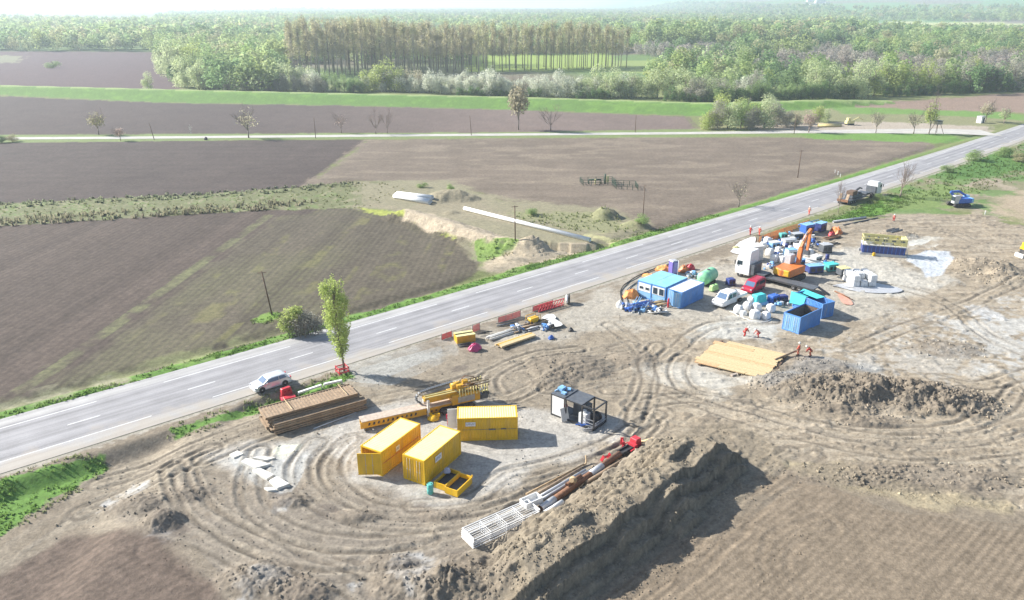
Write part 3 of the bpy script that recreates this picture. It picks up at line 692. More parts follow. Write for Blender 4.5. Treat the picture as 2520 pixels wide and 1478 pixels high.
for (x, y, wd) in fr:
    a, b = g(x, y); V += [(a, b - wd * .75, .05), (a, b + wd * .75, .05)]
mbr = MB().add(V, [(2 * i, 2 * i + 2, 2 * i + 3, 2 * i + 1) for i in range(len(fr) - 1)])
o = part('farm_road', mbr, mat('pale gravel road', (.42, .405, .37), .9, var=.12, scale=.3)); o['kind'] = 'structure'

# ================================================================== OBJECTS
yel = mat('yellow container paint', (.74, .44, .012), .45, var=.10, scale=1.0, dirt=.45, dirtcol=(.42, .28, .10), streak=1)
yelroof = mat('pale yellow roof', (.86, .80, .30), .45, var=.08, scale=1.5, dirt=.45, dirtcol=(.6, .48, .25))  # container roofs get a paler yellow than the sides
yel2 = mat('orange yellow paint', (.60, .33, .02), .45, var=.12, scale=2, dirt=.3)
yelp = mat('pale yellow paint', (.66, .60, .28), .55, var=.12, scale=2, dirt=.25)
white = mat('white paint', (.74, .74, .73), .4, var=.06, scale=2, dirt=.15, dirtcol=(.5, .46, .4))
offw = mat('dusty white', (.62, .61, .58), .6, var=.12, scale=2, dirt=.3, dirtcol=(.42, .37, .3))
blue = mat('blue container paint', (.08, .24, .56), .45, var=.12, scale=1.5, dirt=.45, dirtcol=(.25, .3, .38), streak=1)
lblue = mat('light blue paint', (.22, .44, .70), .5, var=.1, scale=1.5, dirt=.25, dirtcol=(.4, .45, .5))
rblue = mat('pale blue metal roof', (.24, .52, .68), .45, var=.1, scale=1, dirt=.3, dirtcol=(.4, .5, .55))
turq = mat('turquoise tarpaulin', (.07, .50, .50), .55, var=.1, scale=2, bump=.03)
dark = mat('dark steel', (.035, .037, .042), .55, var=.2, scale=3, dirt=.2)
dgrey = mat('dark grey paint', (.09, .10, .115), .5, var=.2, scale=3, dirt=.25, dirtcol=(.25, .24, .22))
grey = mat('grey steel', (.33, .34, .36), .45, .3, var=.15, scale=3, dirt=.2)
lgrey = mat('light grey metal', (.5, .51, .53), .4, .2, var=.1, scale=3, dirt=.15)
rubber = mat('rubber', (.03, .03, .032), .85, var=.2, scale=5, dirt=.4)
glass = mat('dark glass', (.03, .045, .06), .12, var=.05)
glassb = mat('blue tinted glass', (.10, .16, .26), .1, var=.05)
rust = mat('rusty steel', (.20, .095, .05), .8, var=.35, scale=4, dirt=.35, dirtcol=(.33, .2, .13))
rustl = mat('weathered brown steel', (.30, .215, .14), .8, var=.25, scale=3, dirt=.35, dirtcol=(.4, .32, .23))
wood = mat('pale timber', (.56, .43, .24), .8, var=.16, scale=5, dirt=.2, dirtcol=(.42, .34, .22))
woodd = mat('dark timber', (.14, .09, .06), .85, var=.3, scale=4)
tan = mat('tan painted pipe', (.42, .30, .17), .7, var=.2, scale=3, dirt=.3)
red = mat('red plastic', (.52, .035, .05), .5, var=.15, scale=3)
redc = mat('red coat', (.42, .035, .03), .85, var=.15, scale=6)
carr = mat('crimson car paint', (.42, .02, .05), .25, var=.05)
orange = mat('orange paint', (.60, .17, .035), .5, var=.15, scale=3, dirt=.3)
ormesh = mat('orange plastic mesh', (.72, .28, .08), .7, var=.2, scale=5)
navy = mat('navy paint', (.03, .05, .20), .5, var=.2, scale=3, dirt=.2)
blued = mat('blue plastic', (.04, .13, .45), .45, var=.15, scale=3)
purple = mat('violet plastic', (.15, .12, .42), .5, var=.12, scale=3)
green = mat('pale green tank', (.25, .58, .33), .45, var=.1, scale=2)
teal = mat('teal barrel plastic', (.10, .42, .38), .45, var=.1, scale=4)
bag = mat('white woven bag', (.68, .68, .67), .8, var=.12, scale=6, bump=.03)
silver = mat('silver car paint', (.66, .69, .72), .22, .35, var=.03)
conc = mat('pale concrete slab', (.66, .64, .58), .85, var=.12, scale=2, dirt=.2)
skin = mat('skin', (.45, .28, .2), .6, var=.05)
hiviz = mat('orange red workwear', (.62, .10, .06), .85, var=.12, scale=8)
trou = mat('dark workwear', (.06, .06, .09), .9, var=.12, scale=8)
helm = mat('white helmet', (.75, .74, .70), .4, var=.03)
rubble = mat('dark wet soil', (.12, .10, .085), .9, var=.3, scale=4, bump=.05)
ORD = ['first', 'second', 'third', 'fourth', 'fifth', 'sixth', 'seventh', 'eighth', 'ninth', 'tenth']

def edge_frame(A, B, z, L, W_):
    """A->B is the right-hand long top edge; returns base centre and rotation (local +y along A->B)"""
    a = Vector(g(A[0], A[1], z)); b = Vector(g(B[0], B[1], z)); d = (b - a).normalized(); r = Vector((d.y, -d.x))
    c = a + d * L / 2 - r * W_ / 2
    return (c.x, c.y), math.atan2(d.y, d.x) - PI / 2, (b - a).length
def on(x, y, dz=0.):
    a = g(x, y); return (a[0], a[1], tz(*a) + dz)
def ang(p, q):
    a = g(*p); b = g(*q); return math.atan2(b[1] - a[1], b[0] - a[0])

def corrug(mb, x0, x1, y0, y1, z0, z1, n, depth, side):
    """corrugated panel; side 'x' (panel in yz plane at x0) or 'y'"""
    vs = []; k = 0
    seg = []
    Lh = (y1 - y0) if side == 'x' else (x1 - x0)
    st = Lh / n
    for i in range(n):
        t = i * st
        seg += [(t, 0), (t + st * .3, 0), (t + st * .5, depth), (t + st * .8, depth)]
    seg.append((Lh, 0))
    for t, dd in seg:
        for z in (z0, z1):
            vs.append((x0 - dd * (1 if x0 > 0 else -1), y0 + t, z) if side == 'x' else (x0 + t, y0 - dd * (1 if y0 > 0 else -1), z))
    mb.add(vs, [(2 * i, 2 * i + 2, 2 * i + 3, 2 * i + 1) for i in range(len(seg) - 1)])
def container(label, loc, rz, m, roofm, L=6.06, W_=2.44, H=2.59, group=None, logo=None, doors=(0, 0), wide=False, doorm=None, open_top=False, inner=None, cat='shipping container', h0=.0):
    t = thing('shipping_container', label, cat, loc, rz, group)
    x, y = W_ / 2, L / 2
    fr = MB()
    for sx in (-1, 1):
        for sy in (-1, 1): fr.box((sx * (x - .07), sy * (y - .07), H / 2), (.14, .14, H))
        fr.box((sx * (x - .05), 0, .09), (.10, L - .28, .18)); fr.box((sx * (x - .05), 0, H - .06), (.10, L - .28, .12))
    for sy in (-1, 1):
        fr.box((0, sy * (y - .06), .09), (W_ - .28, .12, .18)); fr.box((0, sy * (y - .06), H - .07), (W_ - .28, .12, .13))
    part('frame', fr, m, t)
    for sx, nm in ((-1, 'side_panel'), (1, 'side_panel')):
        b = MB(); corrug(b, sx * (x - .03), 0, -y + .14, y - .14, .18, H - .12, 20, .045, 'x'); part(nm, b, m, t)
    b = MB(); corrug(b, -x + .14, x - .14, y - .05, 0, .18, H - .14, 8, .04, 'y'); part('end_panel', b, m, t)
    part('floor', MB().box((0, 0, .14), (W_ - .22, L - .26, .06)), woodd, t)
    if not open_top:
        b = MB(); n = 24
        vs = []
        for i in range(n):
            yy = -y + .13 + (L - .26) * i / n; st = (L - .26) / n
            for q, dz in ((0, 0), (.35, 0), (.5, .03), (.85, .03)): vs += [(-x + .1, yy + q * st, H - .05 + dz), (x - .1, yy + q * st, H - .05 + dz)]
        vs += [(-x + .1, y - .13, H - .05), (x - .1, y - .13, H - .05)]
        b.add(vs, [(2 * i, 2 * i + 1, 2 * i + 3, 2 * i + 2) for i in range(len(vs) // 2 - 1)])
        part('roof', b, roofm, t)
    elif inner:
        part('lining', MB().box((0, 0, .45), (W_ - .34, L - .4, .5)).box((-x + .17, 0, H * .5), (.05, L - .4, H - .4)).box((0, y - .2, H * .5), (W_ - .4, .05, H - .4)), inner, t)
    # doors at the -y end, hinged at x = -/+
    for s, a in zip((-1, 1), doors):
        if wide and s < 0: continue
        dm = MB(); w_ = W_ / 2 - .15 if not wide else W_ - .3
        dm.box((-s * w_ / 2, 0, (H - .32) / 2), (w_, .05, H - .32))
        for q in (.12, .3, .5, .7, .88): dm.box((-s * w_ * q, -.035, (H - .32) / 2), (.05, .03, H - .5))
        for zz in (.03, H - .35): dm.box((-s * w_ / 2, -.036, zz), (w_, .03, .06))
        d = part('door', dm, doorm or m, t); d.location = (s * (x - .14), -y + .05, .17); d.rotation_euler = (0, 0, a * s)
        bb = MB()
        for q in (.35, .65): bb.tube([(-s * w_ * q, -.07, .05), (-s * w_ * q, -.07, H - .4)], .018, 6); bb.box((-s * w_ * q, -.09, 1.05), (.16, .02, .03))
        part('lock_rod', bb, lgrey, d)
    if logo:
        for (sx, yy, zz, ww, hh) in logo:
            lp = part('sign_plate', MB().box((sx * (x + .005), yy, zz), (.02, ww, hh)), white, t)
            lm = MB(); k = 0
            for ch in range(6):      # unreadable blue lettering
                u0 = yy - ww * .34 + ww * .136 * ch; hh2 = hh * (.34 if ch % 2 else .42)
                lm.box((sx * (x + .018), u0 - ww * .035, zz), (.012, ww * .03, hh2)); lm.box((sx * (x + .018), u0 + ww * .02, zz + (hh2 * .4 if ch % 3 else -hh2 * .38)), (.012, ww * .08, hh * .09))
            part('lettering', lm, navy, lp)
    return t
YG = 'yellow shipping containers on the gravel'
(c, rz, l) = edge_frame((937.3, 1114.8), (1028, 1048), 2.59, 6.06, 2.44)
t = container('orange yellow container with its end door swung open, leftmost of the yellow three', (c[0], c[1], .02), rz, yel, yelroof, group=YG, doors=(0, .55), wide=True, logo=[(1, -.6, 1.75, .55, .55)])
stp = MB()
for k in range(2): stp.beam((1.225, -2.8, 1.3 - .02 * k), (1.225, 2.8, 1.3 - .02 * k), .012, .05)
part('stripe', stp, orange, t)
(c, rz, l) = edge_frame((1043.3, 1136.7), (1127.3, 1067.3), 2.59, 6.06, 2.44)
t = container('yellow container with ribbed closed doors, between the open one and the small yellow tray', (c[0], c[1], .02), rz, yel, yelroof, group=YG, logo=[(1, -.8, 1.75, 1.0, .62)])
(c, rz, l) = edge_frame((1124.5, 1031.4), (1274, 1027.4), 2.59, 6.06, 2.44)
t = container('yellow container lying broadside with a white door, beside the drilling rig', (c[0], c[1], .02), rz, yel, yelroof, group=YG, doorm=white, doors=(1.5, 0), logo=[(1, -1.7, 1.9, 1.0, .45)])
part('stripe', MB().beam((1.228, -2.5, 1.28), (1.228, 2.9, 1.28), .012, .035).box((1.226, .45, 1.26), (.015, .7, .16)).box((1.226, 1.6, 1.3), (.015, .5, .14)), dgrey, t)

# --- blue containers and cabins
(c, rz, l) = edge_frame((1975, 781.4), (2026.8, 757.5), 2.4, 4.6, 2.5)
print('blue open', l)
t = container('blue open-topped container with a light blue ribbed end, nearest the timber deck', (c[0], c[1], .02), rz, blue, None, L=max(4.5, min(l, 6.06)), W_=2.5, H=2.45, group='open blue containers', open_top=True, doorm=lblue, inner=woodd)
(c, rz, l) = edge_frame((2028.5, 752.7), (1956.5, 724), 2.2, 6.0, 2.3)
print('blue open2', l)
a_ = Vector(g(2028.5, 752.7, 2.2)); b_ = Vector(g(2058.4, 740, 2.2)); print('w', (a_ - b_).length)
c = (a_ + Vector(g(1980.8, 712, 2.2))) / 2
t = container('blue open container half covered by a turquoise sheet, behind the other open one', (c.x, c.y, .02), rz, blue, None, L=max(5, min(l, 7)), W_=2.4, H=2.2, group='open blue containers', open_top=True, inner=None)
ts = MB(); 
ts.add([(-1.24, .4, 2.26), (-.2, .8, 2.0), (-.1, 3.0, 2.0), (-1.24, 3.1, 2.26), (-1.32, 3.1, .5), (-1.32, .6, .9)], [(0, 1, 2, 3), (0, 3, 4, 5)])
ts2 = MB(); ts2.add([(1.24, -.8, 2.26), (.2, -.3, 2.0), (.2, 2.9, 2.0), (1.24, 3.05, 2.26), (1.30, 3.05, .4), (1.30, -.4, 1.2)], [(0, 1, 2, 3), (0, 3, 4, 5)])
tag(part('turquoise_sheet', ts, turq, None), 'turquoise sheet draped over the rim of the blue container', 'tarpaulin').matrix_world = Matrix.Translation(t.location) @ Matrix.Rotation(rz, 4, 'Z')
tag(part('tarpaulin', ts2, turq, None), 'second turquoise sheet on the camera side rim of the half covered container', 'tarpaulin').matrix_world = Matrix.Translation(t.location) @ Matrix.Rotation(rz, 4, 'Z')
(c, rz, l) = edge_frame((1678.7, 721.2), (1733.9, 695.9), 2.5, 6.06, 2.44)
print('whiteroof', l)
L1 = max(4.8, min(l, 6.06))
(c, rz, l) = edge_frame((1678.7, 721.2), (1733.9, 695.9), 2.5, L1, 2.44)
container('blue container with a white roof and one door ajar, beside the office cabins', (c[0], c[1], .02), rz, blue, offw, L=L1, doors=(.2, .5), doorm=lblue, group=None, H=2.5)
def cabin(A, B, label, big):
    (c, rz, l) = edge_frame(A, B, 2.6, 6.06, 2.44); L = max(4.8, min(l, 6.06)); print('cabin', l)
    (c, rz, l) = edge_frame(A, B, 2.6, L, 2.44)
    t = thing('office_cabin', label, 'site cabin', (c[0], c[1], .02), rz, 'blue office cabins'); x = 1.22; y = L / 2; H = 2.6
    part('body', MB().box((0, 0, 1.3), (2.40, L - .04, 2.5)), lblue, t)
    fr = MB()
    for sx in (-1, 1):
        for sy in (-1, 1): fr.box((sx * (x - .06), sy * (y - .06), 1.3), (.14, .14, 2.6))
    fr.box((0, -y + .02, .12), (2.2, .1, .2)); fr.box((0, -y + .02, 2.5), (2.2, .1, .18)); part('frame', fr, blue, t)
    part('front_panel', MB().box((0, -y + .0, 1.72), (2.1, .05, 1.25)), white, t)
    b = MB()
    for k in range(12): b.box((0, -y + .25 + k * (L - .4) / 12, 2.64), (2.3, .1, .05))
    b.box((0, 0, 2.6), (2.42, L, .06)); part('roof', b, rblue, t)
    for sx in (-.52, .52):
        hh = .95 if big else .38; wd = .72 if big else .62
        f = part('window', MB().box((sx, -y - .03, 1.7 if big else 1.65), (wd + .16, .06, hh + .16)), white, t)
        part('pane', MB().box((sx, -y - .065, 1.7 if big else 1.65), (wd, .03, hh)), glass, f)
cabin((1639, 708.9), (1692, 684.4), 'blue office cabin with two tall windows, next to the white-roofed container', True)
cabin((1604, 699.6), (1660, 675.5), 'blue office cabin with two narrow windows, at the corner nearest the road', False)

# --- steel ribbed sheets in two stacks
def ribbed_sheet(name, label, L, W_, m, loc, rz, group):
    b = MB(); b.box((0, 0, .03), (L, W_, .05))
    n = int(L / .34)
    for i in range(n): b.box((-L / 2 + .1 + i * .34, 0, .075), (.12, W_ - .16, .04))
    for s in (-1, 1): b.box((0, s * (W_ / 2 - .05), .09), (L, .1, .12))
    o = part(name, b, m, None); o.location = loc; o.rotation_euler = (0, 0, rz); tag(o, label, 'steel mat', group); return o
az = ang((668, 1045), (893, 985))
p = Vector(g(661.5, 1026.5, 1.75)); q = Vector(g(888.3, 964.5, 1.75)); r_ = Vector(g(850, 946.6, 1.75)); LL = (q - p).length; WW = (r_ - q).length
print('stack', LL, WW)
WW = min(WW, 2.7); dv = (q - p).normalized(); nv = Vector((-dv.y, dv.x)); az = math.atan2(dv.y, dv.x)
cen = (p + q) / 2 + nv * WW / 2
src = None
for k in range(9):
    lab = 'brown ribbed steel mat, %s from the top of the tall rear stack by the road' % ORD[8 - k]
    loc = (cen.x + (_q := random.uniform(-.42, .42)) * dv.x, cen.y + _q * dv.y + random.uniform(-.1, .1), .10 + k * .185)
    if src is None: src = ribbed_sheet('steel_mat', lab, LL, WW, rustl, loc, az, 'stacked steel mats'); o = src
    else: o = src.copy(); C.objects.link(o); o.location = loc; o['label'] = lab
    o.rotation_euler = (0, 0, az + random.uniform(-.012, .012))
cen2 = (p + q) / 2 - nv * .38; src = None
for k in range(6):
    lab = 'brown ribbed steel mat, %s from the top of the low front stack' % ORD[5 - k]
    loc = (cen2.x + random.uniform(-.3, .3) * dv.x + .15, cen2.y + random.uniform(-.1, .1), .08 + k * .19)
    if src is None: src = ribbed_sheet('steel_mat', lab, LL, .8, rustl, loc, az, 'stacked steel mats'); o = src
    else: o = src.copy(); C.objects.link(o); o.location = loc; o['label'] = lab
    o.rotation_euler = (0, 0, az + random.uniform(-.012, .012))
bm_ = [part('bearer_beam', MB().box((cen.x + dv.x * s * LL * .33, cen.y + dv.y * s * LL * .33, .05), (.2, WW + 1.1, .14), rz=az), woodd, None) for s in (-1, 1)]
for o, wd in zip(bm_, ('left', 'right')): tag(o, 'dark timber bearer under the %s third of the steel mat stack' % wd, 'timber beam')
for k, f in enumerate((.24, .84)):
    P0 = p + dv * LL * f
    b = MB().beam((P0.x - nv.x * .02, P0.y - nv.y * .02, 1.93), (P0.x + nv.x * WW, P0.y + nv.y * WW, 1.93), .08, .02)
    tag(part('strap', b, wood, None), ['pale strap across the left part of the rear mat stack', 'pale strap across the right part of the rear mat stack'][k], 'strap')
def tpipe(name, label, cat, A, B, r, m, z=None, group=None, hollow=True, zb=None):
    a = on(*A); b = on(*B); za = z if z is not None else a[2] + r; zc = (zb if zb is not None else (z if z is not None else b[2] + r))
    pa = Vector((a[0], a[1], za)); pb = Vector((b[0], b[1], zc)); mid = (pa + pb) / 2
    mb = MB().pipe(pa - mid, pb - mid, r, max(.015, r * .12)) if hollow else MB().tube([pa - mid, pb - mid], r, 10)
    o = part(name, mb, m); o.location = mid; tag(o, label, cat, group); return o
tpipe('white_pipe', 'thin grey tube lying in front of the steel mats', 'pipe', (772, 1057), (876, 1017), .06, lgrey, group=None)
for A, B, lab in (((734, 967), (792, 957), 'white box rail behind the steel mats, left piece'), ((798, 955), (842, 946), 'white box rail behind the steel mats, right piece')):
    a = on(*A); b = on(*B); o = part('white_rail', MB().beam((a[0], a[1], a[2] + .45), (b[0], b[1], b[2] + .45), .3, .22).beam((a[0], a[1], a[2]), (a[0], a[1], a[2] + .4), .12).beam((b[0], b[1], b[2]), (b[0], b[1], b[2] + .4), .12), white); tag(o, lab, 'rail', 'white rails')

# --- concrete slabs left of the gravel (zoom coordinates -> photo)
SL = [([(255, 900), (340, 860), (400, 895), (300, 935)], 'small pale concrete slab lying apart near the mud', .12),
      ([(375, 990), (430, 955), (690, 1010), (520, 1055)], 'long pale concrete slab at the head of the slab row', .25),
      ([(490, 1070), (560, 1040), (720, 1110), (640, 1160)], 'pale concrete slab in the middle of the slab row', .15),
      ([(665, 1175), (740, 1130), (880, 1210), (750, 1260)], 'squarish pale concrete slab at the lower end of the row', .2),
      ([(610, 1245), (700, 1238), (745, 1268), (650, 1278)], 'narrow buff slab below the lower end of the row', .12),
      ([(495, 935), (560, 918), (740, 940), (640, 965)], 'pale slab tilted behind the slab row', .14)]
for pl, lab, h in SL:
    ps = [on(504 + a * .2387, 907.2 + b * .2387) for a, b in pl]; cx = sum(a[0] for a in ps) / 4; cy = sum(a[1] for a in ps) / 4
    zb = max(a[2] for a in ps); n = 4
    vs = [(a[0] - cx, a[1] - cy, -.15) for a in ps] + [(a[0] - cx, a[1] - cy, h) for a in ps]
    o = part('concrete_slab', MB().add(vs, [(3, 2, 1, 0), (4, 5, 6, 7)] + [(i, (i + 1) % 4, (i + 1) % 4 + 4, i + 4) for i in range(4)]), conc, None, bevel=.02)
    o.location = (cx, cy, zb * .5 + .03); o.rotation_euler = (random.uniform(-.03, .03), random.uniform(-.03, .03), 0); tag(o, lab, 'concrete slab', 'pale concrete slabs')

# --- black framed container shell
a_ = Vector(g(1463.4, 1010, 2.5)); b_ = Vector(g(1356, 970, 2.5)); L = (a_ - b_).length; d = (b_ - a_).normalized(); rz = math.atan2(d.y, d.x) - PI / 2
L = min(max(L, 5.5), 6.3); r = Vector((d.y, -d.x))      # right of A->B is away from camera
W_ = 2.4; c = a_ + d * L / 2 + r * W_ / 2
t = thing('frame_container', 'black open-sided equipment frame with flat roof, standing alone on the gravel', 'equipment frame', (c.x, c.y, .03), rz)
x, y, H = W_ / 2, L / 2, 2.5
fr = MB()
for sx in (-1, 1):
    for yy in (-y + .07, -y + 1.55, y - 1.9, y - .07): fr.box((sx * (x - .07), yy, H / 2), (.14, .14, H))
    fr.box((sx * (x - .07), 0, .1), (.14, L, .2)); fr.box((sx * (x - .07), 0, H - .06), (.14, L, .12))
for yy in (-y + .07, y - .07, y - 1.9, -y + 1.55): fr.box((0, yy, H - .06), (W_ - .2, .14, .12)); fr.box((0, yy, .1), (W_ - .2, .14, .2))
part('frame', fr, dark, t)
part('roof', MB().box((0, .78, H + .02), (W_, L - 1.55, .05)).box((0, 1.0, H + .09), (W_, .12, .1)), dgrey, t)
part('floor', MB().box((0, 0, .16), (W_ - .2, L - .2, .06)), dgrey, t)
part('side_panel', MB().box((-x - .01, y - .95, 1.3), (.04, 1.5, 2.15)), white, t, label='white side panel at the left end')
part('end_panel', MB().box((0, y, 1.3), (2.0, .04, 2.2)), dgrey, t)
bx = part('cabinet', MB().box((.5, -.2, 1.0), (.9, 1.9, 1.6), taper=(.95, .95)), dgrey, t)
part('machine', MB().box((-.5, -1.1, .75), (.85, .9, 1.1)).tube([(-.5, -1.1, 1.2), (-.5, -1.1, 1.6)], .2), white, t)
part('hose_reel', MB().lathe([(.1, -.3), (.55, -.3), (.55, -.24), (.25, -.22), (.25, .22), (.55, .24), (.55, .3), (.1, .3)], (.2, -2.1, .85), 14, 'X'), dark, t)
part('rail', MB().beam((-x + .05, -y + .1, .7), (-x + .05, -y + 1.5, .7), .07).beam((-x + .05, -y + .1, 1.1), (-x + .05, -y + 1.5, 1.1), .05).beam((-x + .1, -y + .06, .7), (x - .1, -y + .06, .7), .07).beam((-x + .1, -y + .06, .45), (x - .1, -y + .06, .45), .12), grey, t)
part('rooftop_gear', MB().box((.1, 2.3, H + .25), (.7, .6, .35)).box((-.45, 1.6, H + .17), (.4, .5, .2)).tube([(-.6, 2.7, H + .1), (.4, 2.2, H + .4), (.9, 2.8, H + .12)], .07).box((.6, 1.7, H + .15), (.5, .4, .16), rz=.5), lblue, t)
o = part('white_board', MB().box((0, 0, .72), (.95, .05, 1.45), rx=-.3), offw); p0 = on(1389, 1036); o.location = p0; o.rotation_euler = (0, 0, rz - 1.9 + PI / 2); tag(o, 'white board leaning against the black equipment frame', 'board')
o = part('red_cabinet', MB().box((0, 0, .5), (.5, .5, 1.0), taper=(.9, .9)), red); o.location = on(1391, 1018); tag(o, 'small dark red cabinet in the doorway of the black frame', 'cabinet')
for i, (px, py, s, m_, lab) in enumerate([(1424, 1050, .5, blued, 'blue scrap bundle lying in front of the black frame'), (1440, 1060, .4, grey, 'grey scrap bundle lying in front of the black frame')]):
    b = MB()
    for k in range(7): b.beam((random.uniform(-s, s), random.uniform(-s, s), .05 + .07 * k), (random.uniform(-s, s) + .8, random.uniform(-s, s), .05 + .06 * k), .09)
    o = part('scrap_bundle', b, m_); o.location = on(px, py); tag(o, lab, 'scrap')

# --- twin yellow tray and barrel
def open_box(mb, x0, x1, y0, y1, h, th=.07, z=0):
    mb.box(((x0 + x1) / 2, (y0 + y1) / 2, z + .03), (x1 - x0, y1 - y0, .06))
    for xx in (x0 + th / 2, x1 - th / 2): mb.box((xx, (y0 + y1) / 2, z + .06 + h / 2), (th, y1 - y0 - 2 * th, h))
    for yy in (y0 + th / 2, y1 - th / 2): mb.box(((x0 + x1) / 2, yy, z + .06 + h / 2), (x1 - x0, th, h))
_a, _b, _c = Vector(g(1068, 1203)), Vector(g(1122, 1222)), Vector(g(1160, 1188)); print('tray', (_b - _a).length, (_c - _b).length)
rzt = ang((1068, 1203), (1122, 1222)); p0 = (_a + _c) / 2
t = thing('waste_tray', 'small yellow open steel tray with two compartments, beside the teal barrel', 'steel tray', (p0[0], p0[1], .03), rzt)
b = MB(); open_box(b, -1.3, -.04, -1.1, 1.3, .55); part('compartment', b, yel, t)
b = MB(); open_box(b, .04, 1.4, -1.35, 1.1, .6); part('compartment', b, yel, t)
part('lining', MB().box((-.67, .1, .2), (1.1, 2.2, .26)).box((.72, -.12, .2), (1.2, 2.28, .26)), dark, t)
part('rim', MB().box((-.67, 1.3, .64), (1.3, .1, .06)).box((.72, 1.1, .7), (1.4, .1, .07)).box((0, 0, .67), (.1, 2.3, .07)).box((1.4, -.12, .7), (.1, 2.5, .07)).box((1.4, 1.1, .8), (.12, .12, .2)), yel, t)
DR = MB().lathe([(.26, 0), (.29, .03), (.29, .28), (.305, .3), (.29, .32), (.29, .58), (.305, .6), (.29, .62), (.29, .86), (.26, .9), (.24, .87)], n=14)
t = thing('barrel', 'teal plastic barrel standing beside the yellow tray', 'barrel', on(1059, 1214, .03)); t.scale = (1, 1, 1.15)
part('drum', DR, teal, t); part('cap', MB().lathe([(.05, .9), (.05, .93)], (.12, 0, 0), 8), dark, t)
o = part('plastic_sack', MB().box((0, 0, .3), (.7, .6, .55), taper=(.6, .6)), mat('grey lilac plastic', (.36, .38, .5), .6), None, bevel=.12); o.location = on(1101, 1177, .75); o.location.z = .55; tag(o, 'grey lilac sack resting on the rim of the yellow tray', 'sack')

# --- drilling rig beside the containers
A = Vector(g(893, 1062)); B = Vector(g(1125, 1010)); d = (B - A).normalized(); rz = math.atan2(d.y, d.x); Lr = (B - A).length; print('rig', Lr)
c = (A + B) / 2
t = thing('rail_beam', 'long orange rig beam with dark cut-outs and a pale deck, under the drilling rig', 'steel beam', (c.x, c.y, .05), rz)
part('web', MB().box((-Lr * .02, .0, .62), (Lr, .12, .72)).box((0, 1.1, .62), (Lr, .12, .72)), yel2, t)
part('deck', MB().box((0, .55, 1.03), (Lr + .1, 1.3, .08)), mat('dusty tan deck', (.46, .38, .31), .8, var=.2, scale=3, dirt=.3), t)
b = MB()
for k in range(11):
    xx = -Lr / 2 + .7 + k * .5
    b.prism([(xx - .13, .5), (xx + .06 + .05 * (k % 2), .48), (xx + .15, .75), (xx - .02, .82)], -.085, -.06)
for k in range(6): b.box((Lr / 2 - 3.4 + k * .5, -.07, .55), (.2, .03, .16))
part('cut_outs', b, dark, t)
part('foot', MB().box((-Lr / 2 + .4, .55, .13), (.5, 1.4, .26)).box((Lr / 2 - .6, .55, .13), (.5, 1.4, .26)), dgrey, t)
A = Vector(g(1040, 1020)); B = Vector(g(1190, 985)); d = (B - A).normalized(); rz = math.atan2(d.y, d.x); print('rig2', (B - A).length)
c = (A + B) / 2 + Vector((-d.y, d.x)) * -.2
t = thing('drilling_rig', 'yellow tracked drilling rig with hose chain and pipe rack, behind the containers', 'drilling rig', (c.x, c.y, .05), rz); t.scale = (1.08, 1.08, 1.08)
for sy in (-.85, .85):
    tr = MB(); tr.prism([(-1.9, .35), (-1.6, .05), (1.6, .05), (1.9, .35), (1.6, .7), (-1.6, .7)], sy - .2, sy + .2)
    o = part('track', tr, rubber, t)
    wb = MB()
    for k in range(5): wb.lathe([(.2, -.23), (.2, .23)], (-1.4 + k * .7, sy, .35), 10, 'Y')
    part('roller', wb, dgrey, o)
part('body', MB().box((1.0, 0, 1.25), (3.0, 1.7, 1.1)).box((2.2, 0, 1.55), (.6, 1.75, .5)), yel2, t, bevel=.04)
part('grille', MB().box((1.0, -.87, 1.2), (1.8, .03, .6)), grey, t)
part('mast', MB().box((-1.6, -.35, 1.85), (3.4, .35, .4)).box((-1.4, .35, 1.75), (3.6, .3, .3)).box((-1.5, 0, 1.5), (2.8, .9, .25)), yel2, t, bevel=.02)
part('mast_rail', MB().beam((-3.2, -.55, 2.08), (.2, -.55, 2.08), .08).beam((-3.2, -.2, 2.1), (.2, -.2, 2.1), .08), yelp, t)
hc = MB(); 
pts = [(-3.3, .6, 1.0), (-3.75, .62, 1.35), (-3.75, .65, 1.8), (-3.3, .68, 2.15), (-2.2, .7, 2.3), (-1, .7, 2.4), (.2, .7, 2.5)]
for i in range(len(pts) - 1):
    a = Vector(pts[i]); b2 = Vector(pts[i + 1]); n = max(1, int((b2 - a).length / .2))
    for k in range(n): q = a.lerp(b2, (k + .5) / n); hc.box(q, (.15, .36, .17), ry=-math.atan2(b2.z - a.z, b2.x - a.x))
part('hose_chain', hc, dgrey, t)
rk = MB()
for k in range(9):
    zz = 1.95 + .2 * (k % 3); rk.tube([(.1 + random.uniform(-.2, .2), -.6 + .17 * k, zz), (3.4 + random.uniform(-.2, .4), -.6 + .17 * k, zz + .1)], .07, 6)
part('pipe_rack', rk, tan, t)
gr = MB()
for k in range(11):
    gr.box((.3 + .3 * k, -.82, 1.95), (.09, .12, .75)); gr.box((.3 + .3 * k, .82, 2.2), (.09, .1, .5))
    if k % 2 == 0: gr.lathe([(.09, -.1), (.09, .1)], (.3 + .3 * k, -.85, 1.6), 8, 'Y')
gr.beam((.2, -.8, 1.6), (3.4, -.8, 1.6), .07).beam((.2, .8, 2.0), (3.4, .8, 2.0), .07).beam((.25, -.8, 1.7), (.25, .8, 2.05), .07)
part('pipe_gripper', gr, yelp, t)
part('gear_head', MB().box((.5, -.1, 2.2), (.7, .9, .9)).lathe([(.3, -.5), (.3, .5)], (.2, 0, 2.45), 10, 'X').box((1.3, .2, 2.55), (.5, .4, .35)), yel2, t)
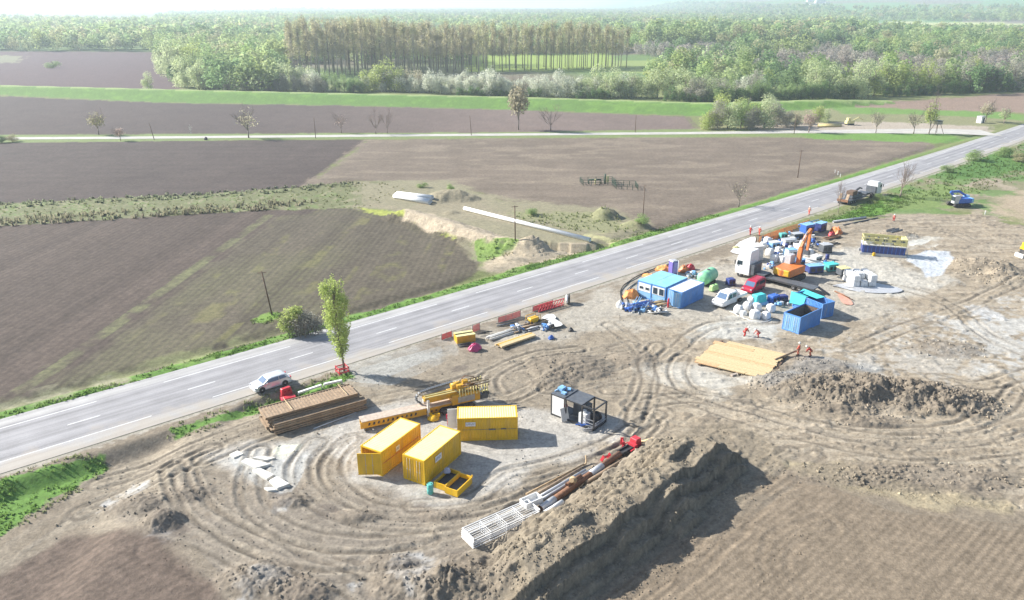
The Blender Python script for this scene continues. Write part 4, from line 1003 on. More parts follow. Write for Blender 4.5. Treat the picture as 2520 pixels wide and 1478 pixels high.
part('hoses', MB().tube([(.6, -.6, 2.5), (1, -.9, 2.9), (1.8, -.8, 2.7), (2.4, -.9, 2.2)], .05, 6).tube([(.7, .2, 2.7), (1.4, .5, 3.0), (2.3, .4, 2.8), (3, .2, 2.0)], .05, 6), rust, t)
part('stabiliser_leg', MB().box((-3.0, -.7, 1.0), (.22, .22, 1.7)).box((-3.0, .5, 1.0), (.22, .22, 1.7)), offw, t)
fp = MB(); fp.lathe([(.6, 0), (.6, .12), (.35, .3), (.12, .42)], (-2.7, -1.2, 0), 10); fp.beam((-3.0, -.7, .5), (-2.7, -1.2, .35), .14); fp.box((-2.3, -1.2, .3), (.5, .3, .35))
part('foot_plate', fp, yel, t)
part('rear_winch', MB().box((3.1, 0, .8), (.8, 1.1, .5)).lathe([(.3, -.5), (.3, .5)], (3.4, 0, 1.1), 10, 'Y'), dgrey, t)

# --- pipes beside the spoil ridge
z3_ = lambda x, y: (1050 + x * .2893, 1050 + y * .2893)
PG = 'pipes beside the spoil ridge'
PP = [((845, 590), (1335, 335), .085, tan, 'thin tan pipe, leftmost of the pipes beside the ridge'),
      ((850, 640), (1312, 372), .12, rustl, 'weathered brown pipe, second from the left beside the ridge'),
      ((905, 645), (1350, 385), .13, lgrey, 'light grey pipe, third from the left beside the ridge'),
      ((930, 672), (1395, 390), .16, grey, 'mid grey pipe between the light grey pipe and the thick rusty one'),
      ((965, 735), (1640, 262), .30, rust, 'thick rusty pipe running up to the red machine'),
      ((1000, 768), (1155, 668), .24, white, 'short white pipe beside the white frames'),
      ((1350, 505), (1690, 298), .20, rustl, 'brown pipe on the outer side by the ridge foot')]
for A_, B_, r, m_, lab in PP:
    tpipe('steel_pipe', lab, 'pipe', z3_(*A_), z3_(*B_), r, m_, z=.08 + r, group=PG)
for A_, B_, lab in (((968, 733), (1085, 650), 'lower'), ((1390, 437), (1490, 367), 'upper')):
    a = on(*z3_(*A_)); b = on(*z3_(*B_)); o = part('pipe_sleeve', MB().pipe((a[0], a[1], .38), (b[0], b[1], .38), .33, .02), lgrey); tag(o, 'grey sleeve round the %s part of the thick rusty pipe' % lab, 'pipe sleeve')
tpipe('steel_pipe', 'short rusty pipe crossing under the flange', 'pipe', z3_(1190, 560), z3_(1310, 480), .2, rust, z=.75, group=PG)
fl_ = MB(); fl_.lathe([(.20, 0), (.36, 0), (.36, .07), (.22, .09), (.22, .5), (.2, .5)], n=18)
o = part('pipe_flange', fl_, tan); p0 = g(*z3_(1245, 528)); o.location = (p0[0], p0[1], .9); o.rotation_euler = (rad(62), 0, rad(-25)); tag(o, 'tan flanged pipe end facing up on the rusty pipe', 'flange')
for (zx, zy, lab) in ((1180, 640, 'orange brown cap lying near the short white pipe'), (1245, 590, 'orange brown cap lying below the flange')):
    o = part('end_plug', MB().lathe([(.2, 0), (.22, .2), (.16, .32), (.08, .36)], n=12), tan); p0 = on(*z3_(zx, zy)); o.location = p0; o.rotation_euler = (1.1, 0, .5); tag(o, lab, 'pipe cap', 'pipe caps')
o = part('steel_elbow', MB().tube([(0, 0, 0), (.3, .2, .05), (.35, .6, .3), (.3, .75, .6)], .085, 8), tan); p0 = on(*z3_(1330, 338), .1); o.location = p0; tag(o, 'bent tan pipe end at the top of the thin tan pipe', 'pipe bend')
A = Vector(g(*z3_(400, 1050))); B = Vector(g(*z3_(965, 790))); d = (B - A).normalized(); az = math.atan2(d.y, d.x); Lf = (B - A).length; print('frames', Lf)
nv = Vector((-d.y, d.x)); Wf = 1.75
src = None
for k in range(5):
    ce = (A + B) / 2 + nv * (Wf / 2 + .05)
    b = MB()
    for s in (-1, 1): b.beam((-Lf / 2, s * Wf / 2, 0), (Lf / 2, s * Wf / 2, 0), .06, .08)
    for q in (-.22, .22): b.beam((-Lf / 2, q * Wf * .8, .02), (Lf / 2, q * Wf * .8, .02), .028)
    for q in np.linspace(-.5, .5, 5): b.beam((q * (Lf - .1), -Wf / 2, 0), (q * (Lf - .1), Wf / 2, 0), .035 if abs(q) < .49 else .08, .04 if abs(q) < .49 else .13)
    o = part('steel_grid', b, white) if src is None else src.copy()
    if src is None: src = o
    else: C.objects.link(o)
    o.location = (ce.x + random.uniform(-.03, .03), ce.y + random.uniform(-.03, .03), .12 + .21 * k); o.rotation_euler = (0, 0, az + random.uniform(-.01, .01))
    tag(o, 'white ladder-like steel grid, %s from the top of its stack' % ORD[4 - k], 'steel grid', 'stacked white grids')
A = Vector(g(*z3_(775, 690))); o = part('white_crate', (lambda b: (open_box(b, -.9, .9, -.5, .5, .5, .08), b)[1])(MB()), white); o.location = (g(*z3_(890, 700))[0], g(*z3_(890, 700))[1], .55); o.rotation_euler = (0, 0, az); tag(o, 'white open crate at the pipe end of the grid stack', 'crate')
# red machine and planks at the far end
p0 = on(*z3_(1722, 215)); t = thing('red_machine', 'small red pushing machine on a dark cradle at the end of the rusty pipe', 'machine', (p0[0], p0[1], .05), az + .1)
part('cradle', MB().box((-.2, 0, .25), (2.2, .9, .35)).beam((-1.3, -.3, .5), (.2, -.3, .5), .12).beam((-1.3, .3, .5), (.2, .3, .5), .12), dark, t)
part('housing', MB().box((.9, 0, .75), (.9, .9, .9), taper=(.8, .9)), red, t, bevel=.05); part('frame', MB().beam((-.5, -.6, .5), (.5, -.65, .6), .1).beam((-.4, .55, .45), (.4, .6, .6), .08).box((.2, -.2, .8), (.4, .9, .2)), red, t)
for k, (A_, B_) in enumerate([((1740, 128), (1900, 138)), ((1790, 150), (1915, 160)), ((1760, 140), (1860, 175))]):
    a = on(*z3_(*A_)); b = on(*z3_(*B_)); o = part('plank', MB().beam((a[0], a[1], a[2] + .06), (b[0], b[1], b[2] + .06 + .05 * k), .18, .05), wood); tag(o, 'pale plank at the ridge top behind the red machine, %s of three' % ['upper', 'middle', 'lowest'][k], 'plank', 'pale planks')
for k, (zx, zy, lab) in enumerate(((1510, 282, 'red folding barrier lying near the rusty pipe'), (1665, 178, 'red strip barrier left of the red machine'))):
    o = part('red_barrier', MB().box((0, 0, .35), (.9, .06, .12)).box((0, 0, .65), (.9, .06, .12)).box((-.4, 0, .4), (.08, .3, .8)).box((.4, 0, .4), (.08, .3, .8)), red); o.location = on(*z3_(zx, zy)); o.rotation_euler = (.5 if k == 0 else 0, 0, az + k); tag(o, lab, 'barrier')

# --- timber deck
P_ = [g(1690, 884.7, .35), g(1861.7, 926.3, .35), g(1956.7, 869.7, .35), g(1775, 844.7, .35)]
a, b, c2, d2 = [Vector(p) for p in P_]; u1 = (b - a); u2 = ((d2 - a) + (c2 - b)) / 2; print('deck', u1.length, u2.length)
L = u1.length; Wd = u2.length; dv = u1.normalized(); nv = Vector((-dv.y, dv.x)); cen = (a + b + c2 + d2) / 4
t = thing('timber_deck', 'large flat deck of pale yellow timber panels on dark bearers', 'timber deck', (cen.x, cen.y, .0), math.atan2(dv.y, dv.x))
bb = MB()
for q in (-.42, -.14, .14, .42): bb.box((q * L, 0, .13), (.3, Wd * 1.02, .22))
part('bearer', bb, woodd, t)
n = 10; wp = Wd / n
for i in range(n):
    off = [.0, -.3, 0, .1, 0, .15, 0, .25, 0, .5][i]; y0 = -Wd / 2 + (i + .5) * wp
    cut = {0: [-.5, -.17, .22, .5], 1: [-.5, .5], 2: [-.5, .5], 3: [-.5, .5], 4: [-.5, .5], 5: [-.5, .5], 6: [-.5, .28, .5], 7: [-.5, .5], 8: [-.5, .1, .5], 9: [-.38, .5]}[i]
    for j in range(len(cut) - 1):
        x0, x1 = cut[j] * L + .015, cut[j + 1] * L - .015
        m_ = MB(); k = max(1, int(wp / .25))
        for q in range(3): m_.box(((x0 + x1) / 2 + off + random.uniform(-.06, .06), y0 - wp / 2 + (q + .5) * wp / 3, .31 + random.uniform(-.012, .012)), (x1 - x0, wp / 3 - .02, .12))
        o = part('panel', m_, wood if (i + j) % 4 else mat('warm timber', (.60, .38, .2), .8, var=.2, scale=4, dirt=.2), t)
part('end_beam', MB().box((L / 2 + .2, .05, .12), (.5, Wd * .9, .2)).box((L / 2 - .1, -Wd / 2 - .3, .12), (.3, .8, .2)), woodd, t)
o = part('timber_beam', MB().beam((0, 0, 0), (2.2, 1.5, 0), .3, .2), mat('grey brown timber', (.38, .32, .27), .85, var=.2)); o.location = on(1800, 927, .12); o.rotation_euler = (0, 0, -.1); tag(o, 'grey brown beam sticking out under the near edge of the deck', 'timber beam')
tpipe('timber_rail', 'brown beam running along the right edge of the deck to the workers', 'timber beam', (1905, 893), (1958, 872), .12, rustl, z=.42, hollow=False)

# ------------------------------------------------------------------ vehicles
def wheel(t, x, y, r=.33, w=.22, nm='wheel'):
    o = part(nm, MB().lathe([(r * .55, -w / 2), (r * .95, -w / 2), (r, -w * .35), (r, w * .35), (r * .95, w / 2), (r * .55, w / 2)], (x, y, r), 16, 'Y'), rubber, t)
    part('rim', MB().lathe([(.02, -w / 2 - .01), (r * .56, -w / 2 + .02), (r * .56, w / 2 - .02), (.02, w / 2 + .01)], (x, y, r), 10, 'Y'), lgrey, o)
def body_loft(prof, W_, roofz, sidein, m, t, name='body'):
    """side outline (x,z) lofted over the width: rounded shoulders and a tucked-in greenhouse"""
    rings = []
    for f, s in ((-1, .93), (-.97, .985), (-.6, 1), (.6, 1), (.97, .985), (1, .93)):
        ring = []
        for x, z in prof:
            k = 1 - sidein * max(0, (z - .85) / (roofz - .85))
            zz = z if abs(f) < .9 or z < .5 else z - (.03 if abs(f) > .99 else .01)
            ring.append((x * (1 if abs(f) < .9 else .985), f * W_ / 2 * k, zz))
        rings.append(ring)
    mb = MB().loft(rings, smooth=False)
    return part(name, mb, m, t, bevel=.025)
def car(label, loc, rz, m, suv=False, cat='car', name='car'):
    t = thing(name, label, cat, loc, rz); L, W_ = 4.4, 1.78
    prof = [(-2.15, .3), (-2.2, .6), (-2.1, .92), (-1.85, 1.0), (-1.55, 1.40), (-1.2, 1.47), (.1, 1.46), (.55, 1.36), (1.15, .98), (1.9, .84), (2.18, .66), (2.2, .32), (1.75, .25), (-1.75, .25)]
    body_loft(prof, W_, 1.47, .20, m, t)
    for s in (-1, 1):
        def sp(x, z): return (x, s * (W_ / 2 * (1 - .2 * max(0, (z - .85) / .62)) + .012), z)
        o = part('side_window', MB().add([sp(-1.62, 1.02), sp(-.75, .98), sp(-.75, 1.38), sp(-1.42, 1.36)] + [sp(-.68, .98), sp(.95, .98), sp(.45, 1.32), sp(.1, 1.38), sp(-.68, 1.39)], [(0, 1, 2, 3), (4, 5, 6, 7, 8)]), glassb, t)
        wheel(t, -1.35, s * (W_ / 2 - .1)); wheel(t, 1.38, s * (W_ / 2 - .1))
        part('headlight', MB().box((2.08, s * .68, .70), (.22, .34, .14)), lgrey, t); part('tail_light', MB().box((-2.14, s * .7, .86), (.1, .26, .2)), red, t)
        part('mirror', MB().box((.75, s * (W_ / 2 + .06), 1.02), (.16, .16, .12)), m, t)
        part('wheel_arch', MB().lathe([(.38, -.01), (.38, .01)], (-1.35, s * (W_ / 2 - .004), .34), 14, 'Y').lathe([(.38, -.01), (.38, .01)], (1.38, s * (W_ / 2 - .004), .34), 14, 'Y'), dark, t)
    part('windscreen', MB().add([(1.16, -.68, 1.0), (1.16, .68, 1.0), (.60, .6, 1.37), (.60, -.6, 1.37)], [(0, 1, 2, 3)]), glassb, t)
    part('rear_window', MB().add([(-1.88, -.62, 1.02), (-1.6, -.56, 1.38), (-1.6, .56, 1.38), (-1.88, .62, 1.02)], [(0, 1, 2, 3)]), glass, t)
    part('door_seams', MB().box((-.72, -W_ / 2 - .003, .62), (.02, .01, .6)).box((.55, -W_ / 2 - .003, .62), (.02, .01, .6)).box((-.1, -W_ / 2 - .01, .85), (.16, .02, .03)), dark, t)
    part('bumper', MB().box((2.17, 0, .42), (.08, 1.5, .2)).box((-2.16, 0, .45), (.08, 1.6, .22)), m, t)
    return t
p0 = g(667, 952); rz = math.atan(K1 + 2 * K2 * p0[0])
car('silver grey estate car driving along the road past the steel mats', (p0[0], p0[1], .01), rz + PI, silver)
# --- crimson van and white pickup
az = ang((1739, 760), (1836, 722))
p0 = on(1790, 748); t = thing('pickup_truck', 'white double-cab flatbed pickup parked beside the white-roofed container', 'pickup truck', p0, az + PI)
prof = [(2.6, .35), (2.65, .7), (2.45, 1.0), (1.75, 1.15), (1.15, 1.92), (.9, 2.02), (-.75, 2.02), (-.85, 1.1), (-.85, .35)]
rings = []
for f in (-1, -.94, .94, 1):
    rings.append([(x, f * .98 * (1 - .14 * max(0, (z - 1.05) / 1)), z - (.03 if abs(f) == 1 else 0)) for x, z in prof])
part('cab', MB().loft(rings), white, t, bevel=.03)
part('windscreen', MB().add([(1.76, -.78, 1.18), (1.76, .78, 1.18), (1.2, .7, 1.88), (1.2, -.7, 1.88)], [(0, 1, 2, 3)]), glassb, t)
for s in (-1, 1):
    f = lambda x, z: (x, s * (.98 * (1 - .14 * max(0, (z - 1.05))) + .012), z)
    part('side_window', MB().add([f(.35, 1.18), f(1.45, 1.18), f(1.0, 1.78), f(.35, 1.82), f(-.65, 1.2), f(.2, 1.2), f(.2, 1.82), f(-.65, 1.82)], [(0, 1, 2, 3), (4, 5, 6, 7)]), glass, t)
    wheel(t, 1.75, s * .85, .36, .24); wheel(t, -1.85, s * .85, .36, .3)
    part('headlight', MB().box((2.55, s * .75, .85), (.2, .3, .2)), lgrey, t); part('mirror', MB().box((1.4, s * 1.1, 1.35), (.12, .14, .28)), dark, t)
part('chassis', MB().box((-1.0, 0, .5), (4.2, .9, .2)), dark, t)
b = MB(); b.box((-2.1, 0, .85), (2.5, 2.0, .08))
for yy in (-.98, .98): b.box((-2.1, yy, 1.05), (2.5, .05, .34))
b.box((-3.33, 0, 1.05), (.05, 1.9, .34)); b.box((-.88, 0, 1.3), (.06, 1.9, .9)); part('load_bed', b, white, t)
part('bumper', MB().box((2.66, 0, .5), (.1, 1.8, .25)), lgrey, t)
o = part('load_box', MB().box((0, 0, .22), (1.1, 1.0, .4)).box((-.8, .2, .12), (.5, .6, .2)), grey); o.location = (p0[0] - math.cos(az + PI) * 1.7, p0[1] - math.sin(az + PI) * 1.7, p0[2] + .9); o.rotation_euler = (0, 0, az); tag(o, 'grey box lying on the bed of the white pickup', 'box')
az = ang((1828, 722), (1872, 700)); p0 = on(1853, 716)
t = thing('van', 'crimson delivery van parked behind the white pickup', 'van', p0, az + PI); p0v = p0
prof = [(2.1, .35), (2.15, .7), (1.95, .95), (1.35, 1.1), (.85, 1.75), (.5, 1.88), (-2.0, 1.9), (-2.15, 1.7), (-2.2, .35)]
rings = [[(x, f * .9 * (1 - .12 * max(0, (z - 1.0))), z - (.03 if abs(f) == 1 else 0)) for x, z in prof] for f in (-1, -.94, .94, 1)]
part('body', MB().loft(rings), carr, t, bevel=.03)
part('windscreen', MB().add([(1.38, -.72, 1.12), (1.38, .72, 1.12), (.88, .66, 1.72), (.88, -.66, 1.72)], [(0, 1, 2, 3)]), glassb, t)
for s in (-1, 1):
    f = lambda x, z: (x, s * (.9 * (1 - .12 * max(0, (z - 1.0))) + .012), z)
    part('side_window', MB().add([f(.1, 1.1), f(1.2, 1.1), f(.75, 1.65), f(.1, 1.68), f(-1.9, 1.15), f(-.2, 1.15), f(-.2, 1.68), f(-1.9, 1.68)], [(0, 1, 2, 3), (4, 5, 6, 7)]), glass, t)
    wheel(t, 1.3, s * .8, .32, .2); wheel(t, -1.4, s * .8, .32, .2); part('headlight', MB().box((2.02, s * .66, .8), (.2, .28, .18)), lgrey, t)
part('roof_rack', MB().beam((-1.8, -.6, 1.97), (.3, -.6, 1.97), .04).beam((-1.8, .6, 1.97), (.3, .6, 1.97), .04), dark, t)

# --- lorries
def tractor(t, m=white, high=3.7):
    part('cab', MB().loft([[(1.1, -1.22 * k, .7), (1.1, 1.22 * k, .7), (-1.0, 1.22 * k, .7), (-1.0, -1.22 * k, .7)] if False else [(x0, -1.22 * k, z), (x0, 1.22 * k, z), (-1.05, 1.22 * k, z), (-1.05, -1.22 * k, z)] for x0, z, k in ((1.15, .55, 1), (1.2, 1.5, 1), (1.12, 2.1, 1), (.95, 2.95, .98), (.7, high - .35, .95), (.2, high, .88))]), m, t, bevel=.05)
    part('windscreen', MB().add([(1.16, -1.05, 2.0), (1.16, 1.05, 2.0), (1.0, 1.02, 2.8), (1.0, -1.02, 2.8)], [(0, 1, 2, 3)]), glass, t)
    for s in (-1, 1):
        part('side_window', MB().add([(.95, s * 1.235, 1.9), (.1, s * 1.235, 1.9), (.1, s * 1.225, 2.5), (.85, s * 1.225, 2.5)], [(0, 1, 2, 3)]), glass, t)
        part('mirror', MB().box((1.15, s * 1.42, 2.2), (.1, .16, .55)), dark, t)
        wheel(t, .35, s * 1.05, .5, .3); wheel(t, -3.0, s * .98, .5, .5)
        part('headlight', MB().box((1.18, s * .9, .95), (.08, .4, .2)), lgrey, t)
    part('grille', MB().box((1.2, 0, 1.2), (.06, 1.7, .7)), dark, t)
    part('chassis', MB().box((-1.9, 0, .75), (4.0, .9, .3)), dark, t)
    part('rear_gear', MB().box((-1.45, 0, 1.5), (.5, 2.2, 1.5)).box((-2.9, 0, 1.05), (.9, 1.0, .15)), dgrey, t)
A = Vector(g(1835, 683)); B = Vector(g(1955, 714)); d = (A - B).normalized(); az = math.atan2(d.y, d.x); p0 = A + Vector((0, 1.0)) - d * .35
t = thing('lorry', 'tall white lorry tractor with its nose towards the road', 'lorry', (p0.x, p0.y, tz(*p0)), az); t.scale = (1.12,) * 3; tractor(t, white, 4.1)
p1 = p0 - d * 7.4; t2 = thing('low_trailer', 'low flat dark trailer with ramps, behind the tall white lorry', 'trailer', (p1.x, p1.y, tz(*p1)), az)
part('deck', MB().box((0, 0, .85), (8.5, 2.0, .16)).box((4.5, 0, 1.15), (1.6, 2.0, .2)), dgrey, t2); part('side_rail', MB().box((0, -1.06, .8), (8.4, .08, .25)).box((0, 1.06, .8), (8.4, .08, .25)), dark, t2)
for k in range(3):
    for s in (-1, 1): wheel(t2, -1.2 - k * .95, s * 1.0, .4, .35)
part('ramp', MB().beam((-4.2, -.8, .85), (-5.9, -.8, .1), .6, .1).beam((-4.2, .8, .85), (-5.9, .8, .1), .6, .1), dark, t2)
# second lorry on the road shoulder
A = Vector(g(2155, 478)); B = Vector(g(2060, 508)); d = (A - B).normalized(); az = math.atan2(d.y, d.x); Lt = (A - B).length; print('lowboy', Lt)
t = thing('lorry', 'white cab lorry standing at the far roadside with a loaded trailer', 'lorry', (A.x - d.x * 1.2, A.y - d.y * 1.2, .0), az); tractor(t, white, 3.2)
p1 = A - d * (Lt * .58); t2 = thing('low_trailer', 'dark lowloader trailer parked on the road shoulder by the bare trees', 'trailer', (p1.x, p1.y, 0), az)
part('deck', MB().box((-1, 0, .8), (8.5, 2.5, .25)).box((4.0, 0, 1.3), (2.4, 2.3, .22)).beam((2.9, 0, 1.25), (3.4, 0, .85), 2.2, .2), dgrey, t2)
part('tail', MB().box((-5.3, 0, .9), (.3, 2.5, .5)), rust, t2); part('ramp', MB().beam((-5.3, -.8, 1.0), (-4.6, -.8, 2.3), .6, .1).beam((-5.3, .8, 1.0), (-4.6, .8, 2.3), .6, .1), rustl, t2)
for k in range(4):
    for s in (-1, 1): wheel(t2, -4.6 + k * .95, s * 1.05, .42, .35)
t3 = thing('road_machine', 'dark tracked machine carried on the roadside lowloader', 'machine', (p1.x - d.x * .6, p1.y - d.y * .6, .93), az)
part('chassis', MB().box((0, 0, .45), (4.5, 1.8, .6)), dgrey, t3); part('engine_housing', MB().box((-1, 0, 1.2), (2.0, 1.6, .9)), woodd, t3, bevel=.05)
part('boom', MB().beam((.2, 0, 1.2), (2.9, .2, 1.7), .3).beam((2.9, .2, 1.7), (4.2, .3, 1.3), .25), dark, t3); part('rollers', MB().lathe([(.45, -.8), (.45, .8)], (1.7, 0, .55), 12, 'Y'), dark, t3)

# --- orange excavator
A = Vector(g(1918, 700)); p0 = g(1948, 694); az = ang((1925, 700), (1985, 676))
t = thing('excavator', 'orange excavator with raised folded boom behind the lorry trailer', 'excavator', (p0[0], p0[1] + 1.2, tz(*p0)), az); t.scale = (1.22,) * 3
for s in (-1, 1):
    part('track', MB().prism([(-1.9, .4), (-1.6, .05), (1.6, .05), (1.9, .4), (1.6, .8), (-1.6, .8)], s * 1.05 - .25, s * 1.05 + .25), rubber, t)
part('undercarriage', MB().box((0, 0, .6), (1.6, 1.7, .5)), dark, t)
part('superstructure', MB().loft([[(-2.1, -1.25, z), (-2.35 * k, 0, z), (-2.1, 1.25, z), (1.5, 1.25, z), (1.5, -1.25, z)] for z, k in ((.95, 1), (1.75, 1.02), (1.95, .95))]), orange, t, bevel=.06)
part('counterweight', MB().box((-2.0, 0, 1.45), (.6, 2.3, .85)), yel2, t, bevel=.1)
cb = part('cab', MB().box((.9, .75, 2.35), (1.3, .9, 1.5), taper=(.85, .95)), lgrey, t, bevel=.04); part('cab_window', MB().box((.95, .75, 2.5), (1.33, .8, .8), taper=(.9, 1)), glass, cb)
bo = [(1.3, -.2, 1.8), (1.6, -.2, 4.1), (2.5, -.2, 5.5)]
pt = Vector(g(1973, 613, 0)); 
part('boom', MB().beam(bo[0], bo[1], .38, .5).beam(bo[1], bo[2], .34, .45), orange, t)
part('stick', MB().beam(bo[2], (3.5, -.2, 6.2), .3, .36).beam((3.5, -.2, 6.2), (3.3, -.2, 3.4), .26, .3), orange, t)
part('ram', MB().tube([(1.5, -.5, 2.2), (1.95, -.5, 4.5)], .08, 8).tube([(1.8, -.2, 4.9), (2.7, -.2, 6.1)], .07, 8), lgrey, t)
part('bucket', MB().box((3.2, -.2, 3.1), (.5, .8, .6), taper=(1, .9)), dgrey, t)

# ------------------------------------------------------------------ generic yard pieces
def bulk_bag(label, loc, s=1., rz=0, m=None, group='white bulk bags', name='bulk_bag'):
    t = thing(name, label, 'bulk bag', loc, rz, group)
    rg = []
    for k, z in ((.92, 0), (1.04, .2), (1.06, .5), (1.0, .8), (.8, .98), (.4, 1.02)):
        rg.append([(math.copysign(abs(math.cos(a)) ** .45, math.cos(a)) * .48 * k * s, math.copysign(abs(math.sin(a)) ** .45, math.sin(a)) * .48 * k * s, z * s) for a in np.linspace(0, 2 * PI, 16, endpoint=False)])
    part('sack', MB().loft(rg, smooth=True), m or bag, t)
    st = MB()
    for a in (.78, 2.35, 3.93, 5.5):
        x, y = math.cos(a) * .5 * s, math.sin(a) * .5 * s; st.tube([(x, y, .75 * s), (x * .9, y * .9, 1.12 * s), (x * .5, y * .5, 1.0 * s)], .025, 4)
    part('loops', st, grey, t); return t
bb = [(1816, 772, 'at the left end of the white bag cluster'), (1838, 762, 'with its neck open, middle of the cluster'), (1857, 784, 'lowest and nearest the tracks'), (1862, 765, 'right behind the nearest one'), (1884, 785, 'at the right front of the cluster'),
      (1896, 768, 'at the right end under the turquoise cover'), (1848, 748, 'pushed against the turquoise cover on the left'), (1829, 778, 'low and slumped behind the hose')]
for k, (x, y, l) in enumerate(bb): bulk_bag('white bulk bag ' + l, on(x, y), random.uniform(1.0, 1.35) if k != 7 else .8, random.uniform(0, 1))
# pallets of white bales
rzb = ang((2090, 712), (2150, 690)); base = on(2120, 702)
def bale(label, loc, rz, s=1):
    t = thing('wrapped_bale', label, 'bale', loc, rz, 'stacked white bales')
    part('wrap', MB().box((0, 0, .45), (1.15, 1.15, .9), taper=(.9, .9)), bag, t, bevel=.1); part('binding', MB().box((0, 0, .45), (.06, 1.19, .86), taper=(1, .9)).box((0, 0, .45), (1.19, .06, .86), taper=(.9, 1)), lgrey, t)
cs, sn = math.cos(rad(20)), math.sin(rad(20))
for i in range(3):
    for j in range(3):
        for k in range(2 if j > 0 else 1 + (i != 1)):
            bx, by = (i - 1) * 1.42, j * 1.3
            pos = (base[0] + bx * cs - by * sn * .2, base[1] + bx * sn * .2 + by * cs - .5, base[2] + .05 + .92 * k)
            bale('white wrapped bale, %s column, %s row, %s' % (['left', 'middle', 'right'][i], ['front', 'second', 'back'][j], ['bottom', 'upper'][k] + ' layer'), pos, rad(random.uniform(-6, 6)))
def flat_sheet(pts, m, label, cat, z=.05, name='tarpaulin'):
    P = smooth_line(pts + [pts[0]], 3)[:-1]; ws = [g(*p) for p in P]; cx = np.mean([w_[0] for w_ in ws]); cy = np.mean([w_[1] for w_ in ws]); n = len(ws)
    vs = [(cx, cy, tz(cx, cy) + z)]
    for f in (.5, 1):
        for w_ in ws: X_ = cx + (w_[0] - cx) * f; Y_ = cy + (w_[1] - cy) * f; vs.append((X_, Y_, tz(X_, Y_) + z + (.06 * random.random() if f == 1 else .03)))
    fs = [(0, 1 + i, 1 + (i + 1) % n) for i in range(n)] + [(1 + i, 1 + n + i, 1 + n + (i + 1) % n, 1 + (i + 1) % n) for i in range(n)]
    o = part(name, MB().add(vs, fs, True), m); tag(o, label, cat); return o
flat_sheet([(2047, 704), (2085, 700), (2160, 700), (2221, 716), (2190, 724), (2110, 720)], lgrey, 'grey ground sheet under the white bales', 'ground sheet', .09)
tpipe('hose', 'long dark hose along the near edge of the bale ground sheet', 'hose', (2050, 706), (2190, 724), .07, rubber, hollow=False)
def drum(label, loc, m, s=1, tip=0, group='drums in the yard'):
    t = thing('drum', label, 'drum', loc, 0, group); t.scale = (s,) * 3
    if tip: t.rotation_euler = (PI / 2, 0, tip); t.location.z += .3 * s
    part('shell', DR, m, t); part('lid', MB().lathe([(.25, .88), (.25, .91)], n=12), dark, t)
def skid(label, loc, rz, m, size=(2.2, 1.2, 1.1), cat='generator', name='generator', roof=None, group=None):
    t = thing(name, label, cat, loc, rz, group); L, W_, H = size
    part('skid', MB().box((0, -W_ * .4, .1), (L * 1.05, .12, .2)).box((0, W_ * .4, .1), (L * 1.05, .12, .2)), dark, t)
    part('housing', MB().box((0, 0, .2 + H * .5), (L, W_, H), taper=(.96, .94)), m, t, bevel=.05)
    part('grille', MB().box((L * .2, -W_ / 2 - .005, .2 + H * .45), (L * .35, .04, H * .5)).box((-L * .25, -W_ / 2 - .005, .2 + H * .45), (L * .25, .04, H * .5)), dark, t)
    part('exhaust', MB().tube([(L * .3, 0, .2 + H), (L * .3, 0, .45 + H)], .05, 8), grey, t)
    if roof: part('cover', MB().box((0, 0, .24 + H), (L * 1.05, W_ * 1.05, .07)), roof, t)
    return t
skid('turquoise topped generator left of the pale yellow one', on(2043, 668), .3, teal, (1.9, 1.5, 1.1), roof=turq)
skid('pale yellow generator between the turquoise one and the bales', on(2073, 678), .3, dgrey, (1.7, 1.4, 1.1), roof=yelp)
t = thing('covered_stack', 'boxy stack under a bright turquoise cover behind the white bags', 'covered stack', on(1866, 748), .5)
part('cover', MB().box((0, 0, .75), (2.3, 1.5, 1.5), taper=(.8, .75)), turq, t, bevel=.12); part('skirt', MB().box((0, 0, .2), (2.6, 1.8, .4), taper=(.92, .9)), lblue, t)
skid('blue engine pump with white pipework right of the turquoise cover', on(1902, 745), .6, blued, (1.6, 1.1, 1.0), cat='pump', name='pump')
skid('dark blue compressor beside the engine pump', on(1926, 742), .2, navy, (1.2, 1.0, .8), cat='compressor', name='compressor')
skid('blue water pump near the green tank', on(1797, 703), .3, navy, (1.2, 1.1, 1.0), cat='pump', name='pump')
# green tank
A = on(1722, 702); az = ang((1722, 705), (1765, 690)); p0 = on(1742, 702); t = thing('tank', 'pale green horizontal tank behind the white-roofed container', 'tank', (p0[0], p0[1] + .6, p0[2]), az + .2)
part('vessel', MB().lathe([(.4, -2.0), (.95, -1.8), (1.05, -1.6), (1.05, 1.6), (.95, 1.8), (.4, 2.0)], (0, 0, 1.25), 20, 'X'), green, t); part('cradle', MB().box((-1.1, 0, .25), (.3, 1.7, .5)).box((1.1, 0, .25), (.3, 1.7, .5)), dark, t)
part('band', MB().lathe([(1.065, -.04), (1.065, .04)], (1.2, 0, 1.25), 20, 'X').lathe([(1.065, -.04), (1.065, .04)], (-1.2, 0, 1.25), 20, 'X'), teal, t); part('hatch', MB().lathe([(.25, 2.25), (.25, 2.4)], (0, 0, 0), 10), dgrey, t)
t = thing('tank', 'short lime green container below the end of the pale green tank', 'tank', on(1756, 716), az); part('vessel', MB().box((0, 0, .5), (1.6, .8, .9), taper=(.9, .8)), mat('lime plastic', (.40, .65, .25), .5), t, bevel=.1); part('cap', MB().lathe([(.1, .95), (.1, 1.05)], n=8), dark, t)
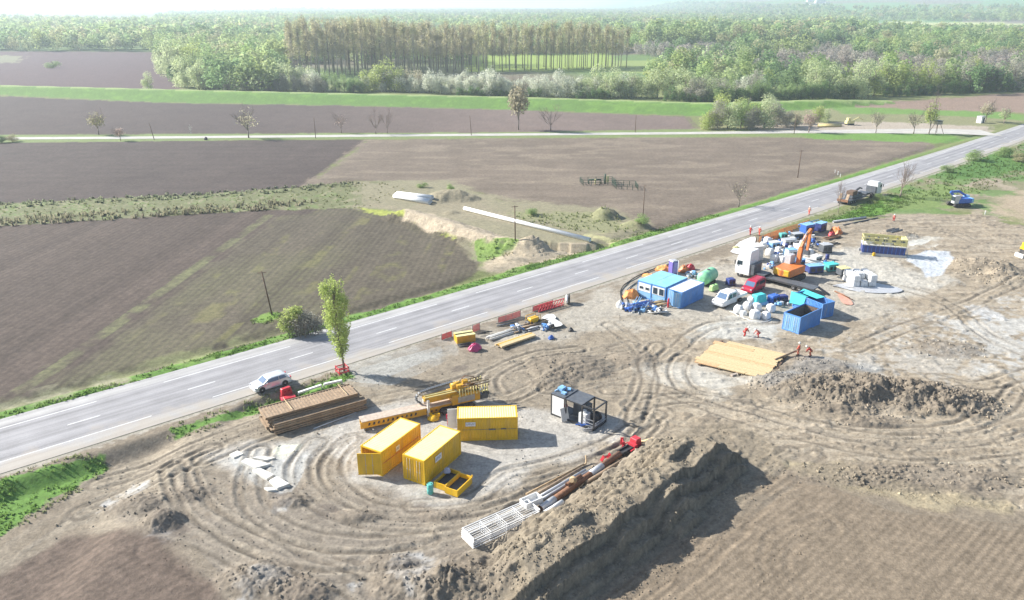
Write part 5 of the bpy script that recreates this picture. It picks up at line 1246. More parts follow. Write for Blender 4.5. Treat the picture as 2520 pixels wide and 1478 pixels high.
# violet cabin
t = thing('portable_toilet', 'violet portable cabin behind the office cabins', 'portable cabin', on(1656, 673), .4)
part('body', MB().box((0, 0, 1.1), (1.15, 1.15, 2.1)), purple, t, bevel=.05); part('roof', MB().box((0, 0, 2.2), (1.2, 1.2, .14), taper=(.8, .8)), lgrey, t); part('door', MB().box((0, -.59, 1.05), (.75, .04, 1.8)), mat('pale violet plastic', (.3, .28, .6), .5), t)
o = part('mast', MB().tube([(0, 0, 0), (0, 0, 2.9)], .05, 6), white); o.location = on(1667, 684); tag(o, 'thin white upright pole beside the violet cabin', 'pole')
def heap(label, cat, c, m, n=14, s=1.0, h=.8, kind='cloth', name='tarp_heap'):
    """crumpled heap"""
    b = MB(); rg = []
    for i, (k, z) in enumerate(((1.05, 0), (1.0, .35), (.72, .75), (.3, 1.0))):
        rg.append([(math.cos(a) * s * k * random.uniform(.75, 1.2), math.sin(a) * s * .7 * k * random.uniform(.75, 1.2), z * h * random.uniform(.8, 1.15)) for a in np.linspace(0, 2 * PI, n, endpoint=False)])
    b.loft(rg); o = part(name, b, m); o.location = c; o.rotation_euler = (0, 0, random.uniform(0, 3)); tag(o, label, cat); return o
def rods(label, cat, A, B, m, n=6, r=.06, w=.8, name='rod_bundle', h=.3):
    a = on(*A); b = on(*B); d = Vector((b[0] - a[0], b[1] - a[1])).normalized(); nv = Vector((-d.y, d.x)); mb = MB(); cx, cy = (a[0] + b[0]) / 2, (a[1] + b[1]) / 2
    for k in range(n):
        o1 = random.uniform(-w / 2, w / 2); o2 = o1 + random.uniform(-.25, .25); z = r + random.random() * h; e0 = random.uniform(-.4, .4); e1 = random.uniform(-.4, .4)
        mb.tube([(a[0] - cx + nv.x * o1 + d.x * e0, a[1] - cy + nv.y * o1 + d.y * e0, z), (b[0] - cx + nv.x * o2 + d.x * e1, b[1] - cy + nv.y * o2 + d.y * e1, z)], r, 6)
    o = part(name, mb, m); o.location = (cx, cy, (a[2] + b[2]) / 2); tag(o, label, cat); return o
heap('crumpled orange mesh pile left of the office cabins', 'mesh pile', on(1555, 732), ormesh, s=1.3, h=1.3)
heap('orange mesh roll lying on the road side behind the cabins', 'mesh pile', on(1600, 682), ormesh, s=1.2, h=.5)
heap('orange mesh heap by the violet cabin', 'mesh pile', on(1634, 667), ormesh, s=1.4, h=.9)
heap('orange and yellow machine parts under a cover right of the violet cabin', 'machine parts', on(1682, 668), orange, s=1.1, h=1.0)
heap('red tarpaulin bundle beside the orange parts', 'tarpaulin', on(1697, 664), red, s=.9, h=.9)
heap('white sheet heap at the left tip of the yard', 'sheet heap', on(1526, 756), bag, s=.8, h=.9)
heap('grey white bundle beside the white sheet heap', 'sheet heap', on(1541, 757), lgrey, s=.8, h=.7)
rods('bundle of blue scaffold tubes in front of the cabins', 'scaffold tubes', (1552, 765), (1600, 755), blued, 14, .06, 1.8, h=.9)
rods('pale blue scaffold frames piled on the tubes', 'scaffold frames', (1570, 770), (1585, 745), lblue, 10, .06, 2.0, h=.9)
rods('tan timbers stacked under the cabin windows', 'timber', (1606, 757), (1640, 750), wood, 9, .09, 1.2, h=.5, name='timber_stack')
rods('loose white and grey scrap in front of the tubes', 'scrap', (1598, 772), (1640, 772), offw, 8, .05, .9, h=.3)
o = part('gas_bottle', MB().lathe([(.14, 0), (.15, .05), (.15, 1.2), (.08, 1.4), (.04, 1.5)], n=10), red); o.location = on(1644, 758); tag(o, 'dark red gas bottle by the door of the white-roofed container', 'gas bottle')
# hoses round the cabins
def hose(label, pts, r, m, name='hose', z=.08):
    P = smooth_line([g(*p) for p in pts], 5); o = part(name, MB().tube([(x, y, tz(x, y) + r + z * abs(math.sin(i * .7))) for i, (x, y) in enumerate(P)], r, 6), m); tag(o, label, 'hose'); return o
hose('black hose curling round the road side of the cabins', [(1530, 745), (1528, 715), (1555, 690), (1600, 668), (1650, 652)], .09, rubber)
hose('dark hose lying inside the first one by the orange mesh', [(1545, 748), (1540, 722), (1565, 698), (1605, 680)], .08, dgrey)
hose('pale hose in front of the white bags', [(1796, 768), (1820, 780), (1850, 792), (1880, 795), (1900, 788)], .06, offw)
hose('black hose lying between the bales and the orange plates', [(2035, 700), (2075, 708), (2120, 714)], .05, rubber)
# coral plates right of the open containers
flat_sheet([(2060, 728), (2075, 726), (2100, 752), (2075, 750)], mat('coral plate', (.55, .3, .22), .6), 'coral coloured plate leaning right of the open container', 'plate', .15, 'coral_plate')
rods('dark bar lying above the coral plate', 'steel bar', (2054, 722), (2092, 741), rust, 2, .06, .2)

# the crowded yard between the lorry and the roadside
YD = [('skid', (1985, 575), .5, blued, (2.4, 1.6, 1.6), 'blue mud pump with a white hood at the far end of the yard'), ('skid', (2018, 570), .7, navy, (2.2, 1.4, 1.5), 'navy power pack behind the mud pump'),
      ('skid', (1960, 590), .3, dgrey, (2.0, 1.3, 1.0), 'dark low engine left of the blue mud pump'), ('skid', (1938, 606), .3, offw, (2.2, 1.4, 1.1), 'dusty white equipment box in the middle of the crowded yard'),
      ('skid', (1905, 612), .3, lblue, (1.8, 1.2, 1.0), 'light blue equipment box behind the white bags'), ('skid', (1968, 620), .5, white, (1.8, 1.3, 1.2), 'white pump house beside the excavator boom'),
      ('skid', (1962, 655), .4, blued, (2.2, 1.3, 1.0), 'bright blue box in front of the excavator boom'), ('skid', (2003, 672), .2, navy, (2.6, 1.4, 1.1), 'navy flat unit right of the excavator'),
      ('skid', (2030, 622), .3, dgrey, (1.9, 1.4, 1.3), 'charcoal unit right of the raised stick'), ('skid', (2007, 645), .6, offw, (1.7, 1.3, .9), 'dusty white unit under the raised stick'),
      ('skid', (1926, 588), .3, teal, (1.4, 1.0, .9), 'teal hooded pump near the orange mesh'), ('skid', (1945, 635), .2, white, (1.7, 1.3, 1.3), 'white box beside the crimson bundle')]
for _, c_, rz_, m_, sz, lab in YD: skid(lab, on(*c_), rz_, m_, sz, cat='equipment box', name='equipment_box', group='equipment boxes in the crowded yard', roof=random.choice([None, lgrey, offw, lblue]))
for k, (x, y, lab) in enumerate([(1878, 612, 'behind the lorry cab'), (1893, 630, 'in front of the light blue box'), (1915, 622, 'between the light blue and dusty boxes'), (1905, 645, 'nearest the lorry trailer on the left'), (1925, 648, 'leaning against the crimson bundle'),
                                 (1950, 600, 'beside the dark low engine'), (1975, 605, 'in the middle near the boom tip'), (1990, 630, 'beside the charcoal unit'), (1888, 600, 'next to the orange mesh strip')]):
    bulk_bag('white bulk bag in the crowded yard, ' + lab, on(x, y), random.uniform(.9, 1.4), random.uniform(0, 1), group='bulk bags in the crowded yard')
for k, (x, y, m_, lab) in enumerate([(1918, 602, blued, 'blue drum left of the teal pump'), (1926, 606, blued, 'blue drum in front of the teal pump'), (1935, 612, navy, 'navy drum by the dusty white box'), (1955, 612, offw, 'white drum by the boom'), (2000, 600, blued, 'blue drum beside the navy power pack'), (2035, 640, navy, 'navy drum right of the charcoal unit')]): drum(lab, on(x, y), m_, 1.1)
rods('bundle of grey rods between the boxes', 'steel rods', (1955, 596), (2010, 600), dgrey, 8, .06, 1.0); rods('white pipes piled near the boom', 'pipes', (1960, 640), (2010, 655), white, 8, .08, 1.4, h=.6)
rods('light blue rods at the far end of the yard', 'steel rods', (1962, 565), (2010, 552), lblue, 9, .07, 1.4, h=1.0); rods('rusty rods right of the navy power pack', 'steel rods', (2030, 592), (2062, 584), rust, 8, .07, 1.2)
rods('grey tubes behind the lorry', 'steel tubes', (1880, 655), (1940, 668), grey, 7, .06, 1.4); rods('dark tubes in front of the charcoal unit', 'steel tubes', (2022, 608), (2062, 600), dark, 7, .06, 1.2)
heap('crimson bundle on the navy box', 'bundle', on(1936, 648), red, s=.7, h=1.3); heap('crimson bundle at the far end beside the orange cover', 'bundle', on(2046, 580), red, s=.8, h=.8)
heap('orange cover at the far end of the yard', 'tarpaulin', on(2058, 574), orange, s=1.5, h=1.2); heap('black tyre-like heap beside the stick', 'heap', on(1946, 668), dark, s=.7, h=.6)
flat_sheet([(1797, 622), (1820, 598), (1858, 585), (1852, 610), (1822, 628)], bag, 'white sheet spread on the ground behind the lorry cab', 'sheet', .12)
heap('cream box heap on the white sheet', 'box heap', on(1812, 612), yelp, s=.7, h=.4)
def parts_heap(lab, c_, n=9, s=1.1):
    t = thing('parts_heap', lab, 'parts heap', on(*c_), random.uniform(0, 3), 'heaps of mixed parts in the yard')
    for nm, m_ in (('pale_part', random.choice([white, offw, lgrey])), ('blue_part', random.choice([blued, lblue, blue])), ('dark_part', random.choice([dark, dgrey, navy]))):
        b = MB()
        for k in range(n):
            p_ = (random.gauss(0, s * .6), random.gauss(0, s * .45), .12 + .25 * k / n * 3 * random.random())
            if k % 3 == 0: b.tube([p_, (p_[0] + random.uniform(-1, 1), p_[1] + random.uniform(-1, 1), p_[2] + random.uniform(-.05, .5))], .07, 6)
            elif k % 3 == 1: b.box(p_, (random.uniform(.25, .8), random.uniform(.2, .6), random.uniform(.15, .5)), rz=random.uniform(0, 3), rx=random.uniform(-.4, .4), taper=(.8, .9))
            else: b.lathe([(.16, -.2), (.22, 0), (.16, .2)], p_, 8, random.choice('XYZ'))
        part(nm, b, m_, t)
for c_, lab in [((1890, 596), 'behind the white sheet near the orange mesh'), ((1900, 603), 'left of the teal hooded pump'), ((1912, 633), 'in the middle of the crowded yard'), ((1930, 628), 'in front of the dusty white equipment box'), ((1952, 583), 'left of the blue mud pump'),
    ((1972, 592), 'in front of the blue mud pump'), ((1990, 588), 'in front of the navy power pack'), ((2002, 560), 'at the far tip of the yard'), ((2016, 606), 'right of the excavator stick'), ((2025, 650), 'between the charcoal unit and the turquoise generator'), ((1985, 612), 'behind the white pump house'),
    ((1945, 620), 'left of the white pump house'), ((1895, 660), 'behind the lorry deck'), ((1915, 748), 'between the engine pump and the compressor'), ((1700, 678), 'behind the green tank'), ((1715, 684), 'left of the green tank'), ((1578, 762), 'on the blue scaffold tubes'), ((1618, 768), 'in front of the timbers under the cabins'), ((1552, 765), 'at the left tip of the yard'), ((1340, 812), 'among the pipes beside the white panels'), ((1275, 815), 'on the boards of the roadside store')]:
    parts_heap('heap of mixed pale, blue and dark parts ' + lab, c_, 9, 1.0 if c_[0] > 1500 else .7)
# tall white boxes behind the lorry
t = thing('storage_box', 'large white storage box close behind the lorry cab', 'storage box', on(1853, 640), .3); part('body', MB().box((0, 0, 1.3), (2.5, 2.0, 2.5)), offw, t, bevel=.05); part('lid', MB().box((0, 0, 2.6), (2.65, 2.25, .1)), offw, t)
# orange mesh fence strip
def mesh_fence(label, pts, m, h=.9, group=None, name='mesh_fence'):
    P = [on(*p) for p in pts]; c0 = P[0]; t = thing(name, label, 'fence', c0, 0, group); b = MB()
    for i in range(len(P) - 1):
        a = Vector(P[i]) - Vector(c0); e = Vector(P[i + 1]) - Vector(c0)
        for k in range(6): z = Vector((0, 0, .08 + k * h / 6)); b.beam(a + z, e + z, .03, .10)
        n = max(2, int((e - a).length / .22))
        for k in range(n): q = a.lerp(e, k / n); b.beam(q + Vector((0, 0, .05)), q + Vector((0, 0, h)), .03, .03)
    part('mesh', b, m, t)
    for p_ in P: q = Vector(p_) - Vector(c0); part('post', MB().tube([q, q + Vector((0, 0, h + .15))], .035, 6), dgrey, t)
mesh_fence('orange mesh fence along the roadside edge of the crowded yard', [(1866, 596), (1895, 585), (1930, 573), (1965, 562), (1990, 552)], ormesh, 1.0)
mesh_fence('second orange mesh layer lying behind the roadside fence', [(1880, 600), (1915, 588), (1950, 575)], orange, .7)
RF = 'red barrier fences by the road'
mesh_fence('red mesh barrier at the left end behind the yellow box', [(1087, 838), (1100, 833), (1112, 829)], red, .8, RF, 'barrier_fence')
mesh_fence('short red mesh barrier right behind the yellow box', [(1163, 819), (1181, 812)], red, 1.0, RF, 'barrier_fence')
mesh_fence('pinkish red mesh barrier in the middle of the row, behind the dark hoses', [(1226, 797), (1245, 791), (1262, 786), (1281, 779)], red, .9, RF, 'barrier_fence')
mesh_fence('red mesh barrier running up to the red truss', [(1311, 768), (1335, 760), (1360, 752)], red, .8, RF, 'barrier_fence')
# red truss bundle with white end
A = on(1325, 768); B = on(1388, 750); a, b = Vector(A), Vector(B); t = thing('truss_bundle', 'red lattice truss with a white round end, at the far end of the roadside row', 'truss', A, 0); e = b - a; b_ = MB(); n = 9
for dy, dz in ((-.4, .15), (.4, .15), (0, .95)): b_.beam((0, dy, dz), (e.x, e.y + dy, e.z + dz), .1)
for k in range(n):
    p1, p2 = e * (k / n), e * ((k + 1) / n); b_.beam(p1 + Vector((0, -.4, .15)), p2 + Vector((0, 0, .95)), .06); b_.beam(p1 + Vector((0, .4, .15)), p2 + Vector((0, 0, .95)), .06); b_.beam(p1 + Vector((0, -.4, .15)), p1 + Vector((0, .4, .15)), .06)
part('lattice', b_, red, t); part('end_disc', MB().lathe([(.1, -.12), (.62, -.12), (.7, 0), (.62, .12), (.1, .12)], (e.x + .4, e.y + .3, .7), 16, 'X'), white, t); part('tyre', MB().lathe([(.4, -.1), (.7, -.1), (.7, .1), (.4, .1)], (e.x + .75, e.y + .5, .7), 16, 'X'), rubber, t)
# yellow box by the road
A = Vector(g(1126, 848)); B = Vector(g(1170, 841)); az = math.atan2(*(B - A).yx); Ly = (B - A).length; print('ybox', Ly); c = (A + B) / 2 + Vector((-math.sin(az), math.cos(az))) * .75
t = thing('steel_skip', 'yellow steel box with a slotted top by the roadside barriers', 'steel box', (c.x, c.y, tz(*c)), az)
part('shell', MB().box((0, -.72, .5), (Ly, .08, .95)).box((0, .72, .5), (Ly, .08, .95)).box((-Ly / 2, 0, .5), (.08, 1.36, .95)).box((Ly / 2, 0, .5), (.08, 1.36, .95)), yel2, t); part('lid', MB().box((0, -.45, 1.02), (Ly + .1, .6, .08)).box((0, .5, 1.02), (Ly + .1, .5, .08)), yelp, t); part('inside', MB().box((0, .12, .85), (Ly - .3, .5, .1)), dark, t)
heap('magenta folded plastic lying right of the yellow steel box', 'plastic sheet', on(1168, 862), mat('magenta plastic', (.5, .05, .16), .5), s=.9, h=.9)
rods('dark bars under the yellow steel box', 'steel bars', (1128, 855), (1165, 850), dark, 5, .06, .6)
rods('weathered grey boards lying across the roadside store', 'boards', (1205, 838), (1290, 810), offw, 12, .07, 1.6, h=.35); rods('rusty beams lying between the boards and the yellow machine', 'steel beams', (1265, 818), (1350, 795), rustl, 9, .1, 1.6, h=.3)
rods('grey blue pipes beside the white panels', 'pipes', (1300, 815), (1355, 803), grey, 6, .09, 1.0, h=.3); rods('dark hose coil behind the boards', 'hoses', (1225, 803), (1268, 795), dgrey, 6, .06, .8)
rods('bent dark hoop behind the yellow steel box', 'hoses', (1170, 827), (1205, 822), rubber, 4, .05, .8)
A = Vector(g(1234, 862)); B = Vector(g(1318, 833)); az = math.atan2(*(B - A).yx); LL = (B - A).length; c = (A + B) / 2 + Vector((-math.sin(az), math.cos(az))) * .6; tb = thing('timber_pile', 'neat pile of pale timbers beside the boards', 'timber pile', (c.x, c.y, tz(*c)), az)
for k in range(5): part('beam', MB().box((random.uniform(-.2, .2), -.5 + .25 * k, .32), (LL, .23, .22)), wood if k != 3 else yel2, tb)
part('bearer', MB().box((-LL * .3, 0, .1), (.2, 1.3, .2)).box((LL * .3, 0, .1), (.2, 1.3, .2)), woodd, tb)
p0 = on(1312, 798); t = thing('compactor', 'small yellow machine with a tube frame among the roadside materials', 'machine', p0, .7)
part('body', MB().box((0, 0, .65), (1.5, .9, .7)), yel, t, bevel=.08); part('frame', MB().tube([(-.9, -.5, .2), (-.9, -.5, 1.3), (.9, -.5, 1.3), (.9, -.5, .2)], .05, 6).tube([(-.9, .5, .2), (-.9, .5, 1.3), (.9, .5, 1.3), (.9, .5, .2)], .05, 6), yel2, t); part('roller', MB().lathe([(.32, -.5), (.32, .5)], (.75, 0, .32), 12, 'Y').lathe([(.32, -.5), (.32, .5)], (-.75, 0, .32), 12, 'Y'), dark, t)
for k, (pl, lab) in enumerate([([(1333, 789), (1345, 781), (1360, 780), (1368, 789), (1350, 794)], 'white panel lying behind the other by the roadside pipes'), ([(1347, 797), (1365, 791), (1385, 806), (1360, 811)], 'white grey panel lying nearest the wheel tracks')]): flat_sheet(pl, white if k == 0 else offw, lab, 'panel', .3, 'board_sheet')
heap('small blue and white bundle on the dirt beside the white panels', 'bundle', on(1356, 834), blued, s=.45, h=.5)
heap('dark clump of scrap near the white panels', 'scrap', on(1405, 816), dark, s=.35, h=.5, name='scrap_clump')
# road side red boxes
p0 = on(704, 966); t = thing('barrier_block', 'bright red plastic barrier block at the roadside by the car', 'barrier', p0, .75); part('block', MB().prism([(-.8, 0), (.8, 0), (.62, .5), (.55, 1.0), (-.55, 1.0), (-.62, .5)], -.25, .25), red, t, bevel=.05); part('slot', MB().box((-.25, -.26, .65), (.3, .03, .18)).box((.25, -.26, .65), (.3, .03, .18)), carr, t)
p0 = on(712, 975); t = thing('barrier_block', 'red plastic barrier block tipped over beside the upright one', 'barrier', (p0[0], p0[1], p0[2] + .15), .5); part('block', MB().box((0, 0, .12), (1.5, .9, .28), taper=(.9, .85)), red, t, bevel=.05); part('foot', MB().box((-.85, 0, .1), (.25, .9, .2)), carr, t)
p0 = on(843, 918); t = thing('barrier_block', 'small red frame barrier round the foot of the poplar', 'barrier', p0, .6)
b = MB(); 
for s in (-.6, .6): b.beam((-.6, s, .3), (.6, s, .3), .06, .14).beam((-.6, s, .75), (.6, s, .75), .06, .14).beam((s, -.6, .3), (s, .6, .3), .06, .14).beam((s, -.6, .75), (s, .6, .75), .06, .14)
part('rail', b, red, t); part('post', MB().box((-.6, -.6, .45), (.08, .08, .9)).box((.6, -.6, .45), (.08, .08, .9)).box((.6, .6, .45), (.08, .08, .9)).box((-.6, .6, .45), (.08, .08, .9)), red, t)

# --- mud cleaning unit
A = Vector(g(2120, 628)); B = Vector(g(2226, 637)); d = (B - A).normalized(); az = math.atan2(d.y, d.x); Lu = (B - A).length; print('mud', Lu); c = (A + B) / 2 + Vector((-d.y, d.x)) * 1.4
t = thing('mud_cleaning_unit', 'mud cleaning unit with pale yellow railings on a blue tank', 'mud cleaning unit', (c.x, c.y, tz(*c)), az); t.scale = (1, 1, 1.22); L = Lu; W_ = 2.5
part('tank', MB().box((0, 0, .95), (L, W_, 1.1)), navy, t); 
rb = MB()
for k in range(11): rb.box((-L / 2 + .2 + k * (L - .4) / 10, -W_ / 2 - .04, .95), (.1, .08, 1.1)); rb.box((-L / 2 + .2 + k * (L - .4) / 10, W_ / 2 + .04, .95), (.1, .08, 1.1))
part('rib', rb, blued, t); part('skid', MB().box((0, -W_ / 2, .2), (L + .5, .25, .4)).box((0, W_ / 2, .2), (L + .5, .25, .4)), lgrey, t)
part('deck', MB().box((0, 0, 1.55), (L + .2, W_ + .3, .1)), offw, t)
b = MB()
for s in (-1, 1):
    for k in range(9): x = -L / 2 + k * L / 8; b.box((x, s * (W_ / 2 + .08), 2.1), (.08, .08, 1.05))
    b.box((0, s * (W_ / 2 + .08), 2.62), (L + .1, .1, .1)); b.box((0, s * (W_ / 2 + .08), 2.15), (L + .1, .07, .08)); b.box((s * L / 2, 0, 2.62), (.1, W_ + .1, .1)); b.box((s * L / 2, 0, 2.1), (.08, W_ + .1, .08))
part('railing', b, yelp, t)
sb2 = MB().box((0, -W_ / 2 - .02, 2.38), (L, .05, .42)).box((0, W_ / 2 + .02, 2.38), (L, .05, .42)); part('side_band', sb2, yelp, t)
sb3 = MB()
for k in range(5): sb3.box((-L / 2 + L * (k + .5) / 5, -W_ / 2 - .05, 2.36), (L * .1, .02, .22))
part('slot', sb3, dgrey, t)
for k in range(4):
    sh = part('shaker', MB().box((-L * .36 + k * L * .22, 0, 1.95), (L * .15, 1.7, .55), ry=.1), yelp if k % 2 else offw, t, bevel=.03); part('motor', MB().lathe([(.16, -.35), (.16, .35)], (-L * .36 + k * L * .22, 0, 2.4), 10, 'Y'), dark, sh)
part('end_tower', MB().box((L / 2 - .35, 0, 2.1), (.7, 2.0, 1.1)), yelp, t); part('ladder', MB().beam((L / 2 + .6, -.5, .1), (L / 2 + .15, -.5, 1.6), .06).beam((L / 2 + .6, .1, .1), (L / 2 + .15, .1, 1.6), .06), lgrey, t)
o = part('yellow_valve', MB().box((0, 0, .3), (.4, .3, .5)).lathe([(.2, .55), (.2, .6)], n=10), yel); o.location = on(2150, 631); tag(o, 'small yellow valve in front of the blue tank', 'valve')
# lines and blue excavator
p0 = on(2358, 508); t = thing('excavator', 'blue excavator with folded arm parked on the grass', 'excavator', (p0[0], p0[1], p0[2]), .15)
for s in (-1, 1): part('track', MB().prism([(-2.0, .4), (-1.7, .05), (1.7, .05), (2.0, .4), (1.7, .8), (-1.7, .8)], s * 1.1 - .28, s * 1.1 + .28), rubber, t)
part('body', MB().box((.6, 0, 1.35), (3.2, 2.4, 1.0), taper=(.95, .95)), blued, t, bevel=.08); cb = part('cab', MB().box((-1.3, -.6, 1.7), (1.5, 1.1, 1.7), taper=(.9, .9)), lgrey, t, bevel=.05); part('cab_window', MB().box((-1.33, -.6, 1.9), (1.5, 1.0, .9)), glass, cb)
part('boom', MB().beam((-.6, .4, 1.6), (-1.8, .9, 3.0), .4, .5).beam((-1.8, .9, 3.0), (.8, 1.6, 2.9), .35, .45).beam((.8, 1.6, 2.9), (2.6, 1.7, 1.9), .35, .4), blued, t); part('bucket', MB().box((2.9, 1.7, 1.6), (.9, 1.1, .8), taper=(.8, 1)), lblue, t); part('counterweight', MB().box((2.35, 0, 1.4), (.5, 2.2, .95)), lblue, t)
o = part('marker_post', MB().box((0, 0, .4), (.15, .1, .8)), white); o.location = on(2424, 528); tag(o, 'short white marker post right of the blue excavator', 'marker post')
p0 = on(2519, 634); t = thing('wheel_loader', 'yellow earth mover cut off by the right edge of the picture', 'earth mover', p0, .2); t.scale = (.8,) * 3
part('body', MB().box((.6, 0, 1.6), (2.6, 1.8, 1.2)), yel, t, bevel=.08); part('cab', MB().box((0, 0, 2.7), (1.4, 1.3, 1.2), taper=(.9, .9)), yel, t, bevel=.05); part('grille', MB().box((-.75, 0, 1.4), (.1, 1.4, .8)), dark, t); part('bucket', MB().box((-1.1, 0, .5), (.7, 2.2, .8), taper=(.7, 1)), offw, t)
for s in (-1, 1): wheel(t, -.1, s * .95, .6, .4); wheel(t, 1.6, s * .95, .6, .4)
tpipe('steel_pipe', 'grey pipe lying at the edge of the grass above the crowded yard', 'pipe', (2050, 549), (2130, 538), .22, lgrey)
tpipe('steel_pipe', 'thin dark pipe beside the grey one at the grass edge', 'pipe', (2075, 556), (2160, 538), .12, dgrey)
# blue thing on mud: pump with standpipes near shaker
rods('blue black machinery parts lying behind the mud cleaning unit', 'machine parts', (2185, 579), (2210, 573), dgrey, 8, .1, 1.4, h=.3)

# --- pipes in the field
FG = 'white pipes in the field'
tpipe('field_pipe', 'long white pipe string lying in the field towards the road', 'pipe', (1143, 518), (1452, 596), .42, white, group=FG)
for k in range(3):
    lab = ['front', 'middle', 'rear'][k]; tpipe('field_pipe', 'short white pipe of the side-by-side row, %s one' % lab, 'pipe', (970 + 4 * k, 488 - 3.2 * k), (1057 + 4 * k, 504 - 3.4 * k), .48, white, group=FG)
# valve station
b = MB(); A = Vector(g(1442, 456)); cx, cy = g(1490, 455); t = thing('valve_station', 'fenced pipeline valve station in the middle of the ploughed field', 'valve station', (cx, cy, 0), 0)
for k in range(2):
    pts = [(-6, 3), (2, 3.5), (2.5, -.5), (-5.5, -1)] if k == 0 else [(1.5, -.8), (7, -1.5), (7, -6), (2, -5)]
    for i in range(4):
        a = Vector(pts[i]).to_3d(); e = Vector(pts[(i + 1) % 4]).to_3d(); n = 4
        for q in range(n): pq = a.lerp(e, q / n); b.beam(pq, pq + Vector((0, 0, 1.3)), .12)
        for z in (.7, 1.2): b.beam(a + Vector((0, 0, z)), e + Vector((0, 0, z)), .06, .08)
part('fence', b, mat('dark green paint', (.05, .09, .06), .7), t); part('valve_pipe', MB().tube([(-4, 1, 0), (-4, 1, 1.0), (-1, 1.2, 1.0), (-1, 1.2, 0)], .2, 8).tube([(0, 1.2, 0), (0, 1.2, 2.4)], .22, 8), mat('dark green paint', (.05, .09, .06), .7), t); part('cabinet', MB().box((.6, 1.0, 1.1), (.6, .5, 1.6)).box((-2.5, .2, .7), (.35, .35, 1.2)), yelp, t)

# --- poles
def pole(A, ytop, label, lean=0, bar=True, r=.12):
    p0 = on(*A); z = 0
    v = -(ytop - CY) / F; yy = p0[1]; h = (v * yy * CP - yy * SP) / (CP + v * SP) + CAMH
    t = thing('utility_pole', label, 'utility pole', p0, 0, 'wooden utility poles'); part('shaft', MB().tube([(0, 0, -.1), (lean, 0, h)], [r, r * .75], 7), woodd, t)
    if bar: part('crossbar', MB().beam((lean - .6, -.1, h - .25), (lean + .6, .1, h - .2), .09), woodd, t)
    return h
pole((670, 776), 668, 'leaning wooden pole by the green patch in the near field', -.75); pole((1268, 612), 528, 'wooden pole between the spoil and the long white pipe', -.1); pole((1582, 537), 455, 'thin wooden pole near the road bend of the pipe strip', 0, False, .09)
pole((1963, 438), 370, 'wooden pole in the field beside the road', 0); pole((777, 341), 290, 'pole left of the twin bare trees on the farm road', 0, False); pole((1160, 334), 285, 'slightly leaning pole left of the tall birch', -.4, False); pole((1563, 327), 284, 'pole right of the round bare tree on the farm road', 0, False); pole((1954, 330), 283, 'pole left of the yellow pipe stack', 0, False); pole((380, 345), 305, 'leaning pole at the left of the farm road', -.8, False)
# things near the crossing
p0 = on(2412, 303); t = thing('roadside_shelter', 'small white roadside hut near the crossing', 'hut', p0, .5); part('wall', MB().box((0, 0, 1.2), (2.2, 1.8, 2.4)), white, t); part('roof', MB().box((0, 0, 2.45), (2.5, 2.1, .12)), lgrey, t); part('door', MB().box((.4, -.92, 1.0), (.8, .04, 1.9)), dark, t)
p0 = on(2303, 330); t = thing('lookout_stand', 'dark wooden lookout stand on four splayed legs by the crossing', 'lookout stand', p0, .3)
b = MB()
for sx in (-1, 1):
    for sy in (-1, 1): b.beam((sx * 1.8, sy * 1.5, 0), (sx * .7, sy * .6, 3.2), .14)
part('leg', b, woodd, t); part('platform', MB().box((0, 0, 3.3), (2.4, 2.0, .15)).box((0, 0, 3.8), (2.2, 1.8, .8)), mat('grey brown timber', (.3, .25, .2)), t); part('roof', MB().box((0, 0, 4.4), (2.6, 2.2, .12)), dgrey, t)
for k in range(4): tpipe('stacked_pipe', 'pale yellow pipe in the row by the farm road yard, %s' % ['front', 'second', 'third', 'rear'][k], 'pipe', (2013, 314 - k * 1.3), (2070, 313 - k * 1.3), .35, mat('pale yellow pipe', (.55, .45, .2), .6), group='pale yellow pipes by the farm road')
p0 = on(2090, 308); t = thing('backhoe', 'small pale yellow digger behind the pipe row by the farm road', 'digger', p0, .2); part('body', MB().box((0, 0, 1.0), (3, 1.6, 1.1)), yelp, t, bevel=.05); part('cab', MB().box((-.5, 0, 2.0), (1.2, 1.2, 1.0)), yelp, t); part('boom', MB().beam((1, 0, 1.4), (3.5, 0, 2.6), .25).beam((3.5, 0, 2.6), (5.5, 0, 1.6), .22), yelp, t); part('track', MB().box((0, -.8, .25), (2.6, .4, .5)).box((0, .8, .25), (2.6, .4, .5)), dark, t)
p0 = on(507, 345); o = part('stone', MB().lathe([(.5, 0), (.6, .4), (.4, .8), (.1, 1.0)], n=9), dark); o.location = p0; tag(o, 'dark boulder beside the farm road', 'boulder')
for k, (x, y, h) in enumerate([(2062, 430, .9), (2068, 434, .8), (2055, 426, .7)]):
    o = part('marker_post', MB().box((0, 0, h / 2), (.12, .12, h)).box((0, 0, h), (.2, .2, .12)), white); o.location = on(x, y); tag(o, 'white marker post in the field by the road, %s of three' % ['middle', 'nearest', 'farthest'][k], 'marker post', 'white marker posts')
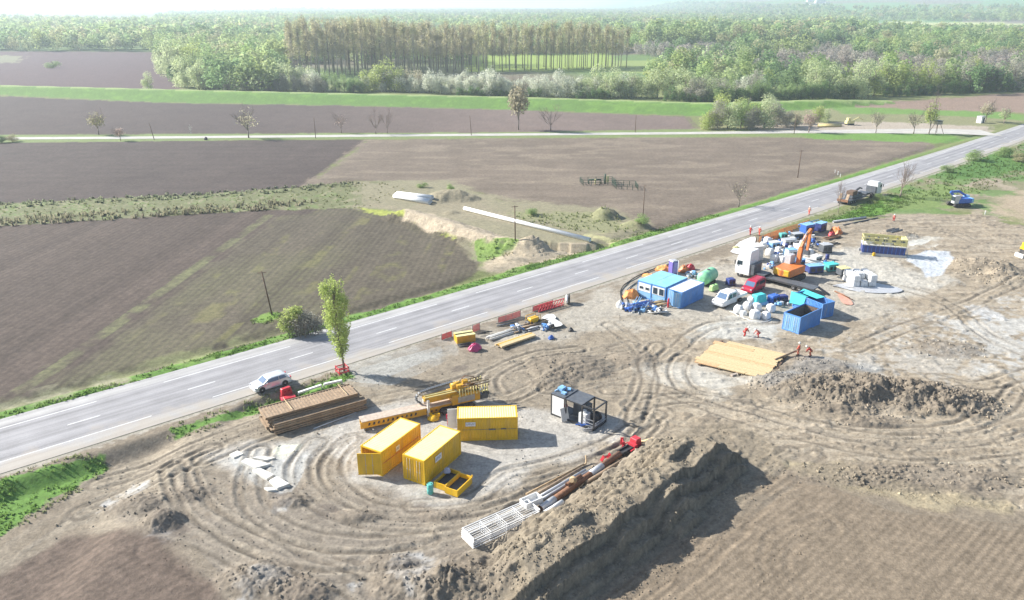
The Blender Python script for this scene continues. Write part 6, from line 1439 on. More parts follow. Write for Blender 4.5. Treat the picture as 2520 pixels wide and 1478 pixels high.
# far farm buildings on the slope
for k, (x, yb, sx) in enumerate([(1992, 6, 26), (2018, 9, 45), (2035, 16, 26), (2000, 20, 30)]):
    yy = 3000.
    for yy in np.arange(2500, 7800, 40.):
        u_ = (x - CX) / F; 
        dep = None
        for _ in range(3):
            zt = tz(u_ * (yy * CP + (CAMH) * SP), yy); X_ = u_ * (yy * CP - (zt - CAMH) * SP)
        if proj(X_, yy, zt)[1] < yb: break
    t = thing('farm_building', 'white farm building on the hazy slope, %s' % ['with the tallest tower', 'long and low in the middle', 'right-hand one', 'lower left one'][k], 'building', (X_, yy, zt), .2, 'farm buildings on the slope')
    part('wall', MB().box((0, 0, 4), (sx, 14, 8)), white, t); part('roof', MB().prism([(-sx / 2 - 1, 8), (sx / 2 + 1, 8), (sx / 2 - 4, 12), (-sx / 2 + 4, 12)], -8, 8), lgrey, t)
    if k == 0: part('tower', MB().lathe([(5, 0), (5, 26), (2, 30)], (8, 0, 0), 12), white, t)

# ------------------------------------------------------------------ people
def person(label, loc, rz, pose='stand', top=hiviz, bottom=trou, s=1.):
    t = thing('person', label, 'person', loc, rz); t.scale = (s,) * 3
    bend = {'stand': 0, 'bend': .9, 'walk': .05}[pose]; st = .22 if pose == 'walk' else .06
    hip = Vector((0, 0, .92 if pose != 'bend' else .78))
    def up(d): return hip + Vector((math.sin(bend) * d, 0, math.cos(bend) * d))
    ch, nk, hd = up(.38), up(.55), up(.70)
    jt = {'hip': hip}
    V = []; R = []; E = []
    def v(p, r): V.append(tuple(p)); R.append(r); return len(V) - 1
    def skinobj(name, chains, m, parent, sub=1):
        me = bpy.data.meshes.new(name); me.from_pydata(chains[0], chains[1], []); me.materials.append(m)
        o = bpy.data.objects.new(name, me); C.objects.link(o); o.parent = parent
        md = o.modifiers.new('s', 'SKIN'); md.use_smooth_shade = True
        for i, r in enumerate(chains[2]): me.skin_vertices[0].data[i].radius = (r, r)
        me.skin_vertices[0].data[0].use_root = True
        if sub: sb = o.modifiers.new('u', 'SUBSURF'); sb.levels = sub; sb.render_levels = sub
        return o
    i0 = v(hip, .13); ic = v(ch, .15); inn = v(nk, .06); ih = v(hd, .085); it = v(up(.83), .08); E += [(i0, ic), (ic, inn), (inn, ih), (ih, it)]
    feet = []; arms = []
    for sd_ in (-1, 1):
        x0 = sd_ * st
        kn = Vector((x0 * .6 + .04 + (.12 if pose == 'bend' else 0), sd_ * .11, .48)); an = Vector((x0, sd_ * .12, .07)); to = an + Vector((.17, 0, -.03))
        a = v(hip + Vector((0, sd_ * .1, -.06)), .095); b = v(kn, .065); c_ = v(an, .045); d_ = v(to, .04); E += [(i0, a), (a, b), (b, c_), (c_, d_)]; feet.append((hip + Vector((0, sd_ * .1, -.06)), kn, an, to))
        sh = ch + Vector((0, sd_ * .19, .06)); el = sh + Vector((.06 + .1 * (bend > 0), sd_ * .06, -.29)); wr = el + Vector((.16, -sd_ * .03, -.2))
        a = v(sh, .06); b = v(el, .045); c_ = v(wr, .03); E += [(ic, a), (a, b), (b, c_)]; pm_ = v(wr + Vector((.03, 0, -.06)), .032); E.append((c_, pm_)); arms.append((sh, el, wr))
        for f in range(4): k1 = v(wr + Vector((.045, (f - 1.5) * .02, -.10 - .008 * (1.5 - abs(f - 1.5)))), .009); k2 = v(wr + Vector((.03, (f - 1.5) * .02, -.135)), .008); E += [(pm_, k1), (k1, k2)]
        k1 = v(wr + Vector((.075, sd_ * -.03, -.07)), .01); E.append((pm_, k1))
    skinobj('body', (V, E, R), skin, t, 1)
    V2, E2, R2 = [tuple(hip), tuple(ch), tuple(up(.5))], [(0, 1), (1, 2)], [.165, .185, .09]
    for sh, el, wr in arms: n = len(V2); V2 += [tuple(sh), tuple(el), tuple(wr)]; E2 += [(1, n), (n, n + 1), (n + 1, n + 2)]; R2 += [.085, .065, .05]
    skinobj('jacket', (V2, E2, R2), top, t)
    V2, E2, R2 = [tuple(hip)], [], [.15]
    for h_, kn, an, to in feet: n = len(V2); V2 += [tuple(h_), tuple(kn), tuple(an)]; E2 += [(0, n), (n, n + 1), (n + 1, n + 2)]; R2 += [.115, .085, .07]
    skinobj('trousers', (V2, E2, R2), bottom, t)
    hp = up(.79); part('helmet', MB().lathe([(.155, -.02), (.135, .0), (.125, .06), (.08, .12), (.02, .145)], hp, 12), helm, t)
    for h_, kn, an, to in feet: part('boot', MB().box(an + Vector((.07, 0, -.02)), (.3, .11, .11)), dark, t, bevel=.02)
person('worker in orange red workwear standing at the corner of the timber deck', on(1963.7, 875.5), 2.5, 'stand', hiviz, mat('orange trousers', (.5, .16, .1), .85))
person('worker in a red jacket bending down right of the timber deck', on(1995, 877), 2.8, 'bend', redc, mat('orange trousers', (.5, .16, .1), .85))
person('worker in dark red bending over near the blue container, left one', on(1831, 829), .4, 'bend', redc, redc)
person('worker in faded red bending near the blue container, right one', on(1866.6, 832), 3.4, 'bend', mat('faded red cloth', (.55, .18, .15), .85), redc)
person('worker in red walking on the road edge, left of two', on(1845.6, 578.5), .8, 'walk', redc, redc); person('worker in orange red walking on the road edge, right of two', on(1868, 580.5), .8, 'walk', hiviz, hiviz)
person('distant worker in pale orange on the road shoulder beyond the yard', on(1990.5, 528.5), .8, 'walk', mat('pale orange cloth', (.6, .3, .2), .85), hiviz)
person('worker in crimson standing at the white door of the broadside container', on(1105, 1048), -1.2, 'stand', carr, redc)
person('worker in light red bending on the dirt below the lowloader', on(2198.6, 545), 1.0, 'bend', mat('faded red cloth', (.55, .18, .15), .85), redc)

# ================================================================== VEGETATION
def leaves(lobes, n, size, seed, hollow=.55, up=.3):
    """crown of small leaf-clump quads over and inside several lobes -> V (4n,3), v (n,)"""
    r = np.random.default_rng(seed); vol = np.array([l[1][0] * l[1][1] * l[1][2] for l in lobes]) ** .67; pr = vol / vol.sum()
    k = r.choice(len(lobes), n, p=pr); c = np.array([l[0] for l in lobes])[k]; R = np.array([l[1] for l in lobes])[k]
    d = r.normal(size=(n, 3)); d /= np.linalg.norm(d, axis=1)[:, None]
    rr = hollow + (1 - hollow) * r.random(n) ** .6; rr *= 1 + .12 * r.normal(size=n)
    P = c + d * R * rr[:, None]
    nrm = d + r.normal(size=(n, 3)) * .55; nrm[:, 2] += up; nrm /= np.linalg.norm(nrm, axis=1)[:, None]
    a = np.cross(nrm, r.normal(size=(n, 3))); a /= np.linalg.norm(a, axis=1)[:, None]; b = np.cross(nrm, a)
    s = size * (.6 + .8 * r.random(n))[:, None]
    V = np.stack([P - a * s - b * s * .7, P + a * s * 1.1 - b * s * .5, P + a * s + b * s * .8, P - a * s * .8 + b * s * .6], 1).reshape(-1, 3)
    lobe_v = r.random(len(lobes))[k]
    ctr = np.array([l[0] for l in lobes]).mean(0); o = P - ctr; o /= np.maximum(np.linalg.norm(o, axis=1), 1e-6)[:, None]; nn = d * .6 + o * .6 + np.array([0, 0, .35]); nn /= np.linalg.norm(nn, axis=1)[:, None]
    return V, np.clip(.5 * r.random(n) + .5 * lobe_v, 0, 1), np.repeat(nn, 4, 0)
def quads(n): return np.arange(4 * n).reshape(n, 4)
def leafmesh(name, lobes, n, size, seed, m, **k):
    V, v, nn = leaves(lobes, n, size, seed, **k); return npmesh(name, V, quads(n), m, False, vfac=v)
def branches(mb, p, d, L, r, depth, rnd, spread=.6, upw=.25, n=3, seg=3):
    e = p + d * L; mb.tube([p, p + d * L * .5 + Vector((rnd.uniform(-.04, .04) * L, rnd.uniform(-.04, .04) * L, 0)), e], [r, r * .8, r * .55], seg, cap=False)
    if depth == 0: return
    for k in range(n + (depth > 2)):
        t = rnd.uniform(.45, 1.0); q = p.lerp(e, t)
        dd = (d + Vector((rnd.gauss(0, spread), rnd.gauss(0, spread), rnd.gauss(upw, spread * .5)))).normalized()
        branches(mb, q, dd, L * rnd.uniform(.5, .78), r * .55, depth - 1, rnd, spread, upw, n, seg)
bark = mat('grey bark', (.20, .17, .14), .9, var=.2, scale=2); barkp = mat('pale bark', (.36, .33, .28), .9, var=.2, scale=2); barkd = mat('brown twigs', (.27, .21, .18), .9, var=.2)
LM = {'pale': leafmat('pale willow leaves', (0.52, 0.58, 0.34)), 'white': leafmat('silvery willow leaves', (0.66, 0.68, 0.56), .22), 'lime': leafmat('yellow green leaves', (0.44, 0.51, 0.18)), 'green': leafmat('fresh green leaves', (0.33, 0.44, 0.18)),
      'dark': leafmat('dark green leaves', (0.15, 0.25, 0.09)), 'mauve': leafmat('bare mauve twigs', (0.42, 0.41, 0.33), .2), 'tan': leafmat('budding tan twigs', (0.50, 0.46, 0.32), .25), 'olive': leafmat('olive brown buds', (0.44, 0.41, 0.25), .3), 'pop': leafmat('young poplar leaves', (0.40, 0.48, 0.16), .25), 'rosy': leafmat('pinkish twigs', (0.48, 0.37, 0.32), .2)}

# the poplar by the road
px, py, pz = on(848, 917); t = thing('poplar_tree', 'tall slender poplar with fresh yellow green leaves beside the road', 'tree', (px, py, pz))
rnd = random.Random(5); mb = MB(); LX = -.62
mb.tube([(0, 0, -.1), (LX * .2, 0, 2.6), (LX * .55, .0, 6.5), (LX, 0, 10.8)], [.14, .11, .07, .02], 8)
for k in range(46):
    z = 1.7 + 8.3 * (k / 46) ** .9; a = rnd.uniform(0, 6.28); x0 = LX * z / 11; sp = .24 + .1 * rnd.random(); ln = rnd.uniform(1.2, 2.4) * (1.1 if z < 8 else .7)
    p = Vector((x0, 0, z)); d = Vector((math.cos(a) * sp, math.sin(a) * sp, 1)).normalized(); branches(mb, p, d, ln, .032, 1, rnd, .28, .5, 3)
part('trunk', mb, bark, t)
lb = []
for k in range(130):
    z = 2.3 + 9.2 * (k + rnd.random()) / 130; f = min(1, (z - 1.6) / 5.0) ** .8 * (1 if z < 10 else max(.7, 1 - (z - 10) / 4)); a = rnd.uniform(0, 6.28); q = rnd.uniform(.1, 1.0) ** .6 * 1.6 * f
    lb.append(((LX * z / 11 + math.cos(a) * q, math.sin(a) * q, z), (.30 + .2 * f, .30 + .2 * f, .7 + .2 * f)))
part('crown', leafmesh('crown', lb, 6300, .08, 3, LM['pop'], hollow=.35), None, t)
# two-tone thicket beside it
bx, by, bz = on(738, 824); t = thing('thicket', 'round roadside thicket, yellow green at the top left and grey twigs to the right', 'bush', (bx, by, bz)); t.scale = (1.35, 1.3, 1.2)
mb = MB()
for k in range(70):
    a = rnd.uniform(0, 6.28); q = rnd.uniform(0, 1.4); branches(mb, Vector((math.cos(a) * q + .3, math.sin(a) * q * .7, 0)), Vector((math.cos(a) * .3, math.sin(a) * .3, 1)).normalized(), rnd.uniform(1.0, 1.9), .03, 1, rnd, .4, .4, 3)
part('twigs', mb, bark, t)
part('foliage', leafmesh('f', [((-.7, .3, 2.3), (1.0, .9, 1.0)), ((-1.3, 0, 1.5), (.8, .8, .9)), ((-.1, .3, 2.8), (.6, .6, .6)), ((-.9, -.3, 1.2), (1, .8, .9))], 1700, .085, 4, LM['lime'], hollow=.3), None, t)
part('foliage', leafmesh('f', [((1.0, 0, 1.4), (1.3, 1.0, 1.2)), ((.2, -.5, 1.2), (1.3, .8, 1.1)), ((1.9, 0, 1.0), (.8, .7, .9)), ((.6, .3, 2.1), (.9, .8, .7))], 2100, .07, 5, leafmat('grey budding twigs', (.40, .38, .32), .25), hollow=.3), None, t, label='grey twiggy right half')

# protos ------------------------------------------------------------
def tree_mesh(kind, seed, n=2300, h=10., size=.15):
    r = random.Random(seed); lb = []
    m = 11
    for k in range(m):
        z = h * r.uniform(.14, .86); q = h * .26 * r.random() ** .5 * (1.1 - abs(z / h - .45)); a = r.uniform(0, 6.28); R = h * r.uniform(.13, .22)
        lb.append(((math.cos(a) * q, math.sin(a) * q, z), (R, R, R * r.uniform(1.0, 1.5))))
    return lambda mt: leafmesh('crown', lb, n, size, seed, mt, hollow=.45)
PROT = {}
def small_trunk(h, seed, m):
    r = random.Random(seed); mb = MB(); mb.tube([(0, 0, -.3), (r.uniform(-.2, .2), 0, h * .35), (r.uniform(-.4, .4), r.uniform(-.3, .3), h * .75)], [h * .02, h * .015, h * .005], 5)
    for k in range(7): a = r.uniform(0, 6.28); z = h * r.uniform(.12, .5); branches(mb, Vector((0, 0, z)), Vector((math.cos(a) * .5, math.sin(a) * .5, .9)).normalized(), h * .3, h * .008, 1, r, .5, .3, 2)
    return mb.mesh('trunk', m)
TRK = [small_trunk(10, s, bark) for s in (1, 2, 3)]
def tree(label, loc, h, kind, group, seed=None, wide=1., cat='tree', name='tree', bare=False):
    s = (seed if seed is not None else random.randint(0, 99)) % 4
    key = (kind, s)
    if key not in PROT: PROT[key] = tree_mesh(kind, s + 11)(LM[kind])
    t = thing(name, label, cat, loc, random.uniform(0, 6.28), group); f = h / 10; t.scale = (f * wide, f * wide, f)
    part('crown', PROT[key], None, t); part('trunk', TRK[s % 3], None, t); return t
BARE = {}
def bare_tree(label, loc, h, kind=None, group=None, seed=1, wide=1., sparse=0, name='bare_tree', depth=3, mt=None):
    r = random.Random(seed); mb = MB(); mb.tube([(0, 0, -.2), (.05, 0, 2.2)], [.2, .15], 6); 
    for k in range(9): a = r.uniform(0, 6.28); z = r.uniform(1.5, 5.5); branches(mb, Vector((0, 0, min(z, 2.3) if k < 5 else z)), Vector((math.cos(a) * .55 * wide, math.sin(a) * .55 * wide, 1)).normalized(), 3.4, .07, depth, r, .42, .25, 3)
    mb.tube([(0.05, 0, 2.2), (0, 0, 5), (.1, .1, 8.5)], [.15, .09, .03], 5)
    t = thing(name, label, 'tree', loc, 0, group); t.scale = (h / 9.5 * wide, h / 9.5 * wide, h / 9.5); part('trunk', mb, mt or barkd, t)
    if sparse: part('crown', leafmesh('c', [((0, 0, 6), (2.6, 2.6, 3)), ((1, 0, 5), (2, 2, 2)), ((-1, .5, 5), (2, 2, 2.2))], sparse, .22, seed, LM[kind], hollow=.3), None, t)
    return t
def ht(A, yt):
    p0 = g(*A); v = -(yt - CY) / F; return (v * p0[1] * CP - p0[1] * SP) / (CP + v * SP) + CAMH
FRT = 'trees along the farm road'
for (x, yb, yt, kind, sp, wd, lab) in [(243, 332, 270, 'olive', 420, 1.2, 'rounded olive budding tree at the left of the farm road'), (297, 347, 311, 'rosy', 350, 1.3, 'low pinkish budding tree beside the olive one'), (612, 340, 262, 'tan', 160, 1.15, 'broad brown bare tree in front of the farm road, left of the poles'),
        (840, 328, 280, 'rosy', 40, 1.2, 'small bare brown tree left of the bare pair'), (925, 330, 272, None, 0, 1.1, 'bare tree with forked crown, left of the bare pair'), (953, 329, 274, None, 0, .9, 'slimmer bare tree, right of the bare pair'),
        (1276, 320, 195, 'tan', 900, .75, 'tall tan budding birch rising above the levee'), (1355, 322, 266, None, 0, 1.35, 'round bare dark tree right of the tall birch'),
        (1990, 327, 270, 'rosy', 350, 1.2, 'pinkish bare tree right of the willow thicket'), (2155, 328, 272, 'tan', 160, 1.0, 'thin bare tree on the verge near the pipe row'), (2248, 330, 275, 'tan', 130, 1.1, 'thin bare tree left of the lookout stand'), (2286, 330, 245, 'lime', 500, .7, 'yellow green young birch by the lookout stand'),
        (1818, 508, 438, 'tan', 30, 1.1, 'small bare tree on the roadside beyond the yard'), (2215, 486, 404, None, 0, 1.1, 'bare tree on the near road verge right of the parked lorry'), (2062, 524, 452, None, 0, .6, 'slim bare tree at the tail of the roadside lowloader'), (2425, 300, 248, 'tan', 420, 1.2, 'tan budding tree behind the white hut'), (2470, 305, 262, 'pale', 380, 1.2, 'pale budding tree right of the white hut')]:
    bare_tree(lab, on(x, yb), ht((x, yb), yt), kind, FRT if yb < 350 else None, seed=int(x), wide=wd, sparse=sp, mt=bark if kind == 'tan' else None)
t = bare_tree('small bleached white tree with one thick limb beside the farm road', on(470, 330), 3.6, seed=9, wide=.7, depth=1, mt=offw)
LV = 'willows along the levee'
kinds = ['pale', 'lime', 'white', 'tan', 'mauve', 'green', 'dark']; names = {'pale': 'pale green', 'lime': 'yellow green', 'white': 'silvery white', 'tan': 'tan budding', 'mauve': 'bare mauve', 'green': 'fresh green', 'dark': 'dark green', 'olive': 'olive brown', 'rosy': 'pinkish'}
def lbl(kind, what, x, extra=''): 
    return '%s %s %s%s' % (names[kind], what, extra, '')
# rows of willows: (x from, x to, base y offset above the levee crest line, top height m, kinds)
cx_ = np.array([-400, 0, 400, 840, 1260, 1680, 1760, 2100, 2520, 3000.]); cyv = np.array([200, 212, 222, 232, 241, 254, 256, 246, 225, 200.])
segs = [(455, 560, 9, 'pale'), (560, 800, 8.5, 'mauve'), (500, 780, 11, 'pale'), (800, 900, 9, 'green'), (858, 890, 6, 'dark'), (893, 980, 12.5, 'lime'), (950, 1045, 10, 'tan'), (1035, 1420, 10.5, 'white'), (1130, 1330, 4.2, 'dark'), (900, 1560, 9.5, 'white'), (600, 800, 9, 'white'), (1780, 1900, 10, 'white'), (1405, 1560, 12, 'pale'), (1560, 1760, 12, 'pale'),
        (1420, 1500, 5, 'dark'), (1700, 1860, 11, 'mauve'), (1760, 2000, 8, 'green'), (1980, 2030, 8, 'dark'), (2000, 2180, 14, 'pale'), (2150, 2400, 14, 'lime'), (2180, 2520, 6, 'dark'), (2300, 2560, 15, 'mauve'), (1640, 2100, 6, 'dark')]
cnt = 0; rnd = random.Random(21)
for (x0, x1, h, kd) in segs:
    x = x0
    while x < x1:
        yb = float(np.interp(x, cx_, cyv)) - (3 if h < 9 else rnd.uniform(4, 11))
        a, b = g(x, yb, 0); hh = h * rnd.uniform(.8, 1.2)
        t = tree('x', (a, b, tz(a, b) - .3), hh, kd, LV, rnd.randint(0, 3), rnd.uniform(.95, 1.25), name='willow_tree'); cnt += 1
        p_ = (x - 380) / 2140.; where = 'far left' if x < 620 else 'left' if x < 860 else 'centre left' if x < 1120 else 'centre' if x < 1420 else 'centre right' if x < 1760 else 'right' if x < 2150 else 'far right'
        t['label'] = '%s %swillow, %s stretch of the levee row' % (names[kd], 'low ' if h < 8.6 else '', where)
        t['_k'] = (t['label']); x += h * rnd.uniform(1.7, 2.5) * (1.15 if h > 7 else 1.2)
# counted labels
by = {}
for o in C.objects:
    if '_k' in o: by.setdefault(o['_k'], []).append(o)
def ordn(i): 
    return ORD[i] if i < 10 else '%dth' % (i + 1)
for k, os_ in by.items():
    os_.sort(key=lambda o: o.location.x / o.location.y)
    for i, o in enumerate(os_):
        o['label'] = o['label'].replace(', one of its colour there', '').replace(' of its colour there', '')
        o['label'] = o['label'].replace(', one', '') + ', %s from the left' % ordn(i)
        del o['_k']
# clump of tall pale trees at the left, thicket by the farm road, single bushes
for k, (x, yb, h, kd, w_) in enumerate([(395, 182, 13, 'pale', 1.0), (415, 190, 15, 'pale', 1.1), (445, 188, 15, 'pale', 1.1), (478, 190, 14, 'lime', 1.1), (425, 200, 11, 'pale', 1.0), (455, 215, 11, 'pale', 1.1), (490, 222, 11, 'pale', 1.1), (520, 205, 13, 'green', 1.1)]):
    a, b = g(x, yb); tree('%s tree of the bright left clump before the wood, %s of eight' % (names[kd], ORD[k]), (a, b, tz(a, b)), h * 1.4, kd, 'bright tree clump at the left', k, w_)
for k, (x, yb, h, kd, w_) in enumerate([(1742, 318, 8, 'lime', 1.3), (1765, 316, 9.5, 'mauve', 1.2), (1790, 318, 10, 'pale', 1.2), (1822, 315, 9.5, 'green', 1.2), (1850, 317, 9.5, 'mauve', 1.2), (1880, 316, 10, 'pale', 1.2), (1912, 314, 9.5, 'mauve', 1.2), (1775, 305, 11, 'lime', 1.2), (1835, 303, 11.5, 'lime', 1.3), (1895, 302, 10, 'pale', 1.3), (1935, 312, 6, 'mauve', 1.5), (1960, 312, 5, 'tan', 1.4), (2015, 300, 7.5, 'lime', 1.2), (2035, 303, 5, 'pale', 1.3), (1985, 306, 4, 'pale', 1.5)]):
    tree('%s tree of the farm road thicket, %s' % (names[kd], ['front row far left', 'front row second from left', 'front row third from left', 'front row fourth from left', 'front row fifth from left', 'front row sixth from left', 'front row seventh from left', 'back row left', 'back row middle', 'back row right', 'low one at the right end', 'lowest at the right tip', 'single tall one standing apart', 'small one beside the single tall one', 'small one before the single tall one'][k]), on(x, yb), h, kd, 'willow thicket by the farm road', k, w_)
for k, (x, yb, h, kd, w_, lab) in enumerate([(132, 168, 6, 'green', 2.2, 'round dark bush alone in the far left field'), (366, 223, 9, 'pale', 1.1, 'pale lone tree just behind the levee at the left'), (1110, 470, 1.6, 'green', 2.2, 'low green bush left of the field spoil heap'), (1580, 560, 1.8, 'green', 3.0, 'green bush at the foot of the thin pole by the road'), (1310, 530, 2.0, 'green', 2.0, 'small bush beside the pole in the pipe strip'),
      (2400, 395, 3.0, 'green', 3.0, 'broad green shrub on the right bank above the blue excavator'), (2470, 385, 3.0, 'green', 3.0, 'broad green shrub on the right bank near the picture edge'), (2330, 425, 2.0, 'green', 2.6, 'green shrub on the verge right of the bare tree'), (2170, 492, 1.6, 'green', 3.0, 'low green shrub behind the roadside lowloader'), (2505, 400, 2.8, 'olive', 2.6, 'olive shrub at the right picture edge'),
      (30, 350, 2.4, 'olive', 2.4, 'olive shrub at the left end of the farm road'), (5, 352, 2.2, 'dark', 2.4, 'dark shrub at the left end of the farm road'), (1040, 462, 1.5, 'green', 2.4, 'low green bush above the short white pipes')]):
    tree(lab, on(x, yb), h, kd, None, k, w_, cat='bush' if h < 5 or k == 0 else 'tree', name='bush' if h < 5 or k == 0 else 'tree')

# poplar wood ------------------------------------------------------------
PM = []
for s in range(4):
    r = random.Random(50 + s); mb = MB(); mb.tube([(0, 0, -.3), (r.uniform(-.3, .3), 0, 14), (r.uniform(-.5, .5), 0, 29)], [.34, .22, .06], 5)
    for k in range(46): a = r.uniform(0, 6.28); z = 8 + 17 * r.random(); mb.tube([(0, 0, z), (math.cos(a) * 1.1, math.sin(a) * 1.1, z + 2.2), (math.cos(a) * 1.6, math.sin(a) * 1.6, z + 4.6)], [.08, .05, .02], 3, cap=False)
    lb = [((math.cos(a := r.uniform(0, 6.28)) * (q := r.uniform(0, 2.9)), math.sin(a) * q, (z := r.uniform(12, 28))), (1.6, 1.6, 2.6)) for k in range(18)]
    PM.append((mb.mesh('trunk', barkp if s % 2 else bark), leafmesh('crown', lb, 900, .24, 60 + s, LM['olive'], hollow=.2), leafmesh('crown', lb, 900, .24, 60 + s, leafmat('yellow green poplar buds', (.46, .46, .25), .3), hollow=.2)))
rows = [((722, 190), (1540, 168)), ((718, 186), (1530, 165)), ((716, 182), (1525, 162)), ((716, 178), (1200, 164)), ((718, 174), (1190, 160)), ((720, 170), (1190, 157))]
pn = 0; RN = ['front', 'second', 'third', 'fourth', 'fifth', 'rear']
for ri, (A, B) in enumerate(rows):
    a = np.array(g(*A)); b = np.array(g(*B)); L = np.hypot(*(b - a)); n = int(L / 5.1)
    for k in range(n):
        f = k / (n - 1); p_ = a + (b - a) * f + np.array([rnd.uniform(-.8, .8), rnd.uniform(-1.5, 1.5)])
        s = rnd.randint(0, 3); t = thing('poplar_tree', 'bare-trunked brownish poplar, %s row of the tall wood, %s from the left' % (RN[ri], ordn(k)), 'tree', (p_[0], p_[1], 0), rnd.uniform(0, 6), 'poplars of the tall wood')
        h = rnd.uniform(.84, 1.08) * (1.06 if f < .5 else .98) * (1 + .06 * math.sin(f * 9 + ri)); t.scale = (h, h, h); part('trunk', PM[s][0], None, t); part('crown', PM[s][1 if rnd.random() < .62 else 2], None, t); pn += 1
print('poplars', pn, 'willows', cnt)

# far woodland: uncountable, one mass per distance band --------------------
def colleaf(name):
    m = leafmat(name, (1, 1, 1), .25); t = m.node_tree; at = t.nodes.new('ShaderNodeAttribute'); at.attribute_name = 'Col'
    for n in t.nodes:
        if n.type == 'VECT_MATH': t.links.new(at.outputs['Color'], n.inputs[0])
    return m
cl = colleaf('woodland leaves')
CF = {'pale': (.38, .46, .22), 'white': (.48, .52, .38), 'lime': (.36, .44, .17), 'green': (.30, .41, .17), 'dark': (.21, .31, .14), 'mauve': (.38, .35, .30), 'tan': (.42, .42, .24), 'olive': (.36, .36, .17)}
POLY_NO = [W(p) for p in ([(-900, 120), (0, 127), (375, 128), (420, 200), (500, 240), (-900, 240)], [(700, 200), (1550, 178), (1550, 158), (700, 166)], [(1150, 137), (1540, 134), (1640, 155), (1640, 185), (1150, 180)], [(2110, 56), (2530, 60), (2800, 82), (2180, 88)], [(-900, 250), (0, 218), (400, 227), (840, 238), (1680, 260), (1760, 262), (2100, 252), (2520, 232), (3000, 205), (3000, 320), (-900, 320)],
    [(2100, 122), (2140, 122), (2100, 132), (1900, 134)])]
def band(name, y0, y1, cell, proto_n, size, hmul, label):
    r = np.random.default_rng(int(y0)); xs = []; yv = []
    y = y0
    while y < y1:
        wv = .70 * y + 60; n = int(2 * wv / cell); xs.append(np.linspace(-wv, wv, n) + r.uniform(-.45, .45, n) * cell); yv.append(y + r.uniform(-.45, .45, n) * cell); y += cell
    X = np.concatenate(xs); Y = np.concatenate(yv); PX_, PY_ = proj(X, Y, 0)
    keep = np.ones(len(X), bool)
    lim = np.interp(PX_, [-500, 0, 380, 420, 660, 700, 1600, 1700, 2080, 2110, 2520], [56, 56, 58, 36, 32, 19.5, 19.5, 30, 44, 45, 45]); keep &= PY_ > lim
    for P in POLY_NO: keep &= sdf(P, X, Y, 5) < 0
    strip_ = (PX_ > 2080) & (PY_ < 56); keep &= ~(strip_ & (r.random(len(X)) < .4))
    keep &= ~((PX_ < 380) & (PY_ < 70) & (r.random(len(X)) < .35)); keep &= r.random(len(X)) < .93
    keep &= ~((PY_ > 160) & (PX_ > 695) & (PX_ < 1600)); keep &= ~((PY_ > 150) & (PY_ < 200) & (PX_ > 1180) & (PX_ < 1650))
    keep &= ~((PX_ > 1560) & (PY_ > 205) & (r.random(len(X)) < .6))
    X = X[keep]; Y = Y[keep]; PX_ = PX_[keep]; PY_ = PY_[keep]; n = len(X)
    nz = fbm(X / 70, Y / 70, 3, 201); nz2 = fbm(X / 40 + 9, Y / 40, 2, 203) + .25 * r.normal(size=n)
    ks = np.where(nz2 > .28, 'lime', np.where(nz2 > .02, 'green', np.where(nz2 > -.2, 'pale', np.where(nz2 > -.38, 'tan', 'dark'))))
    mv = (sdf(W([(1500, 130), (1640, 128), (2110, 128), (2110, 190), (1900, 200), (1700, 186), (1640, 178), (1560, 160)]), X, Y, 5) > 0) & (r.random(n) < .85); ks = np.where(mv, 'mauve', ks)
    mv2 = (PX_ > 1980) & (PY_ > 140) & (nz > .02); ks = np.where(mv2, 'mauve', ks)
    H = (12 + 4 * nz + r.uniform(-2, 3, n)) * hmul; H = np.where(ks == 'mauve', H * .62, H); H = np.where((PX_ > 1600) & (PX_ < 2110) & (PY_ > 85) & (PY_ < 128), H * 1.25, H)
    far_t = PY_ < 30; H = np.where(far_t & (PX_ > 650) & (PX_ < 820), H * 1.5, H)
    protos = []
    for s in range(5):
        rr = random.Random(300 + s); lb = []
        for k in range(6): z = rr.uniform(.28, .82); q = .28 * rr.random() ** .5; a = rr.uniform(0, 6.28); R = rr.uniform(.15, .26); lb.append(((math.cos(a) * q, math.sin(a) * q, z), (R, R, R * 1.2)))
        protos.append(leaves(lb, proto_n, size, 400 + s, hollow=.5))
    pi_ = r.integers(0, 5, n); A = r.uniform(0, 6.28, n); Vs = []; vf = []; cs_ = []; ns_ = []
    Z = terrain(X, Y) - .5
    colr = np.array([CF[k] for k in ks]) * r.uniform(.84, 1.12, (n, 1)) * r.uniform(.96, 1.04, (n, 3))
    for s in range(5):
        m = pi_ == s; V, v, nn_ = protos[s]; ca = np.cos(A[m])[:, None]; sa = np.sin(A[m])[:, None]; h = H[m][:, None]; w2 = h * r.uniform(.9, 1.3, (m.sum(), 1))
        vx = (V[None, :, 0] * ca - V[None, :, 1] * sa) * w2 + X[m][:, None]; vy = (V[None, :, 0] * sa + V[None, :, 1] * ca) * w2 + Y[m][:, None]; vz = V[None, :, 2] * h + Z[m][:, None]
        Vs.append(np.stack([vx, vy, vz], -1).reshape(-1, 3)); ns_.append(np.stack([nn_[None, :, 0] * ca - nn_[None, :, 1] * sa, nn_[None, :, 0] * sa + nn_[None, :, 1] * ca, np.repeat(nn_[None, :, 2], m.sum(), 0)], -1).reshape(-1, 3)); vf.append(np.tile(v, m.sum())); cs_.append(np.repeat(colr[m], len(V), 0))
    V = np.concatenate(Vs); cc_ = np.concatenate(cs_); cc_ = np.concatenate([cc_, np.zeros((len(cc_), 1))], 1)
    me = npmesh(name, V, quads(len(V) // 4), cl, False, cc_, np.concatenate(vf)); o = bpy.data.objects.new(name, me); C.objects.link(o); tag(o, label, 'woodland', kind='stuff'); print(name, n, len(V) // 4)
band('river_woodland', 385, 800, 11, 420, .03, 1.3, 'mixed spring woodland spreading behind the willow row')
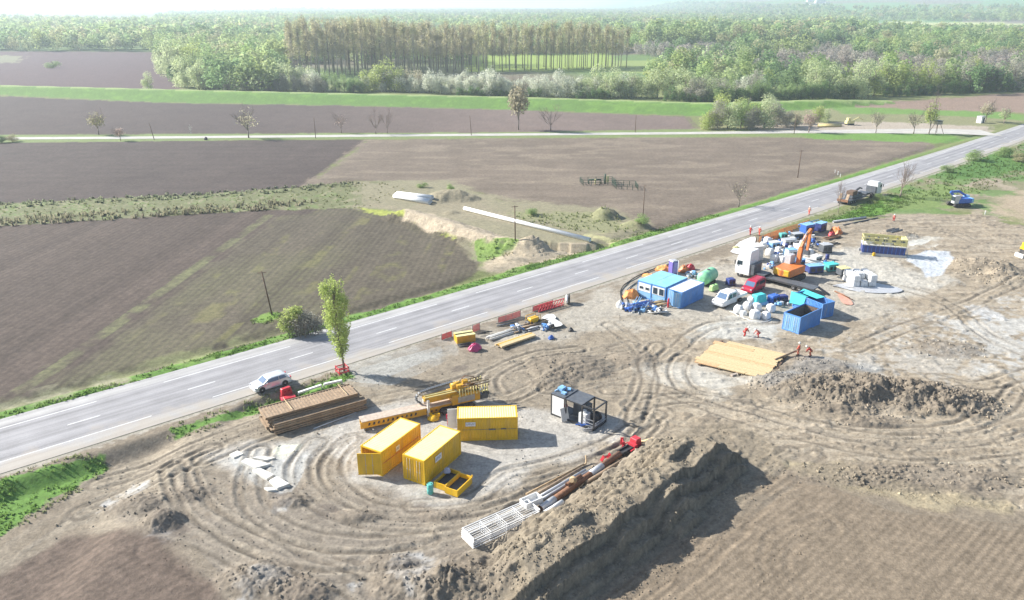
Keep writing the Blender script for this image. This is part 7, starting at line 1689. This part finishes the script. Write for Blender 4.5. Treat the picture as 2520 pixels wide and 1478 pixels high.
band('distant_woodland', 800, 2300, 18, 130, .06, 1.35, 'hazy woodland further out on the plain')
band('horizon_woodland', 2300, 5200, 32, 45, .11, 1.3, 'bluish wood along the horizon')

# grass tufts and dry stalks ----------------------------------------------
def ground_col(X, Y):
    j = np.clip(np.searchsorted(ys, Y), 0, len(ys) - 1); wv = .70 * np.maximum(ys[j], 40) + 32; i = np.clip(np.round((X / wv + 1) / 2 * (NU - 1)).astype(int), 0, NU - 1)
    return col[j * NU + i, :3]
def tufts(name, label, polys, dens, h, wd, seed, base, m=None, vary=.3, mix=.3):
    r = np.random.default_rng(seed); XX = []; YY = []
    for P in polys:
        Pw = W(P); x0, y0 = Pw.min(0); x1, y1 = Pw.max(0); n = int((x1 - x0) * (y1 - y0) * dens); X = r.uniform(x0, x1, n); Y = r.uniform(y0, y1, n); k = sdf(Pw, X, Y, 2) > -.3 * r.random(n); d_ = np.abs(road_d(X, Y)); k &= (d_ > HWR + .15)
        XX.append(X[k]); YY.append(Y[k])
    X = np.concatenate(XX); Y = np.concatenate(YY); cl_ = fbm(X * .8, Y * .8, 3, 7) ; k = cl_ > -.25 + .3 * r.random(len(X)); X = X[k]; Y = Y[k]; n = len(X); Z = terrain(X, Y)
    B = 3; Vs = []
    X = np.repeat(X, B); Y = np.repeat(Y, B); Z = np.repeat(Z, B); N_ = n * B; X = X + r.normal(size=N_) * .1; Y = Y + r.normal(size=N_) * .1
    a = r.uniform(0, 6.28, N_); hh = h * r.uniform(.5, 1.4, N_); w2 = wd * r.uniform(.5, 1.3, N_); dx = np.cos(a) * w2; dy = np.sin(a) * w2; tx = r.normal(size=N_) * h * .35; ty = r.normal(size=N_) * h * .35
    V = np.stack([np.stack([X - dx, Y - dy, Z - .03], 1), np.stack([X + dx, Y + dy, Z - .03], 1), np.stack([X + dx * .5 + tx, Y + dy * .5 + ty, Z + hh], 1), np.stack([X - dx * .6 + tx, Y - dy * .6 + ty, Z + hh * .9], 1)], 1).reshape(-1, 3)
    gc = np.array(base)[None, :] * r.uniform(1 - vary, 1 + vary, (N_, 1)); gc = gc * (1 - mix) + ground_col(X, Y) * mix; cc_ = np.repeat(np.concatenate([gc, np.zeros((N_, 1))], 1), 4, 0)
    nu_ = np.zeros((len(V), 3)); nu_[:, 2] = 1; me = npmesh(name, V, quads(N_), cl, False, cc_, r.random(N_)); o = bpy.data.objects.new(name, me); C.objects.link(o); tag(o, label, 'grass', kind='stuff'); print(name, N_)
tufts('verge_grass', 'bright green grass on the banks beside the road', [[(0, 1185), (120, 1152), (245, 1118), (262, 1130), (200, 1170), (110, 1215), (0, 1285), (-200, 1380), (-200, 1260)], [(420, 1058), (560, 1016), (680, 974), (860, 918), (872, 930), (800, 955), (690, 988), (560, 1030), (430, 1072)],
    [(-100, 1060), (420, 910), (783, 808), (858, 792), (1176, 696), (1287, 660), (1457, 606), (1764, 525), (1764, 533), (1457, 615), (1287, 668), (1176, 703), (858, 796), (783, 816), (420, 916), (-100, 1066)], [(-60, 1045), (200, 975), (420, 905), (700, 825), (700, 835), (420, 916), (-60, 1052)], [(622, 786), (660, 770), (690, 772), (690, 782), (640, 798)], [(2010, 548), (2060, 533), (2200, 478), (2260, 492), (2150, 530)]], 7, .2, .09, 3, (.15, .23, .07), mix=.5)
tufts('rough_herbs', 'patchy herbs and dry stalks on the right bank and the pipe strip', [[(2060, 545), (2350, 415), (2520, 360), (2700, 330), (2700, 430), (2520, 440), (2380, 480), (2250, 500)], [(1270, 530), (1480, 525), (1570, 570), (1450, 572), (1300, 545)], [(1180, 606), (1265, 612), (1240, 636), (1190, 642)]], 1.0, .35, .14, 5, (.16, .22, .07), mix=.55)
tufts('ditch_herbs', 'grass, reeds and low shrubs along the ditch between the fields', [[(-300, 572), (0, 503), (500, 478), (740, 462), (880, 446), (1000, 460), (900, 512), (640, 518), (300, 538), (0, 556), (-300, 610)]], .5, .22, .16, 6, (.26, .29, .13), mix=.6)
tufts('ditch_shrubs', 'dark low shrubs along the upper edge of the ditch', [[(-300, 548), (0, 502), (500, 477), (740, 461), (880, 448), (880, 455), (740, 470), (500, 486), (0, 512), (-300, 560)]], .9, .45, .3, 8, (.20, .22, .15), mix=.35)
tufts('ditch_reeds', 'tan reeds along the lower edge of the ditch', [[(-300, 590), (0, 542), (300, 524), (640, 504), (770, 492), (770, 500), (640, 516), (300, 538), (0, 556), (-300, 608)]], 1.6, .7, .25, 9, (.27, .245, .18), mix=.45)

# loose clods ------------------------------------------------------------
r = np.random.default_rng(77); XX = []; YY = []; SS = []
def sc_(cx, cy, a, b, n, s0, s1):
    an = r.uniform(0, 6.28, n); q = np.sqrt(r.random(n)) * 1.1; XX.append(cx + a * q * np.cos(an)); YY.append(cy + b * q * np.sin(an)); SS.append(s0 + (s1 - s0) * r.random(n) ** 3)
for (c, a, b, h, ro) in HEAPS:
    if c[1] < 640 and c[0] < 1700: continue
    cx, cy = g(*c); sc_(cx, cy, a, b, int(a * b * (34 if c[0] > 1850 else 16) * (ro + .1)), .04, .22 if c[0] > 1850 else .16)
for k in range(0, len(RIDGE) - 1):
    q = RIDGE[k]; sc_(q[0] + .3, q[1] - .3, 5, 5, 150, .03, .13)
for P, wdt, dep in TRW:
    for q in P[::2]: sc_(q[0], q[1], 2.2, 2.2, 16, .02, .09)
Pw = W(RUT[:0] if False else [(0, 1340), (260, 1130), (640, 1000), (1110, 860), (1560, 700), (2520, 700), (2520, 1275), (1940, 1125), (1500, 1478), (620, 1478), (300, 1300)])
n = 15000; X = r.uniform(Pw[:, 0].min(), Pw[:, 0].max(), n); Y = r.uniform(42, 120, n); k = (sdf(Pw, X, Y, 2) > 0) & (fbm(X * .15, Y * .15, 3, 90) > -.05); XX.append(X[k]); YY.append(Y[k]); SS.append(.02 + .10 * r.random(k.sum()) ** 4)
for f in ([(1960, 1150), (2500, 1240), (2500, 1275), (2100, 1230)], [(1500, 1478), (1940, 1170), (2000, 1180), (1640, 1478)]):
    P2 = W(f); n = 5000; X = r.uniform(P2[:, 0].min(), P2[:, 0].max(), n); Y = r.uniform(P2[:, 1].min(), P2[:, 1].max(), n); k = sdf(P2, X, Y, 2) > 0; XX.append(X[k]); YY.append(Y[k]); SS.append(.02 + .05 * r.random(k.sum()) ** 2)
X = np.concatenate(XX); Y = np.concatenate(YY); S = np.concatenate(SS); k = road_d(X, Y) > HWR + .8; X = X[k]; Y = Y[k]; S = S[k]; n = len(X); Z = terrain(X, Y)
octv = np.array([(1, 0, 0), (0, 1, 0), (-1, 0, 0), (0, -1, 0), (0, 0, .8), (0, 0, -.8)]); octf = np.array([(0, 1, 4), (1, 2, 4), (2, 3, 4), (3, 0, 4), (1, 0, 5), (2, 1, 5), (3, 2, 5), (0, 3, 5)])
V = octv[None] * S[:, None, None] * r.uniform(.6, 1.4, (n, 6, 1)) ; a = r.uniform(0, 6.28, n); V = np.stack([V[:, :, 0] * np.cos(a)[:, None] - V[:, :, 1] * np.sin(a)[:, None], V[:, :, 0] * np.sin(a)[:, None] + V[:, :, 1] * np.cos(a)[:, None], V[:, :, 2]], -1)
V += np.stack([X, Y, Z + S * .3], 1)[:, None, :]
Fc = (octf[None] + np.arange(n)[:, None, None] * 6).reshape(-1, 3); gc = ground_col(X, Y) * r.uniform(.9, 1.3, (n, 1)); cc_ = np.repeat(np.concatenate([gc, np.zeros((n, 1))], 1), 6, 0)
me = npmesh('soil_clods', V.reshape(-1, 3), Fc, colattr_mat('clods', bump=.02, fine=.15), False, cc_); o = bpy.data.objects.new('soil_clods', me); C.objects.link(o); tag(o, 'loose clods of soil and gravel strewn over the site', 'clods', kind='stuff'); print('clods', n)

# ------------------------------------------------------------------ haze
hb = MB().box((0, 6500, 100), (21900, 14900 - 0, 214))
hz = part('haze', hb, (lambda m: m)(bpy.data.materials.new('haze'))); hz['kind'] = 'stuff'; hz['label'] = 'thin pale haze over the whole plain'
hm = hz.data.materials[0]; hm.use_nodes = True; N = hm.node_tree.nodes
N.remove(N['Principled BSDF']); pv = N.new('ShaderNodeVolumePrincipled'); pv.inputs['Density'].default_value = HAZE
pv.inputs['Color'].default_value = (.76, .88, 1, 1); pv.inputs['Anisotropy'].default_value = .3
hm.node_tree.links.new(pv.outputs[0], N['Material Output'].inputs['Volume'])
